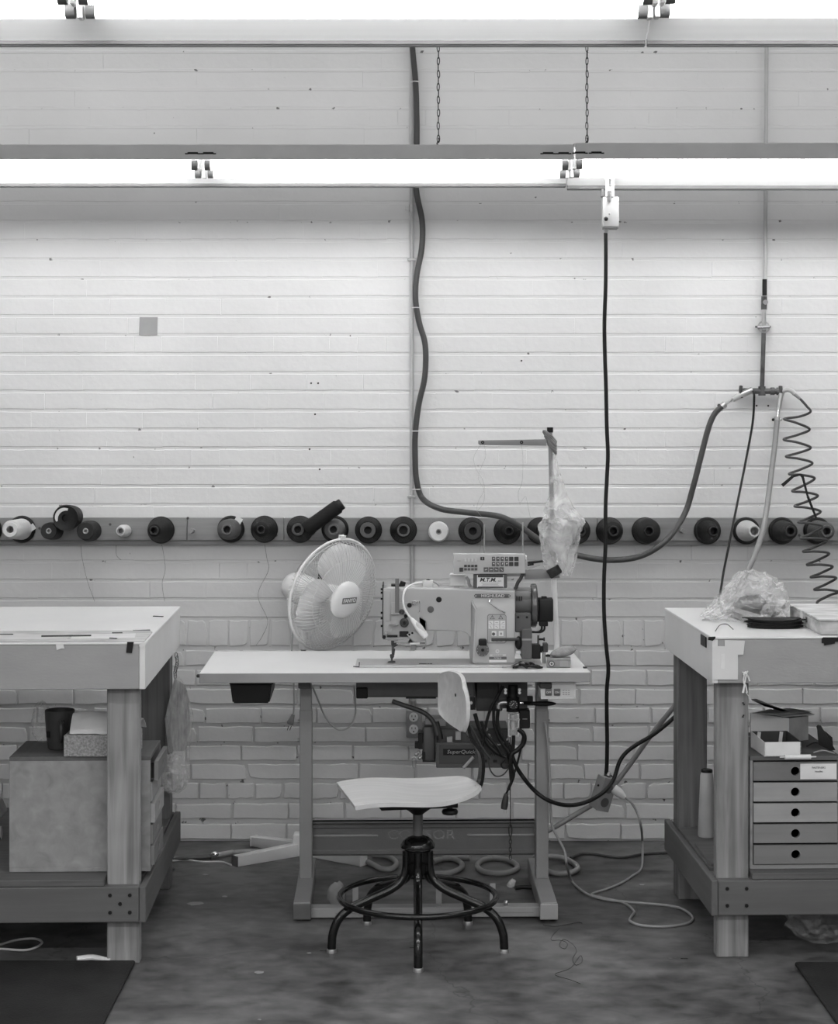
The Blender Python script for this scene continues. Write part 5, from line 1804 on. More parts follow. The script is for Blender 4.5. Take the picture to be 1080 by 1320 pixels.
for i in range(4):
    key(599.7 + 4.5 * i, 722, 0.0062, 0.0095, M['offwhite'])
    key(599.9 + 4.5 * i, 729.5, 0.0088, 0.0075, M['dark'])
    key(599.9 + 4.5 * i, 733.8, 0.0088, 0.0075, M['darkmid'])
    key(626.3 + 6.7 * i, 734.2, 0.0145, 0.0145, M['darkmid'])
    for r_ in range(2):
        key(636 + 5.6 * i, 720.3 + 6.7 * r_, 0.0105, 0.0135, M['darkmid'])
for i in range(2):
    for r_ in range(2):
        key(658.8 + 6.8 * i, 720.3 + 6.7 * r_, 0.0135, 0.0135, M['dark'])
key(594.4, 734.3, 0.0120, 0.0135, M['dark'])
key(621.7, 720, 0.0130, 0.0110, M['dark'])
text('1', 0.010, (mx(621.7, sP), yP - 0.0031, mz(720, sP)), M['lettering_light'], cpn, name='display_digit')
MB().box((mx(591.5, sP), yP - 0.0004, mz(723, sP)), (0.011, 0.001, 0.0022)).build('panel_print', M['mid'], cpn)
for i in range(4):
    for r_ in range(2):
        MB().box((mx(636.3 + 5.6 * i, sP), yP - 0.0031, mz(719.8 + 6.7 * r_, sP)), (0.005, 0.0006, 0.0028), rot=Matrix.Rotation(0.8 * (i - 1) + r_, 3, 'Y')).build('key_mark', M['lettering_light'], cpn)
    MB().box((mx(626.3 + 6.7 * i, sP), yP - 0.0031, mz(734.2, sP)), (0.008, 0.0006, 0.0018), rot=Matrix.Rotation(0.4 * (i - 1), 3, 'Y')).build('key_mark', M['lettering_light'], cpn)
# stand and plate under the panel
MB().span((mx(610, 398), yP + 0.004, mz(758.5, 400)), (mx(653, 398), yP + 0.02, mz(741, 400)), bevel=0.001).build('panel_stand', M['dark'], ms)
pl = MB().span((mx(614.5, 398), yP + 0.001, mz(757.8, 400)), (mx(649, 398), yP + 0.0042, mz(741.5, 400)), bevel=0.0004).build('dealer_plate', M['white'], ms)
for za, zb_ in ((744.6, 741.5), (757.8, 756.6)):
    MB().span((mx(615.5, 398), yP + 0.0002, mz(za, 400)), (mx(648.2, 398), yP + 0.0012, mz(zb_, 400))).build('plate_band', M['lettering_dark'], pl)
text('M.T.M.', 0.0172, (mx(628.5, 398), yP + 0.0004, mz(748, 400)), M['lettering_dark'], pl, shear=0.25, sx=1.1, bold=0.0005)
text('INC.', 0.006, (mx(643.6, 398), yP + 0.0004, mz(749.6, 400)), M['lettering_dark'], pl, shear=0.2, sx=1.1)
for k, (py, w_) in enumerate(((752, 0.058), (753.6, 0.05), (755.4, 0.056))):
    MB().box((mx(631.5, 398), yP + 0.0006, mz(py, 400)), (w_, 0.0008, 0.0012)).build('fine_print', M['mid'], pl)
for px in (610.5, 649.8):
    MB().span((mx(px, 398), yP + 0.0, mz(758, 400)), (mx(px + 3.4, 398), yP + 0.01, mz(741.6, 400)), bevel=0.001).build('stand_rail', M['darkmid'], ms)
MB().span((mx(580, 398), yP + 0.05, mz(758.3, 400)), (mx(600, 398), yP + 0.09, mz(742, 400)), bevel=0.003).build('oil_reservoir', M['offwhite'], ms)
MB().tube([(mx(x, 398), yP + 0.03, mz(y, 400)) for x, y in ((601, 745), (604, 750), (604.5, 754), (607, 758))], 0.005, seg=8).build('connector_plug', M['mid'], ms)
MB().tube([(mx(x, 398), yP + 0.02, mz(y, 400)) for x, y in ((674, 740), (671, 747), (667.5, 752), (664.5, 760))], 0.0058, seg=10).build('panel_cable', M['dark'], ms)

# ------------------------------------------------------------------ thread stand
yS = F / 388.0
sS = 388.0
tst = thing('thread_stand', 'tall thread stand with a cross arm behind the sewing machine', 'thread stand', (mx(718, sS), yS, ZT))
base_z = ZT
MB().lathe([(0.0, 0.0005), (0.022, 0.0005), (0.022, 0.004), (0.016, 0.007), (0.0, 0.007)], M=Matrix.Translation((mx(718, sS), yS, ZT))).build('base_flange', M['white'], tst)
MB().cyl((mx(718, sS), yS, ZT + 0.006), (mx(713.5, sS), yS, mz(741, sS)), 0.0092, seg=16).build('lower_pole', M['white'], tst)
MB().cyl((mx(713.4, sS), yS, mz(742, sS)), (mx(709, sS), yS, mz(556, sS)), 0.0075, seg=16).build('upper_pole', M['mid'], tst)
MB().cyl((mx(708.9, sS), yS, mz(557.5, sS)), (mx(708.9, sS), yS, mz(550.8, sS)), 0.0105, seg=16).build('pole_cap', M['black'], tst)
ar = MB().prism(poly([(616.2, 567.6), (704, 566), (704, 574.6), (618, 573.6), (616.2, 572)], sS), yS - 0.014, yS - 0.008, bevel=0.001).build('cross_arm', M['mid'], tst)
for px in (621.8, 671.8):
    ey = Matrix.Translation((mx(px, sS), yS - 0.014, mz(570.2, sS))) @ Matrix.Rotation(math.pi / 2, 4, 'X')
    MB().lathe([(0.002, 0), (0.002, 0.003), (0.0055, 0.003), (0.0055, 0.0)], M=ey, seg=16).build('thread_eyelet', M['black'], ar)
wr = MB()
rw = random.Random(4)
for k in range(7):
    t = k / 6
    px, py = 708.5 + 3 * t, 562 + 16 * t
    w_ = 0.020 - 0.008 * t
    pts = []
    for i in range(10):
        an = 2 * math.pi * i / 10
        pts.append((mx(px, sS) + w_ * math.cos(an), yS + 0.015 * math.sin(an), mz(py, sS) - 0.016 * math.cos(an) + 0.004 * rw.uniform(-1, 1)))
    wr.tube(pts, 0.0048, seg=6, closed=True, sub=2)
wr.build('rag_wrapping', grey('rag', 0.26, 0.9, var=0.3, scale=40), tst, smooth=50)['kind'] = 'stuff'
la = MB().prism(poly([(674, 734), (721, 732), (721, 744.5), (676, 746.2)], sS), yS - 0.016, yS - 0.010, bevel=0.001).build('lower_arm', M['mid'], tst)
MB().box((mx(713.5, sS), yS - 0.030, mz(735.5, sS)), (0.044, 0.026, 0.030), rot=Matrix.Rotation(-0.55, 3, 'Y'), bevel=0.002).build('felt_pad', grey('felt', 0.035, 0.95, var=0.5, scale=60, bump=0.8, bscale=200), tst)
for px, y0_, y1_ in ((624, 676, 741), (673.5, 673, 741)):
    MB().cyl((mx(px, sS), yS - 0.01, mz(y1_, sS)), (mx(px, sS), yS - 0.01, mz(y0_, sS)), 0.0024, seg=8).build('spool_pin', M['steel'], tst)
MB().span((mx(618, sS), yS - 0.016, mz(742.5, sS)), (mx(677, sS), yS - 0.010, mz(738, sS))).build('pin_rail', M['mid'], tst)
# threads from the eyelets
for px, pts in ((622, [(620, 573), (611, 588), (613, 603), (622, 618), (624, 632), (617, 645), (615, 658), (623, 672), (620, 700), (618, 712)]), (623, [(624, 573), (626, 588), (620, 603), (617, 618), (624, 632), (623, 648), (614, 660)]),
                (672, [(672, 573), (674, 590), (673, 620), (668, 635), (670, 648), (677, 640), (680, 650), (684, 670)])):
    MB().tube([PY(x, y, yS - 0.012) for x, y in pts], 0.00045, seg=4, sub=5).build('thread', M['mid'], tst)
# bag over the stand
bgs = thing('plastic_bag', 'long clear plastic bag hanging from the top of the thread stand', 'plastic bag', (mx(720, sS), yS, mz(740, sS)))
prof = [(585, 711.5, 716, .008), (600, 709, 719, .016), (620, 708, 726, .026), (640, 707, 732, .034), (655, 702, 740, .042), (668, 697.5, 752, .05), (676, 695.5, 754, .05), (690, 696, 748, .045), (710, 699, 742, .038), (728, 702, 738, .03), (741, 704, 735, .02)]


def bag2(u, v):
    k = v * (len(prof) - 1)
    i = min(len(prof) - 2, int(k))
    t = k - i
    py, l, r, dp = [prof[i][q] * (1 - t) + prof[i + 1][q] * t for q in range(4)]
    a = 2 * math.pi * u
    n1 = mnoise.noise((math.cos(a) * 2.2, math.sin(a) * 2.2, v * 7))
    n2 = mnoise.noise((math.cos(a) * 5, math.sin(a) * 5, v * 16 + 4))
    amp = 0.06 if v < 0.4 else 0.22
    cxp, hw = (l + r) / 2, (r - l) / 2
    rad = 1 + amp * (n1 + 0.6 * n2)
    p = PY(cxp + hw * math.cos(a) * rad, py + (2.5 if v > .4 else 0) * n2, yS)
    p.y += dp * math.sin(a) * (1 + 2.2 * amp * n1) - 0.012 * (v > .5)
    return p


MB().grid(bag2, 44, 56, closed_u=True).build('bag_film', M['film_dense'], bgs, smooth=0)
pd = crumple(tuple(PY(722, 700, yS) + Vector((0, -0.005, 0))), (0.034, 0.02, 0.075), 8, amp=0.5, sub=4, freq=2.5)
pd.build('crumpled_fold', M['film_dense'], bgs, smooth=0)
# pens on the lower arm
for k, (x0_, y0_, x1_, y1_, mt, lb_) in enumerate(((680, 725.5, 699.5, 723.5, M['black'], 'upper black pen lying by the hanging bag, right of the control panel'), (679, 731.5, 697, 727.5, M['steel'], 'steel scissor blade lying under the black pen'))):
    a_, b_ = PY(x0_, y0_, yS - 0.024), PY(x1_, y1_, yS - 0.02)
    if k == 0:
        mb = MB().cyl(a_, b_, 0.0042, 0.0036, seg=10)
        mb.cyl(a_ + Vector((0, 0, -0.008)), a_ * 0.6 + b_ * 0.4 + Vector((0, 0, -0.007)), 0.003, seg=8)
    else:
        mb = MB().prism([(a_.x, a_.z), (b_.x, b_.z), (b_.x - 0.004, b_.z - 0.004), (a_.x, a_.z - 0.010)], a_.y, a_.y + 0.003)
    mb.build(['marker_pen', 'blade'][k], mt, tst)

# ------------------------------------------------------------------ small things on the table top
q = on_bench(None, 720, 861, ZT)
sp_ = thing('tape_box', 'small grey box with a round emblem at the right end of the table', 'box', (q.x, q.y, ZT))
s_ = F / q.y
BXM = Matrix.Translation((q.x, q.y, ZT)) @ Matrix.Rotation(math.radians(-4), 4, 'Z')
hwid = 15.5 / s_
MB().span((-hwid, 0.0, 0.0008), (hwid, 0.06, 0.026), bevel=0.002).xf(BXM).build('box_body', grey('box_board', 0.24, 0.7, var=0.3, scale=30), sp_)
MB().lathe([(0.0, 0.001), (0.0105, 0.001), (0.0105, 0)], M=BXM @ Matrix.Translation((-hwid + 0.016, 0.0, 0.013)) @ Matrix.Rotation(math.pi / 2, 4, 'X'), seg=20).build('emblem_disc', M['darkmid'], sp_)
MB().lathe([(0.004, 0.0018), (0.0065, 0.0018), (0.0065, 0.0005)], M=BXM @ Matrix.Translation((-hwid + 0.016, 0.0, 0.013)) @ Matrix.Rotation(math.pi / 2, 4, 'X'), seg=16).build('emblem_ring', M['offwhite'], sp_)
MB().span((0.004, -0.0006, 0.004), (hwid - 0.008, 0.0004, 0.022)).xf(BXM).build('print_panel', M['mid'], sp_)
MB().span((-hwid, 0.0, 0.0265), (hwid, 0.06, 0.029), bevel=0.001).xf(BXM).build('box_lid', M['greypaper'], sp_)
cl = crumple((q.x + 0.018, q.y + 0.035, ZT + 0.047), (0.042, 0.022, 0.016), 3, amp=0.25, sub=3, freq=1.6, flat=-0.015)
bmesh.ops.rotate(cl.bm, cent=(q.x + 0.018, q.y + 0.035, ZT + 0.047), matrix=Matrix.Rotation(-0.25, 3, 'Y'), verts=cl.bm.verts)
one(cl, 'wiping_cloth', grey('cloth', 0.30, 0.95, var=0.2, scale=50, bump=0.4, bscale=200), 'crumpled grey cloth lying on the small grey box', 'cloth', (q.x + 0.018, q.y + 0.035, ZT + 0.029), smooth=60)
rcab = random.Random(12)
cables = thing('cable_heap', 'tangle of black cables at the foot of the machine column', 'cables', (mx(678), YM - 0.02, ZT))
for k in range(7):
    pts = []
    for i in range(7):
        t = i / 6
        pts.append((mx(660 + 36 * t + rcab.uniform(-2, 2)), YM - 0.055 + rcab.uniform(-0.022, 0.018), ZT + 0.004 + 0.016 * rcab.random() * math.sin(math.pi * t)))
    MB().tube(pts, 0.0032 if k < 5 else 0.002, seg=7, sub=5).build('cable', M['black'] if k < 6 else M['cord_grey'], cables)
MB().tube([(mx(x), YM - 0.055 + dy, ZT + 0.004) for x, dy in ((646, 0.0), (655, 0.006), (664, 0.0), (680, 0.005))], 0.0028, seg=7).build('cable', M['cord_grey'], cables)
q = on_bench(None, 754, 861.5, ZT)
o = MB().box((q.x, q.y, ZT + 0.003), (0.013, 0.014, 0.005), bevel=0.001)
one(o, 'end_clip', M['dark'], 'tiny dark clip at the right front corner of the table', 'clip', (q.x, q.y, ZT))

# ------------------------------------------------------------------ under the table: oil pan, motor, regulator
s5 = 400.0
y5 = F / s5


def q5(px, py, dy=0.0):
    return PY(px, py, y5 + dy)


op = thing('oil_pan', 'dark oil pan hanging under the table below the machine', 'pan', tuple(q5(550, 900)))
a_, b_ = q5(459, 899), q5(612, 883.6)
MB().span((a_.x, y5, a_.z), (b_.x, y5 + 0.19, ZT - 0.0325), bevel=0.004).build('pan', M['darkmid'], op)
MB().span((a_.x - 0.002, y5 - 0.004, ZT - 0.044), (b_.x, y5 + 0.195, ZT - 0.0322), bevel=0.001).build('rim', M['dark'], op)
MB().span((q5(459, 0).x, y5 - 0.003, q5(0, 900.5).z), (q5(474, 0).x, y5 + 0.03, q5(0, 886).z), bevel=0.003).build('corner_block', M['black'], op)
MB().span((q5(523, 0).x, y5 + 0.005, q5(0, 901).z), (q5(562, 0).x, y5 + 0.18, q5(0, 896).z), bevel=0.001).build('pan_lip', M['black'], op)

mt = thing('sewing_motor', 'dark motor with control box hanging under the sewing table', 'motor', tuple(q5(590, 988)))
DM = grey('motor_enamel', 0.05, 0.45, var=0.12)
MB().span((q5(614, 0).x, y5 + 0.02, q5(0, 918).z), (q5(648, 0).x, y5 + 0.17, ZT - 0.0325), bevel=0.003).build('hanger_block', M['dark'], mt)
MB().span((q5(563, 0).x, y5 + 0.012, q5(0, 985).z), (q5(656, 0).x, y5 + 0.17, q5(0, 940).z), bevel=0.004).build('control_case', DM, mt)
cf = MB().span((q5(562, 0).x, y5 - 0.004, q5(0, 989.5).z), (q5(657, 0).x, y5 + 0.0125, q5(0, 957).z), bevel=0.002).build('front_panel', grey('motor_panel', 0.07, 0.4), mt)
MB().span((q5(566, 0).x, y5 - 0.0055, q5(0, 984).z), (q5(653, 0).x, y5 - 0.003, q5(0, 960).z), bevel=0.001).build('panel_recess', DM, mt)
MB().span((q5(571, 0).x, y5 - 0.007, q5(0, 973).z), (q5(612, 0).x, y5 - 0.005, q5(0, 964.7).z)).build('badge', M['black'], mt)
text('SuperQuick', 0.0165, (q5(594, 0).x, y5 - 0.0073, q5(0, 968.8).z), M['mid'], mt, name='badge_lettering', shear=0.2, sx=1.15)
text('P/W/o', 0.0155, (q5(639, 0).x, y5 - 0.0058, q5(0, 972).z), M['black'], mt, name='panel_lettering', sx=1.0)
for px in (625, 638):
    MB().box((q5(px, 980.5).x, y5 - 0.0065, q5(0, 980.5).z), (0.012, 0.003, 0.008), bevel=0.001).build('panel_socket', M['black'], mt)
MB().cyl(q5(544.5, 960, 0.085), q5(561.5, 960, 0.085), 0.056, seg=32).build('motor_drum', grey('drum_enamel', 0.06, 0.4), mt)
MB().span((q5(545.5, 0).x, y5 + 0.02, q5(0, 983).z), (q5(561, 0).x, y5 + 0.15, q5(0, 938).z), bevel=0.008, seg=2).build('drum_case', grey('drum_case_enamel', 0.07, 0.45), mt)
MB().span((q5(548, 0).x, y5 + 0.06, q5(0, 945).z), (q5(575, 0).x, y5 + 0.14, q5(0, 930.5).z), bevel=0.002).build('terminal_box', M['mid'], mt)
MB().span((q5(539, 0).x, y5 + 0.03, q5(0, 968).z), (q5(545.4, 0).x, y5 + 0.10, q5(0, 947).z), bevel=0.002).build('brake_box', M['black'], mt)
MB().span((q5(534.5, 0).x, y5 + 0.03, q5(0, 967).z), (q5(540, 0).x, y5 + 0.06, q5(0, 959).z), bevel=0.001).build('brake_lug', M['black'], mt)
bl_ = MB()
for px, py in ((536.5, 972.5), (541, 977), (543.5, 975), (539.5, 970)):
    bl_.ball(q5(px, py, 0.03), 0.007, u=10, v=6)
bl_.build('linkage_balls', M['steel'], mt)['kind'] = 'stuff'
MB().span((q5(544, 0).x, y5 + 0.02, q5(0, 981).z), (q5(548.5, 0).x, y5 + 0.05, q5(0, 971).z), bevel=0.001).build('linkage_block', M['black'], mt)
hk = MB().tube([q5(534, 976, 0.03), q5(531.8, 978, 0.03), q5(532, 988, 0.03), q5(534.5, 990, 0.03), q5(536, 986, 0.03), q5(536, 978, 0.03), q5(534, 976, 0.03)], 0.002, seg=6, sub=3)
hk.build('treadle_hook', M['steel'], mt)
MB().cyl(q5(534.4, 989, 0.03), q5(534.4, 1170, 0.03), 0.0026, seg=8).build('treadle_rod', M['steel'], mt)
MB().cyl(q5(563, 930, 0.0), q5(567, 953, -0.004), 0.007, 0.012, seg=12).build('cable_gland', M['black'], mt)
MB().span((q5(576, 0).x, y5 - 0.002, q5(0, 957).z), (q5(583, 0).x, y5 + 0.03, q5(0, 950).z), bevel=0.001).build('plug', M['mid'], mt)
MB().span((q5(587, 0).x, y5 - 0.002, q5(0, 954).z), (q5(594, 0).x, y5 + 0.03, q5(0, 943).z), bevel=0.001).build('plug', M['mid'], mt)
MB().tube([q5(506, 904, 0.02), q5(520, 909, 0.01), q5(545, 918, 0.0), q5(558, 930, -0.004), q5(564, 948, -0.006)], 0.0075, seg=10).build('power_cable', M['dark'], mt)
MB().cyl(q5(597, 990, -0.02), q5(610, 976, -0.012), 0.0055, seg=10).build('lever_arm', M['mid'], mt)

rg = thing('air_regulator', 'air pressure regulator with a round gauge under the right of the table', 'regulator', tuple(q5(662, 947)))
ry = -0.02
MB().span((q5(643, 0).x, y5 + ry + 0.03, q5(0, 914).z), (q5(680, 0).x, y5 + ry + 0.034, ZT - 0.038), bevel=0.001).build('mount_plate', M['darkmid'], rg)
for px in (651.5, 669.5):
    for py in (889, 893):
        MB().cyl(q5(px, py, ry + 0.03), q5(px, py, ry + 0.024), 0.005, seg=10).build('mount_bolt', M['steel'], rg)
MB().cyl(q5(661, 883.5, ry), q5(661, 899, ry), 0.015, seg=20).build('adjust_knob', M['black'], rg)
MB().cyl(q5(661, 899, ry), q5(661, 917, ry), 0.021, seg=20).build('regulator_body', M['black'], rg)
gf = Matrix.Translation(q5(661.5, 908, ry - 0.022)) @ Matrix.Rotation(math.pi / 2, 4, 'X')
gg = MB().lathe([(0.0, -0.012), (0.0165, -0.012), (0.018, -0.004), (0.018, 0.008), (0.0155, 0.010), (0.0145, 0.006)], M=gf, seg=28).build('gauge_case', M['black'], rg)
MB().lathe([(0.0, 0.0062), (0.0146, 0.0062)], M=gf, seg=28).build('gauge_face', M['dark'], gg)
for k in range(9):
    a_ = math.radians(225 - 270 * k / 8)
    MB().box(gf @ Vector((0.0110 * math.cos(a_), 0.0110 * math.sin(a_), 0.0068)), (0.0028, 0.0008, 0.0012)).build('gauge_mark', M['lettering_light'], gg)
MB().box(gf @ Vector((-0.002, 0.001, 0.0072)), (0.0014, 0.0008, 0.012), rot=Matrix.Rotation(0.7, 3, 'Y')).build('gauge_needle', M['lettering_light'], gg)
bw = MB().lathe([(0.016, 0.0), (0.016, 0.062), (0.013, 0.072), (0.0, 0.074)], M=Matrix.Translation(q5(661, 918, ry)) @ Matrix.Rotation(math.pi, 4, 'X'), seg=20)
bw.build('filter_bowl', M['film_thin'], rg)
for px in (654.8, 667.3):
    MB().span((q5(px - 1.2, 0).x, y5 + ry - 0.018, q5(0, 947).z), (q5(px + 1.2, 0).x, y5 + ry - 0.014, q5(0, 917).z), bevel=0.0005).build('bowl_guard', M['chrome'], rg)
MB().cyl(q5(661, 940, ry), q5(661, 921, ry), 0.009, seg=12).build('filter_core', M['offwhite'], rg)
MB().span((q5(652, 0).x, y5 + ry - 0.019, q5(0, 926).z), (q5(669, 0).x, y5 + ry - 0.0165, q5(0, 924).z)).build('guard_band', M['steel'], rg)
el = MB().tube([q5(653, 905.5, ry), q5(647, 905.5, ry), q5(643, 908, ry), q5(642.5, 915, ry)], 0.0085, seg=12, sub=4)
el.build('elbow_fitting', M['steel'], rg)
MB().cyl(q5(670, 906, ry), q5(677, 906, ry), 0.005, seg=12).build('outlet_nipple', M['chrome'], rg)
MB().span((q5(668.5, 0).x, y5 + ry, q5(0, 938).z), (q5(682.5, 0).x, y5 + ry + 0.05, q5(0, 914).z), bevel=0.003).build('solenoid_valve', M['black'], rg)
MB().span((q5(673, 0).x, y5 + ry - 0.001, q5(0, 926).z), (q5(679, 0).x, y5 + ry + 0.001, q5(0, 925).z)).build('valve_label', M['mid'], rg)
MB().ball(q5(700, 907, ry - 0.040), 0.01, scale=(4.2, 1, 0.8)).build('lever_handle', M['black'], rg)
MB().cyl(q5(676, 906, ry - 0.002), q5(690, 906.5, ry - 0.040), 0.0055, seg=10).build('lever_neck', M['black'], rg)
MB().span((q5(672, 0).x, y5 + ry + 0.06, q5(0, 912).z), (q5(688, 0).x, y5 + ry + 0.09, q5(0, 901).z)).build('back_bracket', M['dark'], rg)

# bundle of hoses under the regulator
hb_ = thing('cable_bundle', 'hanging tangle of black hoses below the air regulator', 'cables', tuple(q5(657, 1000)))
runs = [([(642, 914), (641, 930), (645, 945), (653, 960), (658, 985)], 0.006, 'black'), ([(636, 912), (637, 935), (645, 955), (655, 970), (660, 990), (662, 1000), (655, 1018)], 0.005, 'black'),
        ([(662, 948), (661, 965), (658, 985), (659, 1005)], 0.006, 'black'), ([(668, 940), (675, 947), (675, 957), (668, 966), (660, 972), (657, 985)], 0.0075, 'black'),
        ([(674, 950), (670, 970), (665, 990), (656, 1015), (652, 1024)], 0.0035, 'black'), ([(651, 978), (646, 985), (649, 990), (656, 988), (660, 975)], 0.003, 'black'),
        ([(630, 975), (631, 990), (638, 1000), (648, 999), (656, 990)], 0.0022, 'dark'), ([(620, 930), (626, 945), (634, 955), (640, 962), (648, 975)], 0.005, 'black'),
        ([(628, 950), (634, 958), (643, 960), (652, 955), (656, 950)], 0.0025, 'cord_grey'), ([(612, 920), (618, 940), (628, 958), (640, 970), (652, 976)], 0.0065, 'black'),
        ([(648, 884), (640, 900), (632, 915), (626, 935), (622, 960), (618, 968)], 0.005, 'black'), ([(606, 935), (614, 950), (624, 968), (632, 978)], 0.004, 'dark')]
for k, (pts, r_, m_) in enumerate(runs):
    MB().tube([q5(x, y, -0.03 - 0.004 * (k % 4)) for x, y in pts], r_, seg=8, sub=6).build('hose', M[m_], hb_)
for px, py in ((627, 940), (630, 948), (625, 945), (632, 952)):
    MB().ball(q5(px, py, -0.028), 0.006, u=10, v=6).build('hose_fitting', M['steel'], hb_)
pg = MB().lathe([(0, 0), (0.006, 0), (0.009, 0.012), (0.0115, 0.036), (0.010, 0.05), (0.0, 0.05)], M=Matrix.Translation(q5(652.5, 1023, -0.03)) @ Matrix.Rotation(math.pi + 0.15, 4, 'Y'), seg=14)
pgo = pg.build('hanging_plug', M['dark'], hb_)
for dx in (-1.4, 1.4):
    MB().box(q5(651 + dx, 1045, -0.03), (0.0025, 0.006, 0.016)).build('plug_pin', M['offwhite'], pgo)
wr_ = thing('lift_chain', 'thin wire and chain hanging from the machine to the knee lift', 'chain', tuple(q5(657.5, 1108)))
MB().cyl(q5(657.5, 950, -0.02), q5(657.8, 1066, -0.02), 0.0014, seg=6).build('wire', M['black'], wr_)
MB().tube([q5(657.8, 1062, -0.02), q5(655.8, 1066, -0.02), q5(656.5, 1077, -0.02), q5(659, 1077, -0.02), q5(659.8, 1067, -0.02), q5(657.8, 1062, -0.02)], 0.0022, seg=6, sub=3).build('hook', M['dark'], wr_)
lc = MB()
for k in range(6):
    c_ = q5(657.8, 1080 + 5.0 * k, -0.02)
    lc.tube([c_ + Vector((0.0042 * math.cos(a) * (1 if k % 2 else .4), 0.0042 * math.cos(a) * (0 if k % 2 else 1), 0.0085 * math.sin(a))) for a in [2 * math.pi * i / 8 for i in range(8)]], 0.0014, seg=5, closed=True, sub=1)
lc.build('links', M['dark'], wr_)['kind'] = 'stuff'
# ------------------------------------------------------------------ swivel stool
yc = 5.327
xc = (538.5 - CX) * yc / F
stool = thing('stool', 'swivel work stool with a pale plywood seat and black tubular foot ring', 'stool', (xc, yc, 0))
BG = M['black_gloss']
C0 = Vector((xc, yc, 0))
NL = 5
for k in range(NL):
    a = math.radians(-90 + 72 * k)
    d = Vector((math.cos(a), math.sin(a), 0))
    pts = [(0.034, 0.275), (0.036, 0.225), (0.050, 0.190), (0.085, 0.166), (0.15, 0.143), (0.205, 0.122), (0.240, 0.094), (0.257, 0.055), (0.2605, 0.025), (0.261, 0.009)]
    lg = MB().tube([C0 + d * r + Vector((0, 0, z)) for r, z in pts], 0.0125, seg=12, sub=5).build('leg', BG, stool, smooth=60)
    MB().lathe([(0, 0), (0.0145, 0), (0.0145, 0.007), (0.0135, 0.0105), (0.0, 0.0105)], M=Matrix.Translation(C0 + d * 0.261), seg=18).build('glide', M['steel'], lg)
MB().tube([C0 + Vector((0.2286 * math.cos(t), 0.2286 * math.sin(t), 0.141)) for t in [2 * math.pi * i / 48 for i in range(48)]], 0.0088, seg=10, closed=True, sub=1).build('foot_ring', BG, stool, smooth=60)
MB().lathe([(0, 0.205), (0.030, 0.207), (0.038, 0.222), (0.038, 0.276), (0.033, 0.280), (0, 0.280)], M=Matrix.Translation(C0), seg=28).build('hub', BG, stool)
MB().lathe([(0.0, 0.279), (0.030, 0.279), (0.030, 0.283), (0.050, 0.284), (0.050, 0.291), (0.044, 0.305), (0.030, 0.315), (0.016, 0.319), (0.0, 0.319)], M=Matrix.Translation(C0), seg=32).build('collar', BG, stool, smooth=50)
MB().tube([C0 + Vector((0.036 * math.cos(t), 0.036 * math.sin(t), 0.2815)) for t in [2 * math.pi * i / 24 for i in range(24)]], 0.0028, seg=6, closed=True, sub=1).build('lock_ring', M['steel'], stool)
MB().cyl(C0 + Vector((0, 0, 0.315)), C0 + Vector((0, 0, 0.402)), 0.0145, seg=20).build('spindle', M['darkmid'], stool)
MB().lathe([(0.012, 0.378), (0.022, 0.386), (0.048, 0.405), (0.048, 0.409), (0.0, 0.409)], M=Matrix.Translation(C0), seg=24).build('swivel_head', M['black'], stool)
YAW = math.radians(191)                               # the way the seat faces
SXF = Matrix.Translation(C0 + Vector((0, 0, 0))) @ Matrix.Rotation(YAW, 4, 'Z')     # local +x is the front of the seat
MB().prism([(0.135, 0.431), (0.12, 0.409), (-0.105, 0.409), (-0.105, 0.431)], -0.07, 0.07, bevel=0.002, M=SXF).build('seat_plate', M['black'], stool)


def seat_pt(u, v):
    """u: front (0) to back (1); v: side to side"""
    x = 0.212 - 0.400 * u
    w = 0.172 + 0.012 * math.sin(math.pi * min(1, u * 1.3))
    if u > 0.55:
        w *= math.sqrt(max(0.0, 1 - ((u - 0.55) / 0.45) ** 2.3)) * 0.97 + 0.03
    y = (2 * v - 1) * w
    n = (2 * v - 1)
    z = 0.4385 + 0.010 * math.cos(math.pi * 2 * (u - 0.15)) * (1 - 0.3 * n * n) + 0.010 * n * n * (u > 0.2) * (u - 0.2) + 0.010 * (u ** 3) - 0.007 * (1 - u) ** 6
    return SXF @ Vector((x, y, z))


MB().grid(lambda u, v: seat_pt(u, v), 30, 20, thick=0.012).build('seat', M['wood_seat'], stool, smooth=50)
# bar that carries the backrest
BYAW = math.radians(193)
bd = Vector((math.cos(BYAW), math.sin(BYAW), 0))       # facing
bt = Vector((-bd.y, bd.x, 0))
bc = Vector((0.145, 5.362, 0.706))
bar_pts = [SXF @ Vector((-0.05, 0, 0.4265)), SXF @ Vector((-0.12, 0, 0.4265)), SXF @ Vector((-0.148, 0, 0.430)), SXF @ Vector((-0.176, 0, 0.446)), SXF @ Vector((-0.190, 0.0, 0.485)), SXF @ Vector((-0.188, 0.0, 0.55)), bc - bd * 0.022 + Vector((0, 0, -0.09)), bc - bd * 0.022 + Vector((0, 0, 0.012))]
bar_pts = catmull(bar_pts, 6)
bm_ = MB()
rings = []
side = (SXF.to_3x3() @ Vector((0, 1, 0))).normalized()
for i, p in enumerate(bar_pts):
    t = (bar_pts[min(i + 1, len(bar_pts) - 1)] - bar_pts[max(i - 1, 0)]).normalized()
    n = t.cross(side).normalized()
    rings.append([bm_.bm.verts.new(p + side * sx * 0.021 + n * sn * 0.005) for sx, sn in ((-1, -1), (1, -1), (1, 1), (-1, 1))])
for A, B in zip(rings, rings[1:]):
    for k in range(4):
        bm_.bm.faces.new((A[k], A[(k + 1) % 4], B[(k + 1) % 4], B[k]))
bm_.bm.faces.new(rings[0])
bm_.bm.faces.new(rings[-1])
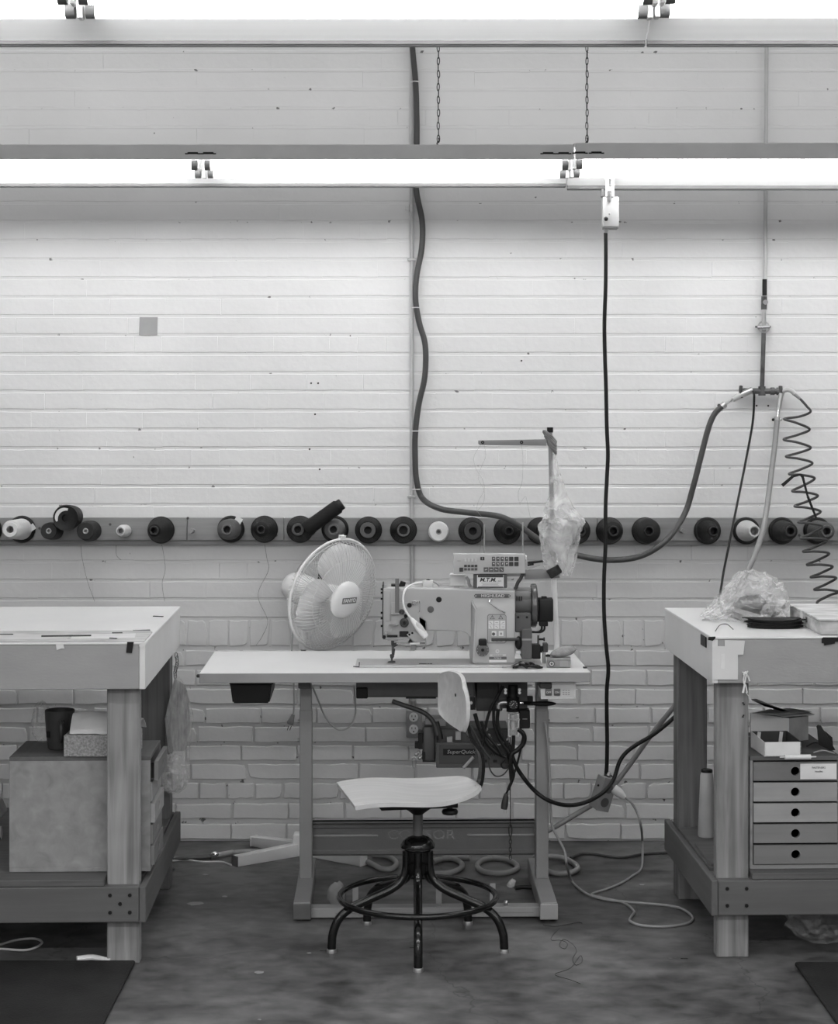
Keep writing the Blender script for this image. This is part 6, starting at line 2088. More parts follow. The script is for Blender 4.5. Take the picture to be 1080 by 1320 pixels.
bm_.build('back_bar', M['black_gloss'], stool, smooth=40)
MB().box(bc - bd * 0.020 + Vector((0, 0, -0.005)), (0.03, 0.05, 0.03), rot=Matrix.Rotation(BYAW, 3, 'Z'), bevel=0.004).build('back_clamp', M['black'], stool)
MB().cyl(bc - bd * 0.02 - bt * 0.02, bc - bd * 0.02 + bt * 0.045, 0.005, seg=10).build('clamp_bolt', M['chrome'], stool)


def back_pt(u, v):
    w = (2 * u - 1)
    h = (2 * v - 1)
    rx, rz = 0.172, 0.083
    f = (1 - abs(h) ** 3.2 * 0.16)
    x = w * rx * f
    z = h * rz * (1 - abs(w) ** 2.6 * 0.22)
    fw = 0.020 * w * w + 0.006 * h * h
    return bc + bt * x + Vector((0, 0, z)) + bd * (fw - 0.004)


MB().grid(back_pt, 26, 12, thick=0.011).build('backrest', M['wood_seat'], stool, smooth=50)
hb2 = back_pt(0.42, 0.58) + bd * 0.0075
MB().cyl(hb2 + bd * 0.0055, hb2 - bd * 0.012, 0.0048, seg=10).build('bolt_hole', M['black'], stool)
kx = SXF @ Vector((-0.085, 0.05, 0.392))
kb = MB().lathe([(0, 0), (0.022, 0.002), (0.024, 0.008), (0.022, 0.014), (0.008, 0.017), (0.008, 0.03), (0, 0.03)], M=Matrix.Translation(kx + Vector((0, 0, -0.006))), seg=10).build('adjust_knob', M['black'], stool)

# ------------------------------------------------------------------ pedestal fan
fy = 6.425
fx = (391 - CX) * fy / F
fan = thing('pedestal_fan', 'white pedestal fan with a wire grille standing behind the sewing table', 'fan', (fx, fy, 0))
FO = Vector((fx, fy, 0))
W_ = M['white']
OW = M['offwhite']
for k, (dx, dy) in enumerate(((-0.225, -0.165), (0.215, -0.160), (0.15, 0.13), (-0.185, 0.135))):
    d = Vector((dx, dy, 0))
    L_ = d.length
    X = Matrix.Translation(FO) @ Matrix.Rotation(math.atan2(dy, dx), 4, 'Z')
    ft = MB()
    ft.prism([(0.02, 0.0), (L_, 0.0), (L_, 0.034), (0.02, 0.044)], -0.019, 0.019, bevel=0.003, M=X).build('base_foot', OW, fan)
    MB().prism([(L_ - 0.001, 0.0), (L_ + 0.003, 0.0), (L_ + 0.003, 0.035), (L_ - 0.001, 0.035)], -0.020, 0.020, bevel=0.001, M=X).build('foot_cap', W_ if k else M['darkmid'], fan)
MB().span(FO + Vector((-0.035, -0.035, 0.0)), FO + Vector((0.035, 0.035, 0.075)), bevel=0.006, seg=2).build('base_socket', W_, fan)
pole_top = 0.765
MB().cyl(FO + Vector((0, 0, 0.07)), FO + Vector((0, 0, 0.52)), 0.0125, seg=18).build('lower_pole', OW, fan)
MB().cyl(FO + Vector((0, 0, 0.50)), FO + Vector((0, 0, pole_top)), 0.0095, seg=18).build('upper_pole', M['mid'], fan)
# head
RC = PY(429, 766.5, 6.345)                             # centre of the rim
yaw, pitch = math.radians(46), math.radians(-13)
nrm = Vector((math.sin(yaw) * math.cos(pitch), -math.cos(yaw) * math.cos(pitch), math.sin(pitch)))
up_ = Vector((0, 0, 1))
rt_ = nrm.cross(up_).normalized() * -1
upv = nrm.cross(rt_).normalized()
if upv.z < 0:
    upv = -upv
rt_ = upv.cross(nrm).normalized()
HM = Matrix((( rt_.x, upv.x, nrm.x, RC.x), (rt_.y, upv.y, nrm.y, RC.y), (rt_.z, upv.z, nrm.z, RC.z), (0, 0, 0, 1)))
R_ = 0.200


def grille(front):
    mb = MB()
    nW = 76
    sg = 1 if front else -1
    depth_ = 0.062 if front else 0.075
    hubr = 0.062 if front else 0.055
    for k in range(nW):
        a = 2 * math.pi * k / nW
        pts = []
        for i in range(7):
            t = i / 6
            r = hubr + (R_ - hubr) * t
            z = sg * depth_ * (1 - max(0, (t - 0.35) / 0.65) ** 2.4)
            tw = 0.22 * (1 - t) * (1 if front else 0.3)
            pts.append(HM @ Vector((r * math.cos(a + tw), r * math.sin(a + tw), z)))
        mb.tube(pts, 0.0010, seg=4, sub=1)
    for r, z in ((R_ * 0.97, sg * 0.012), (R_ * 0.70, sg * depth_ * 0.86)):
        mb.tube([HM @ Vector((r * math.cos(t), r * math.sin(t), z)) for t in [2 * math.pi * i / 48 for i in range(48)]], 0.0013, seg=5, closed=True, sub=1)
    return mb


wire = grey('grille_wire', 0.62, 0.35)
g1 = grille(True).build('front_grille', wire, fan, smooth=60)
g1['kind'] = 'stuff'
g2 = grille(False).build('rear_grille', wire, fan, smooth=60)
g2['kind'] = 'stuff'
MB().tube([HM @ Vector((R_ * math.cos(t), R_ * math.sin(t), 0)) for t in [2 * math.pi * i / 64 for i in range(64)]], 0.0048, seg=8, closed=True, sub=1).build('rim', W_, fan, smooth=60)
MB().box(HM @ Vector((0, R_ + 0.006, 0)), (0.02, 0.014, 0.012), rot=HM.to_3x3(), bevel=0.002).build('rim_clip', W_, fan)
hub = MB().lathe([(0.0, 0.080), (0.045, 0.079), (0.060, 0.074), (0.066, 0.066), (0.066, 0.058), (0.0, 0.058)], M=HM, seg=40).build('hub_cap', W_, fan, smooth=40)
bdg = MB().box(HM @ Vector((0.004, 0.002, 0.0805)), (0.066, 0.020, 0.0016), rot=HM.to_3x3(), bevel=0.0005).build('badge', grey('badge_grey', 0.17, 0.5), hub)
text('FANYO', 0.0185, None, M['white'], hub, name='badge_lettering', M=HM @ Matrix.Translation((0.004, 0.002, 0.0816)), sx=0.95, bold=0.0004)
blade_mat, nt, b_ = new_mat('pale_translucent_blade')
b_.inputs['Base Color'].default_value = (0.78, 0.78, 0.78, 1)
b_.inputs['Roughness'].default_value = 0.35
b_.inputs['Transmission Weight'].default_value = 0.0
for k in range(3):
    a0 = math.radians(72 + 120 * k)

    def blade(u, v):
        r = 0.032 + 0.150 * u
        half = math.radians(27 + 33 * math.sin(math.pi * min(1.0, 0.18 + u * 0.80)) ** 0.9)
        if u > 0.75:
            half *= math.sqrt(max(0.02, 1 - ((u - 0.75) / 0.25) ** 2 * 0.92))
        a = a0 + (2 * v - 1) * half * 0.92 + 0.15 * u
        z = 0.008 - 0.028 * (2 * v - 1) * (0.55 + 0.45 * (1 - u)) + 0.006 * math.cos(math.pi * (2 * v - 1))
        return HM @ Vector((r * math.cos(a), r * math.sin(a), z))
    MB().grid(blade, 14, 12, thick=0.0016).build('blade', blade_mat, fan, smooth=60)
MB().lathe([(0.0, 0.03), (0.03, 0.028), (0.036, 0.015), (0.036, -0.025), (0.0, -0.025)], M=HM, seg=24).build('blade_hub', W_, fan)
MB().lathe([(0.0, -0.232), (0.026, -0.229), (0.046, -0.215), (0.054, -0.19), (0.054, -0.125), (0.040, -0.085), (0.036, -0.074), (0.0, -0.074)], M=HM @ Matrix.Translation((0, -0.028, 0)), seg=28).build('motor_housing', W_, fan, smooth=60)
vt = MB()
for k in range(6):
    vt.box(HM @ Vector((-0.004 + 0.009 * k, 0.040, -0.078)), (0.004, 0.030, 0.006), rot=HM.to_3x3())
vt.build('motor_vents', M['dark'], fan)['kind'] = 'stuff'
mtop = HM @ Vector((0, -0.04, -0.15))
MB().tube([FO + Vector((0, 0, pole_top - 0.04)), FO + Vector((0, 0, pole_top)), mtop], 0.017, seg=14, sub=4).build('tilt_neck', W_, fan)
# cord: down from the motor, behind the table, with the plug hanging
cpts = [HM @ Vector((-0.01, -0.03, -0.235))] + [PY(x, y, 6.40) for x, y in ((377, 800), (376, 838), (378.5, 870), (379, 905), (378, 922))]
MB().tube(cpts, 0.0032, seg=8).build('cord', M['cord_white'], fan)
pgx = MB().lathe([(0, 0), (0.006, 0), (0.008, 0.012), (0.0125, 0.03), (0.011, 0.036), (0.0, 0.036)], M=Matrix.Translation(PY(378, 921, 6.40)) @ Matrix.Rotation(math.pi + 0.35, 4, 'Y'), seg=14).build('plug', M['cord_grey'], fan)
for dx in (-2.3, 1.0):
    MB().box(PY(373.5 + dx, 938.5, 6.40), (0.0025, 0.006, 0.016), rot=Matrix.Rotation(0.35, 3, 'Y')).build('plug_pin', M['dark'], pgx)

# ------------------------------------------------------------------ cords and hoses
def cord(name, pts, r, mat_, label, cat, group=None, seg=8, sub=6):
    c = sum((Vector(p) for p in pts), Vector()) / len(pts)
    lo = min(pts, key=lambda p: p[2])
    return one(MB().tube(pts, r, seg=seg, sub=sub), name, mat_, label, cat, tuple(lo), group, smooth=60)


YH = WY - 0.035
th = thing('air_hose', 'thick dark hose winding down the conduit and across the wall to the pipe manifold', 'hose', tuple(PY(640, 664, YH)))
hose_px = [(529, -40), (530, 30), (531.5, 62), (535.5, 105), (537, 150), (537, 200), (536.5, 245), (544, 285), (543.5, 320), (537, 355), (535.5, 385), (540, 415), (548, 445), (547.5, 485), (540, 520), (535.5, 555), (535, 590), (537, 620), (545, 643), (568, 656), (605, 661), (645, 666), (672, 680), (692, 694), (712, 705), (745, 716), (785, 722), (825, 717), (858, 697), (882, 663), (894, 625), (903, 590), (912, 555), (920, 535), (930, 524)]
hp = []
for i, (x, y) in enumerate(hose_px):
    yy = YH - 0.003
    if 620 < x < 880 and y > 655:
        yy = BY - 0.19 if 640 < x < 860 else BY - 0.16
    if 560 < x <= 620 and y > 655:
        yy = BY - 0.10
    if x >= 880:
        yy = BY - 0.06
    hp.append(PY(x, y, yy))
MB().tube(hp, 0.0105, seg=12, sub=6).build('hose', M['hose_dark'], th, smooth=60)
for x, y in ((534.5, 106), (536, 397), (536, 556), (536.5, 631)):
    p = PY(x - 2.5, y, YH)
    MB().tube([p + Vector((0.0135 * math.cos(t) + 0.007, 0.0125 * math.sin(t) - 0.003, 0.001)) for t in [2 * math.pi * i / 16 for i in range(16)]], 0.0018, seg=5, closed=True, sub=1).build('cable_tie', M['white'], th)
MB().cyl(PY(928, 526.5, BY - 0.05), PY(934, 521, BY - 0.045), 0.0125, seg=14).build('hose_clamp', M['steel'], th)
MB().ball(PY(926.5, 522.5, BY - 0.055), 0.006, u=10, v=6).build('clamp_screw', M['dark'], th)

YPp = WY - 0.03
pm_ = thing('air_pipe', 'iron air pipe down the wall with valve and a three way manifold', 'pipe', tuple(PY(984, 503, YPp)))
MB().cyl(PY(989, -90, YPp), PY(986, 362, YPp), 0.0072, seg=12).build('upper_pipe', M['conduit'], pm_)
MB().cyl(PY(985.6, 360, YPp), PY(985.4, 381, YPp), 0.0085, seg=14).build('pipe_sleeve', M['black'], pm_)
MB().cyl(PY(985, 382, YPp), PY(984.6, 399, YPp), 0.0105, seg=8).build('valve_body', M['iron'], pm_)
MB().cyl(PY(986.5, 389.5, YPp - 0.006), PY(986.5, 389.5, YPp - 0.022), 0.0095, seg=8).build('valve_nut', M['chrome'], pm_)
MB().cyl(PY(984.6, 398, YPp), PY(984.4, 428, YPp), 0.0080, seg=12).build('middle_pipe', M['steel'], pm_)
MB().cyl(PY(984.4, 426, YPp), PY(982, 503, YPp), 0.0082, seg=12).build('lower_pipe', M['iron'], pm_)
MB().tube([PY(984.4, 421.5, YPp) + Vector((0.020 * math.cos(t), 0.008 * math.sin(t), 0.020 * math.sin(t))) for t in [2 * math.pi * i / 20 for i in range(20)]], 0.003, seg=6, closed=True, sub=1).build('pipe_hanger', M['steel'], pm_)
MB().cyl(PY(976, 421.5, YPp - 0.009), PY(992, 421.5, YPp - 0.009), 0.006, seg=10).build('hanger_strap', M['chrome'], pm_)
for x in (974.5, 992):
    MB().cyl(PY(x, 421.3, YPp - 0.012), PY(x, 421.3, WY + 0.004), 0.0045, seg=8).build('hanger_bolt', M['iron'], pm_)
MB().cyl(PY(957, 504, YPp), PY(1009, 504.5, YPp), 0.0105, seg=14).build('manifold', M['iron'], pm_)
MB().cyl(PY(982, 498, YPp), PY(982, 510, YPp), 0.013, seg=14).build('tee', M['iron'], pm_)
for x in (995, 1003):
    MB().cyl(PY(x - 2, 504.4, YPp), PY(x + 3, 504.4, YPp), 0.014, seg=10).build('union_nut', M['iron'], pm_)
MB().cyl(PY(969, 503, YPp - 0.004), PY(955, 509, YPp - 0.010), 0.0125, seg=12).build('coupler', M['steel'], pm_)
MB().cyl(PY(956, 508.5, YPp - 0.010), PY(944.5, 515.5, YPp - 0.015), 0.0115, 0.0085, seg=12).build('coupler_tip', M['conduit'], pm_)
MB().cyl(PY(944.5, 515.3, YPp - 0.015), PY(932, 522.5, BY - 0.046), 0.0062, seg=12).build('hose_nipple', M['chrome'], pm_)
MB().tube([PY(955, 498, YPp - 0.008), PY(954.5, 503, YPp - 0.014), PY(955.5, 513, YPp - 0.012)], 0.0065, seg=10).build('tap_handle', M['dark'], pm_)
MB().tube([PY(1006, 498, YPp - 0.004), PY(1006, 504, YPp - 0.008), PY(1007, 510, YPp - 0.004)], 0.0075, seg=10).build('tap_handle', M['dark'], pm_)
MB().cyl(PY(1007, 507, YPp - 0.006), PY(1003.5, 526, YPp - 0.008), 0.0105, 0.0085, seg=12).build('coupler', M['steel'], pm_)
MB().cyl(PY(1003.5, 526, YPp - 0.008), PY(1001.5, 542, YPp - 0.010), 0.0072, seg=12).build('hose_nipple', M['chrome'], pm_)
MB().tube([PY(1008, 505, YPp - 0.004), PY(1014, 502.5, YPp - 0.010), PY(1020, 504, YPp - 0.014), PY(1024, 508, YPp - 0.016)], 0.0082, seg=12).build('elbow', M['conduit'], pm_)

gh_ = thing('air_hose', 'straight pale grey hose from the manifold down behind the plastic bag on the bench', 'hose', tuple(PY(957, 748, 6.3)))
yb_ = YPp - 0.01
MB().tube([PY(1001.5, 540, yb_), PY(999, 570, yb_ - 0.03), PY(994, 610, yb_ - 0.08), PY(989, 650, yb_ - 0.16), PY(983, 685, yb_ - 0.22), PY(972, 717, yb_ - 0.26), PY(958, 747, 6.27), PY(945, 775, 6.16), PY(930, 786, 6.05)], 0.0098, seg=12).build('hose', M['hose_mid'], gh_, smooth=60)
MB().cyl(PY(1001.8, 537, yb_), PY(1001.2, 544, yb_), 0.0115, seg=14).build('hose_clamp', M['steel'], gh_)
for dx, m_ in ((-5, 'black'), (5, 'chrome')):
    MB().ball(PY(1001.5 + dx, 541, yb_), 0.0055, u=10, v=6).build('clamp_screw', M[m_], gh_)
cord('air_tube', [PY(971, 504, YPp - 0.018), PY(972, 512, YPp - 0.025), PY(970, 545, YPp - 0.03), PY(961, 595, YPp - 0.07), PY(950, 650, YPp - 0.16), PY(940, 700, 6.35), PY(933, 735, 6.30), PY(929.5, 757, 6.25), PY(926, 778, 6.10)], 0.0042, M['black'],
     'thin black tube from the manifold down to the plastic bag on the right bench', 'tube')
# coiled hose
zz = [(1024, 508), (1032, 515), (1040, 524), (1044.5, 531)]
left = [(1010.5, 540), (1010, 566.5), (1013, 588.5), (1017, 611), (1021, 633), (1024, 652.5), (1029, 673), (1032, 694), (1035, 711), (1040, 728), (1045, 744), (1049.5, 760)]
right = [(1043.5, 553.5), (1045, 577), (1047, 597), (1050, 616.5), (1054, 639), (1057.5, 659.5), (1060, 679), (1066, 697), (1068.5, 713.5), (1073, 730.5), (1077.5, 745), (1081, 763)]
cp_ = [PY(x, y, YPp - 0.016) for x, y in zz]
rc = 0.046
yC = BY - 0.235
for i, (l, r) in enumerate(zip(left, right)):
    k = min(1.0, i / 5.0)
    y0 = (YPp - 0.05) * (1 - k) + yC * k
    m1 = ((l[0] + r[0]) / 2, (l[1] + r[1]) / 2)
    if i == 0:
        cp_.append(PY(1030, 537.0, y0 + rc))
    else:
        pr_ = right[i - 1]
        cp_.append(PY((pr_[0] + l[0]) / 2, (pr_[1] + l[1]) / 2 + 1.0, y0 + rc * 0.8))
    cp_.append(PY(l[0], l[1], y0))
    cp_.append(PY(m1[0], m1[1] - 1.5, y0 - rc * 0.8))
    cp_.append(PY(r[0], r[1], y0))
cp_ += [PY(1070, 767, yC + 0.02), PY(1056, 774, yC), PY(1053, 778, yC - 0.01), PY(1058, 782, yC - 0.01)]
co = thing('coiled_hose', 'springy coiled air hose hanging at the right edge of the picture', 'hose', tuple(PY(1050, 770, yC)))
MB().tube(cp_, 0.0046, seg=9, sub=7).build('coil', M['hose_dark'], co, smooth=60)
MB().cyl(PY(1022, 506.5, YPp - 0.015), PY(1031, 514, YPp - 0.016), 0.0068, 0.0055, seg=10).build('strain_relief', M['mid'], co)
bs = MB()
for a, b in (((1008, 626), (1022, 614)), ((1022, 614), (1032, 611.5)), ((1032, 611.5), (1036, 618)), ((1034, 613), (1041, 640)), ((1041, 640), (1052, 668))):
    p, q = PY(*a, yC - 0.06), PY(*b, yC - 0.055)
    d = (q - p)
    n = Vector((-d.z, 0, d.x)).normalized() * (0.006 if a == (1008, 626) else 0.0045)
    bs.bm.faces.new([bs.bm.verts.new(v) for v in (p - n, q - n * 0.8, q + n * 0.8, p + n)])
bs.build('velcro_strap', M['black'], co, smooth=0)

# switch box on its clip and the black power cord with a hanging outlet box
YW = F / 381.0
pwr = thing('cord_switch', 'pale switch box clipped under the right strip light with a long black cord', 'switch box', tuple(PY(786, 296, YW)))
a, b = PY(776, 254.5, YW), PY(797, 293, YW)
sw = MB().span((a.x, YW - 0.022, b.z), (b.x, YW + 0.022, a.z), bevel=0.004, seg=2).build('box', grey('switch_enamel', 0.36, 0.45), pwr)
MB().ball(PY(781, 282, YW - 0.023), 0.0075, scale=(1, 0.8, 1)).build('knob', M['black'], sw)
MB().ball(PY(785.5, 275.5, YW - 0.0225), 0.003, u=8, v=6).build('cover_screw', M['mid'], sw)
MB().span((PY(777, 0, YW).x, YW - 0.020, PY(0, 295.5, YW).z), (PY(796, 0, YW).x, YW + 0.020, PY(0, 292.5, YW).z), bevel=0.001).build('base_flange', M['darkmid'], sw)
MB().cyl(PY(781, 294, YW), PY(780.7, 300.5, YW), 0.010, 0.007, seg=10).build('cord_grip', M['steel'], sw)
for x in (779.5, 787):
    MB().span((PY(x, 0, YW).x, YW - 0.026, PY(0, 254.6, YW).z), (PY(x + 3.6, 0, YW).x, YW - 0.022, PY(0, 229, YW).z), bevel=0.0006).build('clip_strap', M['white'], pwr)
MB().span((PY(779, 0, YW).x, YW - 0.026, PY(0, 232, YW).z), (PY(791, 0, YW).x, YW + 0.006, PY(0, 228.5, YW).z), bevel=0.0006).build('clip_bridge', M['white'], pwr)
MB().span((PY(774.5, 0, YW).x, YW - 0.018, PY(0, 254.4, YW).z), (PY(779, 0, YW).x, YW + 0.010, PY(0, 244.5, YW).z), bevel=0.001).build('clip_plate', M['darkmid'], pwr)
MB().cyl(PY(785, 246, YW - 0.03), PY(785, 260, YW - 0.03), 0.0058, seg=12).build('clip_bolt', M['darkmid'], pwr)
MB().span((PY(783, 0, YW).x, YW - 0.028, PY(0, 249, YW).z), (PY(788, 0, YW).x, YW - 0.020, PY(0, 242, YW).z), bevel=0.001).build('clip_nut', M['mid'], pwr)
cpx = [(780.5, 300), (780.8, 330), (780.5, 370), (779, 415), (779.5, 455), (781, 500), (782, 550), (783.5, 585), (782, 620), (780.5, 655), (780.5, 700), (778.5, 745), (778.5, 790), (781, 830), (784, 862), (782, 890), (782, 925), (782.5, 955), (782, 985), (781, 1000)]
MB().tube([PY(x, y, YW) for x, y in cpx], 0.0068, seg=10, sub=5).build('cord', M['black'], pwr, smooth=60)
OM = Matrix.Translation(PY(777, 1022, YW)) @ Matrix.Rotation(math.radians(17), 4, 'Y') @ Matrix.Rotation(math.radians(28), 4, 'Z')
ob = MB().span((-0.026, -0.024, -0.056), (0.026, 0.024, 0.056), bevel=0.004, seg=2).xf(OM).build('outlet_box', M['mid'], pwr)
MB().span((-0.027, -0.0255, -0.057), (0.027, -0.0235, 0.057), bevel=0.001).xf(OM).build('outlet_plate', M['hose_mid'], ob)
for dz in (-0.026, 0.022):
    MB().cyl((0.0, -0.0262, dz), (0.0, -0.025, dz), 0.016, seg=20).xf(OM).build('outlet_face', M['darkmid'], ob)
    MB().ball((-0.0272, 0.0, dz), 0.004, u=8, v=6).xf(OM).build('cover_screw', M['black'], ob)
MB().cyl((0, 0, 0.054), (0, 0, 0.072), 0.012, 0.008, seg=12).xf(OM).build('cord_grip', M['steel'], ob)
MB().tube([PY(x, y, YW - 0.01) for x, y in ((779, 998), (784, 1001), (788, 1000), (790, 1004), (785, 1006))], 0.0028, seg=6).build('wire_nut', M['dark'], ob)
pc = thing('extension_cord', 'grey cord from the white plug looping over the floor to the table leg', 'cord', tuple(FLR(827, 1118)))
ypl = YW - 0.01
pv = Matrix.Translation(PY(790.5, 1016, ypl)) @ (PY(806, 1028.5, ypl) - PY(790.5, 1016, ypl)).to_track_quat('Z', 'Y').to_matrix().to_4x4()
MB().lathe([(0, 0), (0.015, 0), (0.0165, 0.01), (0.016, 0.026), (0.010, 0.042), (0.007, 0.050), (0, 0.050)], M=pv, seg=16).build('plug', M['white'], pc)
floor_px = [(827, 1118), (815, 1129), (801, 1138), (782, 1146), (763, 1152.5), (775, 1157), (794, 1161), (808, 1166), (817, 1175), (814, 1181), (812, 1187), (822, 1192), (837, 1194), (855, 1194.5), (872, 1193), (887, 1190), (893, 1184), (888, 1177), (876, 1170.5), (858, 1167), (837, 1165), (812, 1163), (787, 1160.5), (772, 1157.5), (757, 1152.5), (745, 1144), (736, 1134)]
pts = [PY(805.5, 1028, ypl), PY(813, 1034, ypl - 0.005), PY(821, 1047, ypl - 0.01), PY(826, 1065, ypl - 0.02)]
pts.append((FLR(829, 1104) + Vector((0, 0.03, 0.05))))
pts += [FLR(x, y, 0.005 if 3 > abs(i - 4) or i < 17 else 0.0075) for i, (x, y) in enumerate(floor_px)]
yLg = 5.832
pts += [PY(730, 1113, yLg - 0.02), PY(727.5, 1097, yLg), PY(718, 1078, yLg), PY(711.5, 1064, yLg), PY(709.5, 1040, yLg), PY(708.5, 1000, yLg), PY(706, 960, yLg), PY(702, 930, yLg)]
MB().tube(pts, 0.0042, seg=8, sub=5).build('cord', M['cord_grey'], pc, smooth=60)
cord('air_hose', [PY(690, 1080, 6.24), PY(708, 1070, 6.25), PY(722, 1062, 6.25), PY(745, 1048, 6.26), PY(770, 1033, 6.26), PY(792, 1011, 6.26), PY(812, 985, 6.26), PY(830, 960, 6.24), PY(848, 936, 6.2), PY(866, 914, 6.15), PY(880, 896, 6.13)], 0.0088, M['hose_mid'],
     'pale grey hose slanting from the table leg up to the right bench', 'hose', seg=10)
cord('power_cable', [PY(656, 960, y5 - 0.03), PY(664, 985, y5 - 0.03), PY(675, 1003, y5 - 0.02), PY(692, 1022, 5.79), PY(712, 1034, 5.79), PY(735, 1038, 5.84), PY(758, 1033, 5.94), PY(779, 1020, 6.0), PY(791, 1004, 6.04), PY(798, 983, 6.05), PY(807, 970, 6.06), PY(822, 959, 6.08), PY(842, 947, 6.1), PY(862, 931, 6.12), PY(880, 914, 6.13)], 0.0068, M['black'],
     'black cable swooping from the air regulator past the hanging outlet box', 'cable', seg=10)
cord('fan_cord', [PY(402, 884, 6.1), PY(409, 900, 6.1), PY(418, 922, 6.1), (PY(430, 937, 6.1)), PY(441, 941, 6.1), PY(452, 935, 6.1), PY(458, 920, 6.1), PY(457.5, 900, 6.1), PY(456.5, 884, 6.1)], 0.0028, M['cord_white'],
     'pale cord hanging in a loop under the left half of the sewing table', 'cord')
MB  # floor hoses
fl = [(470, 1103), (490, 1100), (508, 1104), (511, 1114), (500, 1121), (480, 1120), (462, 1112), (450, 1106)]
hz_ = 0.011
cord('air_hose', [FLR(x, y + 2, hz_) for x, y in ((474, 1109), (482, 1113), (492, 1118), (504, 1118), (511, 1112), (506, 1105), (494, 1101), (480, 1100))], 0.0092, M['hose_mid'],
     'grey floor hose curl left of the stool, behind the table panel', 'hose', group='floor hoses', seg=10)
cord('air_hose', [FLR(x, y + 2, hz_) for x, y in ((540, 1122), (560, 1124), (580, 1123), (594, 1117), (594, 1110), (582, 1105), (566, 1106), (558, 1109), (575, 1104), (592, 1103), (606, 1104))], 0.0092, M['hose_mid'],
     'grey floor hose curl just right of the stool column', 'hose', group='floor hoses', seg=10)
cord('air_hose', [FLR(x, y + 2, hz_) for x, y in ((640, 1103), (622, 1107), (615, 1114), (622, 1121), (640, 1124), (658, 1122), (667, 1116), (660, 1109), (645, 1105), (628, 1104))], 0.0092, M['hose_mid'],
     'round grey floor hose loop under the lift chain', 'hose', group='floor hoses', seg=10)
cord('air_hose', [FLR(x, y + 2, hz_) for x, y in ((688, 1104), (705, 1102), (725, 1104), (740, 1111), (744, 1118), (734, 1123), (716, 1124), (704, 1120))], 0.0092, M['hose_mid'],
     'grey floor hose loop behind the right table leg', 'hose', group='floor hoses', seg=10)
cord('floor_cable', [FLR(x, y, 0.006) for x, y in ((735, 1106), (748, 1101), (765, 1101), (785, 1104), (805, 1105), (830, 1101), (862, 1099), (900, 1097))], 0.005, M['dark'],
     'dark cable along the floor from the table to the right bench', 'cable')
ah = thing('air_hose', 'dark hose with a metal coupling on the floor by the left bench', 'hose', tuple(FLR(280, 1102)))
MB().tube([FLR(x, y, 0.010) for x, y in ((190, 1107), (225, 1106), (250, 1105.5), (272, 1104))], 0.009, seg=10).build('hose', M['hose_dark'], ah)
MB().tube([FLR(272, 1104, 0.012), FLR(283, 1102, 0.014), FLR(300, 1099, 0.012)], 0.0098, seg=10).build('coupling', M['steel'], ah)
MB().ball(FLR(277, 1101, 0.022), 0.011, scale=(1.3, 1, 0.9)).build('clamp', M['chrome'], ah)
MB().tube([FLR(299, 1099.3, 0.012), FLR(316, 1097.5, 0.010), FLR(335, 1098, 0.010), FLR(358, 1099, 0.010)], 0.0085, seg=10).build('hose_end', M['hose_mid'], ah)
cord('flat_strip', [FLR(x, y, 0.003) for x, y in ((222, 1109.5), (240, 1108.5), (262, 1111), (285, 1111), (298, 1115))], 0.0035, M['cord_white'], 'white flat strip on the floor in front of the dark hose', 'strip')
cord('power_cable', [FLR(690, 1144, 0.007), FLR(675, 1143.5, 0.008), FLR(664, 1144.5, 0.007)], 0.007, M['black'], 'short black cable end on the floor inside the right table leg', 'cable')
pz = FLR(657, 1143.5)
one(MB().lathe([(0, 0), (0.012, 0), (0.013, 0.012), (0.008, 0.028), (0, 0.028)], M=Matrix.Translation(pz) @ Matrix.Rotation(0.5, 4, 'Y'), seg=12), 'clear_plug', M['film_dense'], 'pale clear plug at the end of the short black floor cable', 'plug', tuple(pz))
pz = FLR(434, 1168)
one(crumple(tuple(pz + Vector((0, 0, 0.035))), (0.028, 0.02, 0.042), 6, amp=0.35, sub=3, freq=2, flat=-0.034), 'paper_wad', grey('grey_wad', 0.22, 0.9), 'crumpled pale wad on the floor left of the stool ring', 'paper wad', tuple(pz), smooth=50)

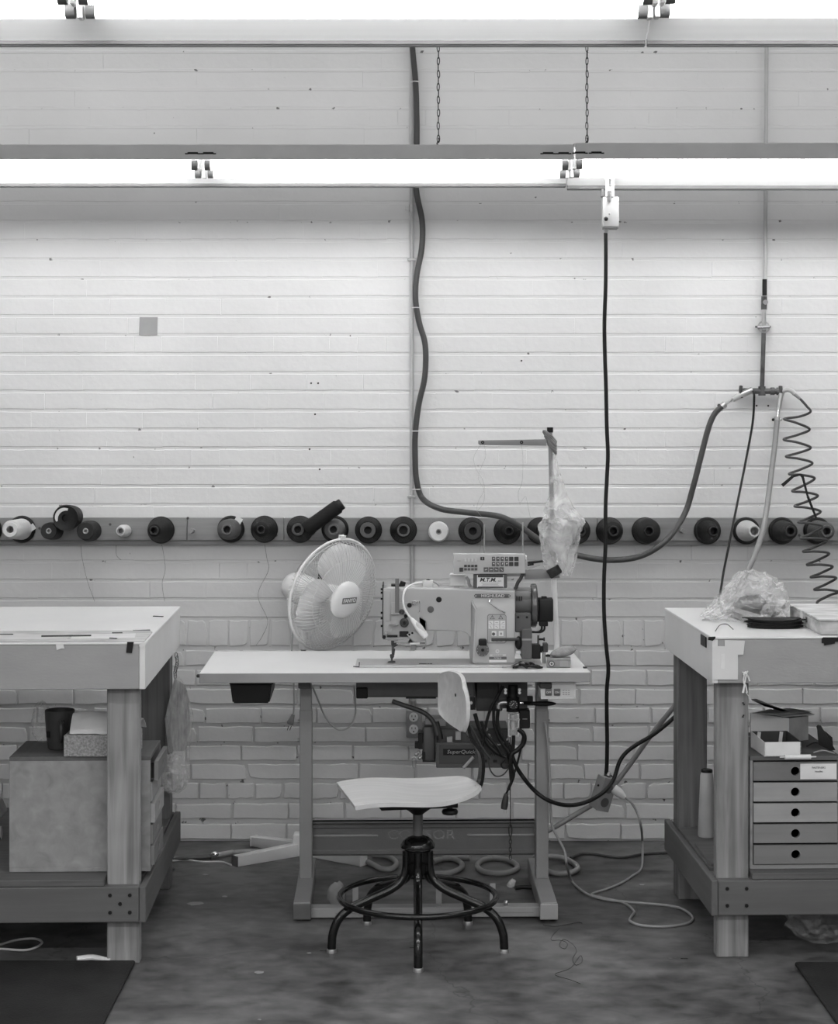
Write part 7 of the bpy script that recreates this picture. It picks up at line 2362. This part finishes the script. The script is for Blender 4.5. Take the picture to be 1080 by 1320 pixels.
# debris on the floor
rd = random.Random(2)
deb = [(222, 1122, 0.008, 'stone', 'small dark pebble on the floor beside the left bench'), (265, 1128, 0.012, 'chip', 'pale chip on the floor near the fan foot'), (250, 1165, 0.03, 'chip', 'biggest pale paint flake on the floor left of the table'),
       (290, 1156, 0.01, 'chip', 'small pale flake right of the biggest flake'), (334, 1254, 0.016, 'chip', 'pale paint flake in the open floor below the table'), (398, 1229, 0.006, 'chip', 'tiny white chip on the floor left of the stool foot'),
       (334, 1315, 0.005, 'chip', 'tiny white chip at the bottom edge of the picture'), (826, 1141, 0.011, 'chip', 'pale scrap on the floor inside the loop of the grey cord'), (881, 1236, 0.014, 'dark', 'dark scrap on the floor left of the right bench leg'),
       (417, 1226, 0.012, 'dark', 'dark splinter on the floor touching the left stool foot'), (531, 1222, 0.008, 'dark', 'dark scrap on the floor beside the front stool leg')]
for px, py, r, kd, lb in deb:
    p = FLR(px, py)
    mb = MB()
    if kd == 'stone':
        mb = crumple(tuple(p + Vector((0, 0, 0.006))), (0.009, 0.008, 0.007), 3, amp=0.3, sub=2, flat=-0.006)
        mt_ = M['darkmid']
    else:
        n = 7
        ring = [p + Vector((r * rd.uniform(0.6, 1.2) * math.cos(2 * math.pi * i / n), (0.7 if kd == 'chip' else 0.25) * r * rd.uniform(0.6, 1.2) * math.sin(2 * math.pi * i / n), 0.0)) for i in range(n)]
        A = [mb.bm.verts.new(v + Vector((0, 0, 0.0004))) for v in ring]
        B = [mb.bm.verts.new(v + Vector((0, 0, 0.0022))) for v in ring]
        mb.bm.faces.new(A)
        mb.bm.faces.new(B)
        for i in range(n):
            j = (i + 1) % n
            mb.bm.faces.new((A[i], A[j], B[j], B[i]))
        mt_ = M['cord_grey'] if kd == 'chip' else M['dark']
    one(mb, 'pebble' if kd == 'stone' else 'floor_scrap', mt_, lb, 'pebble' if kd == 'stone' else 'scrap', tuple(p), smooth=0)
cord('loose_thread', [FLR(x, y, 0.001) for x, y in ((722, 1196), (712, 1206), (711, 1212), (722, 1212), (731, 1216), (728, 1223), (721, 1219), (726, 1211), (738, 1217), (743, 1226), (738, 1236), (742, 1244), (750, 1240), (748, 1232), (735, 1248), (715, 1256), (735, 1263), (748, 1268))], 0.0007, M['dark'],
     'long curly dark thread on the floor right of the stool', 'thread', seg=4)
cord('loose_thread', [FLR(x, y, 0.001) for x, y in ((700, 1192), (715, 1194), (730, 1192), (745, 1189), (750, 1190))], 0.0014, M['dark'], 'short dark thread beside the right table foot', 'thread', seg=4)
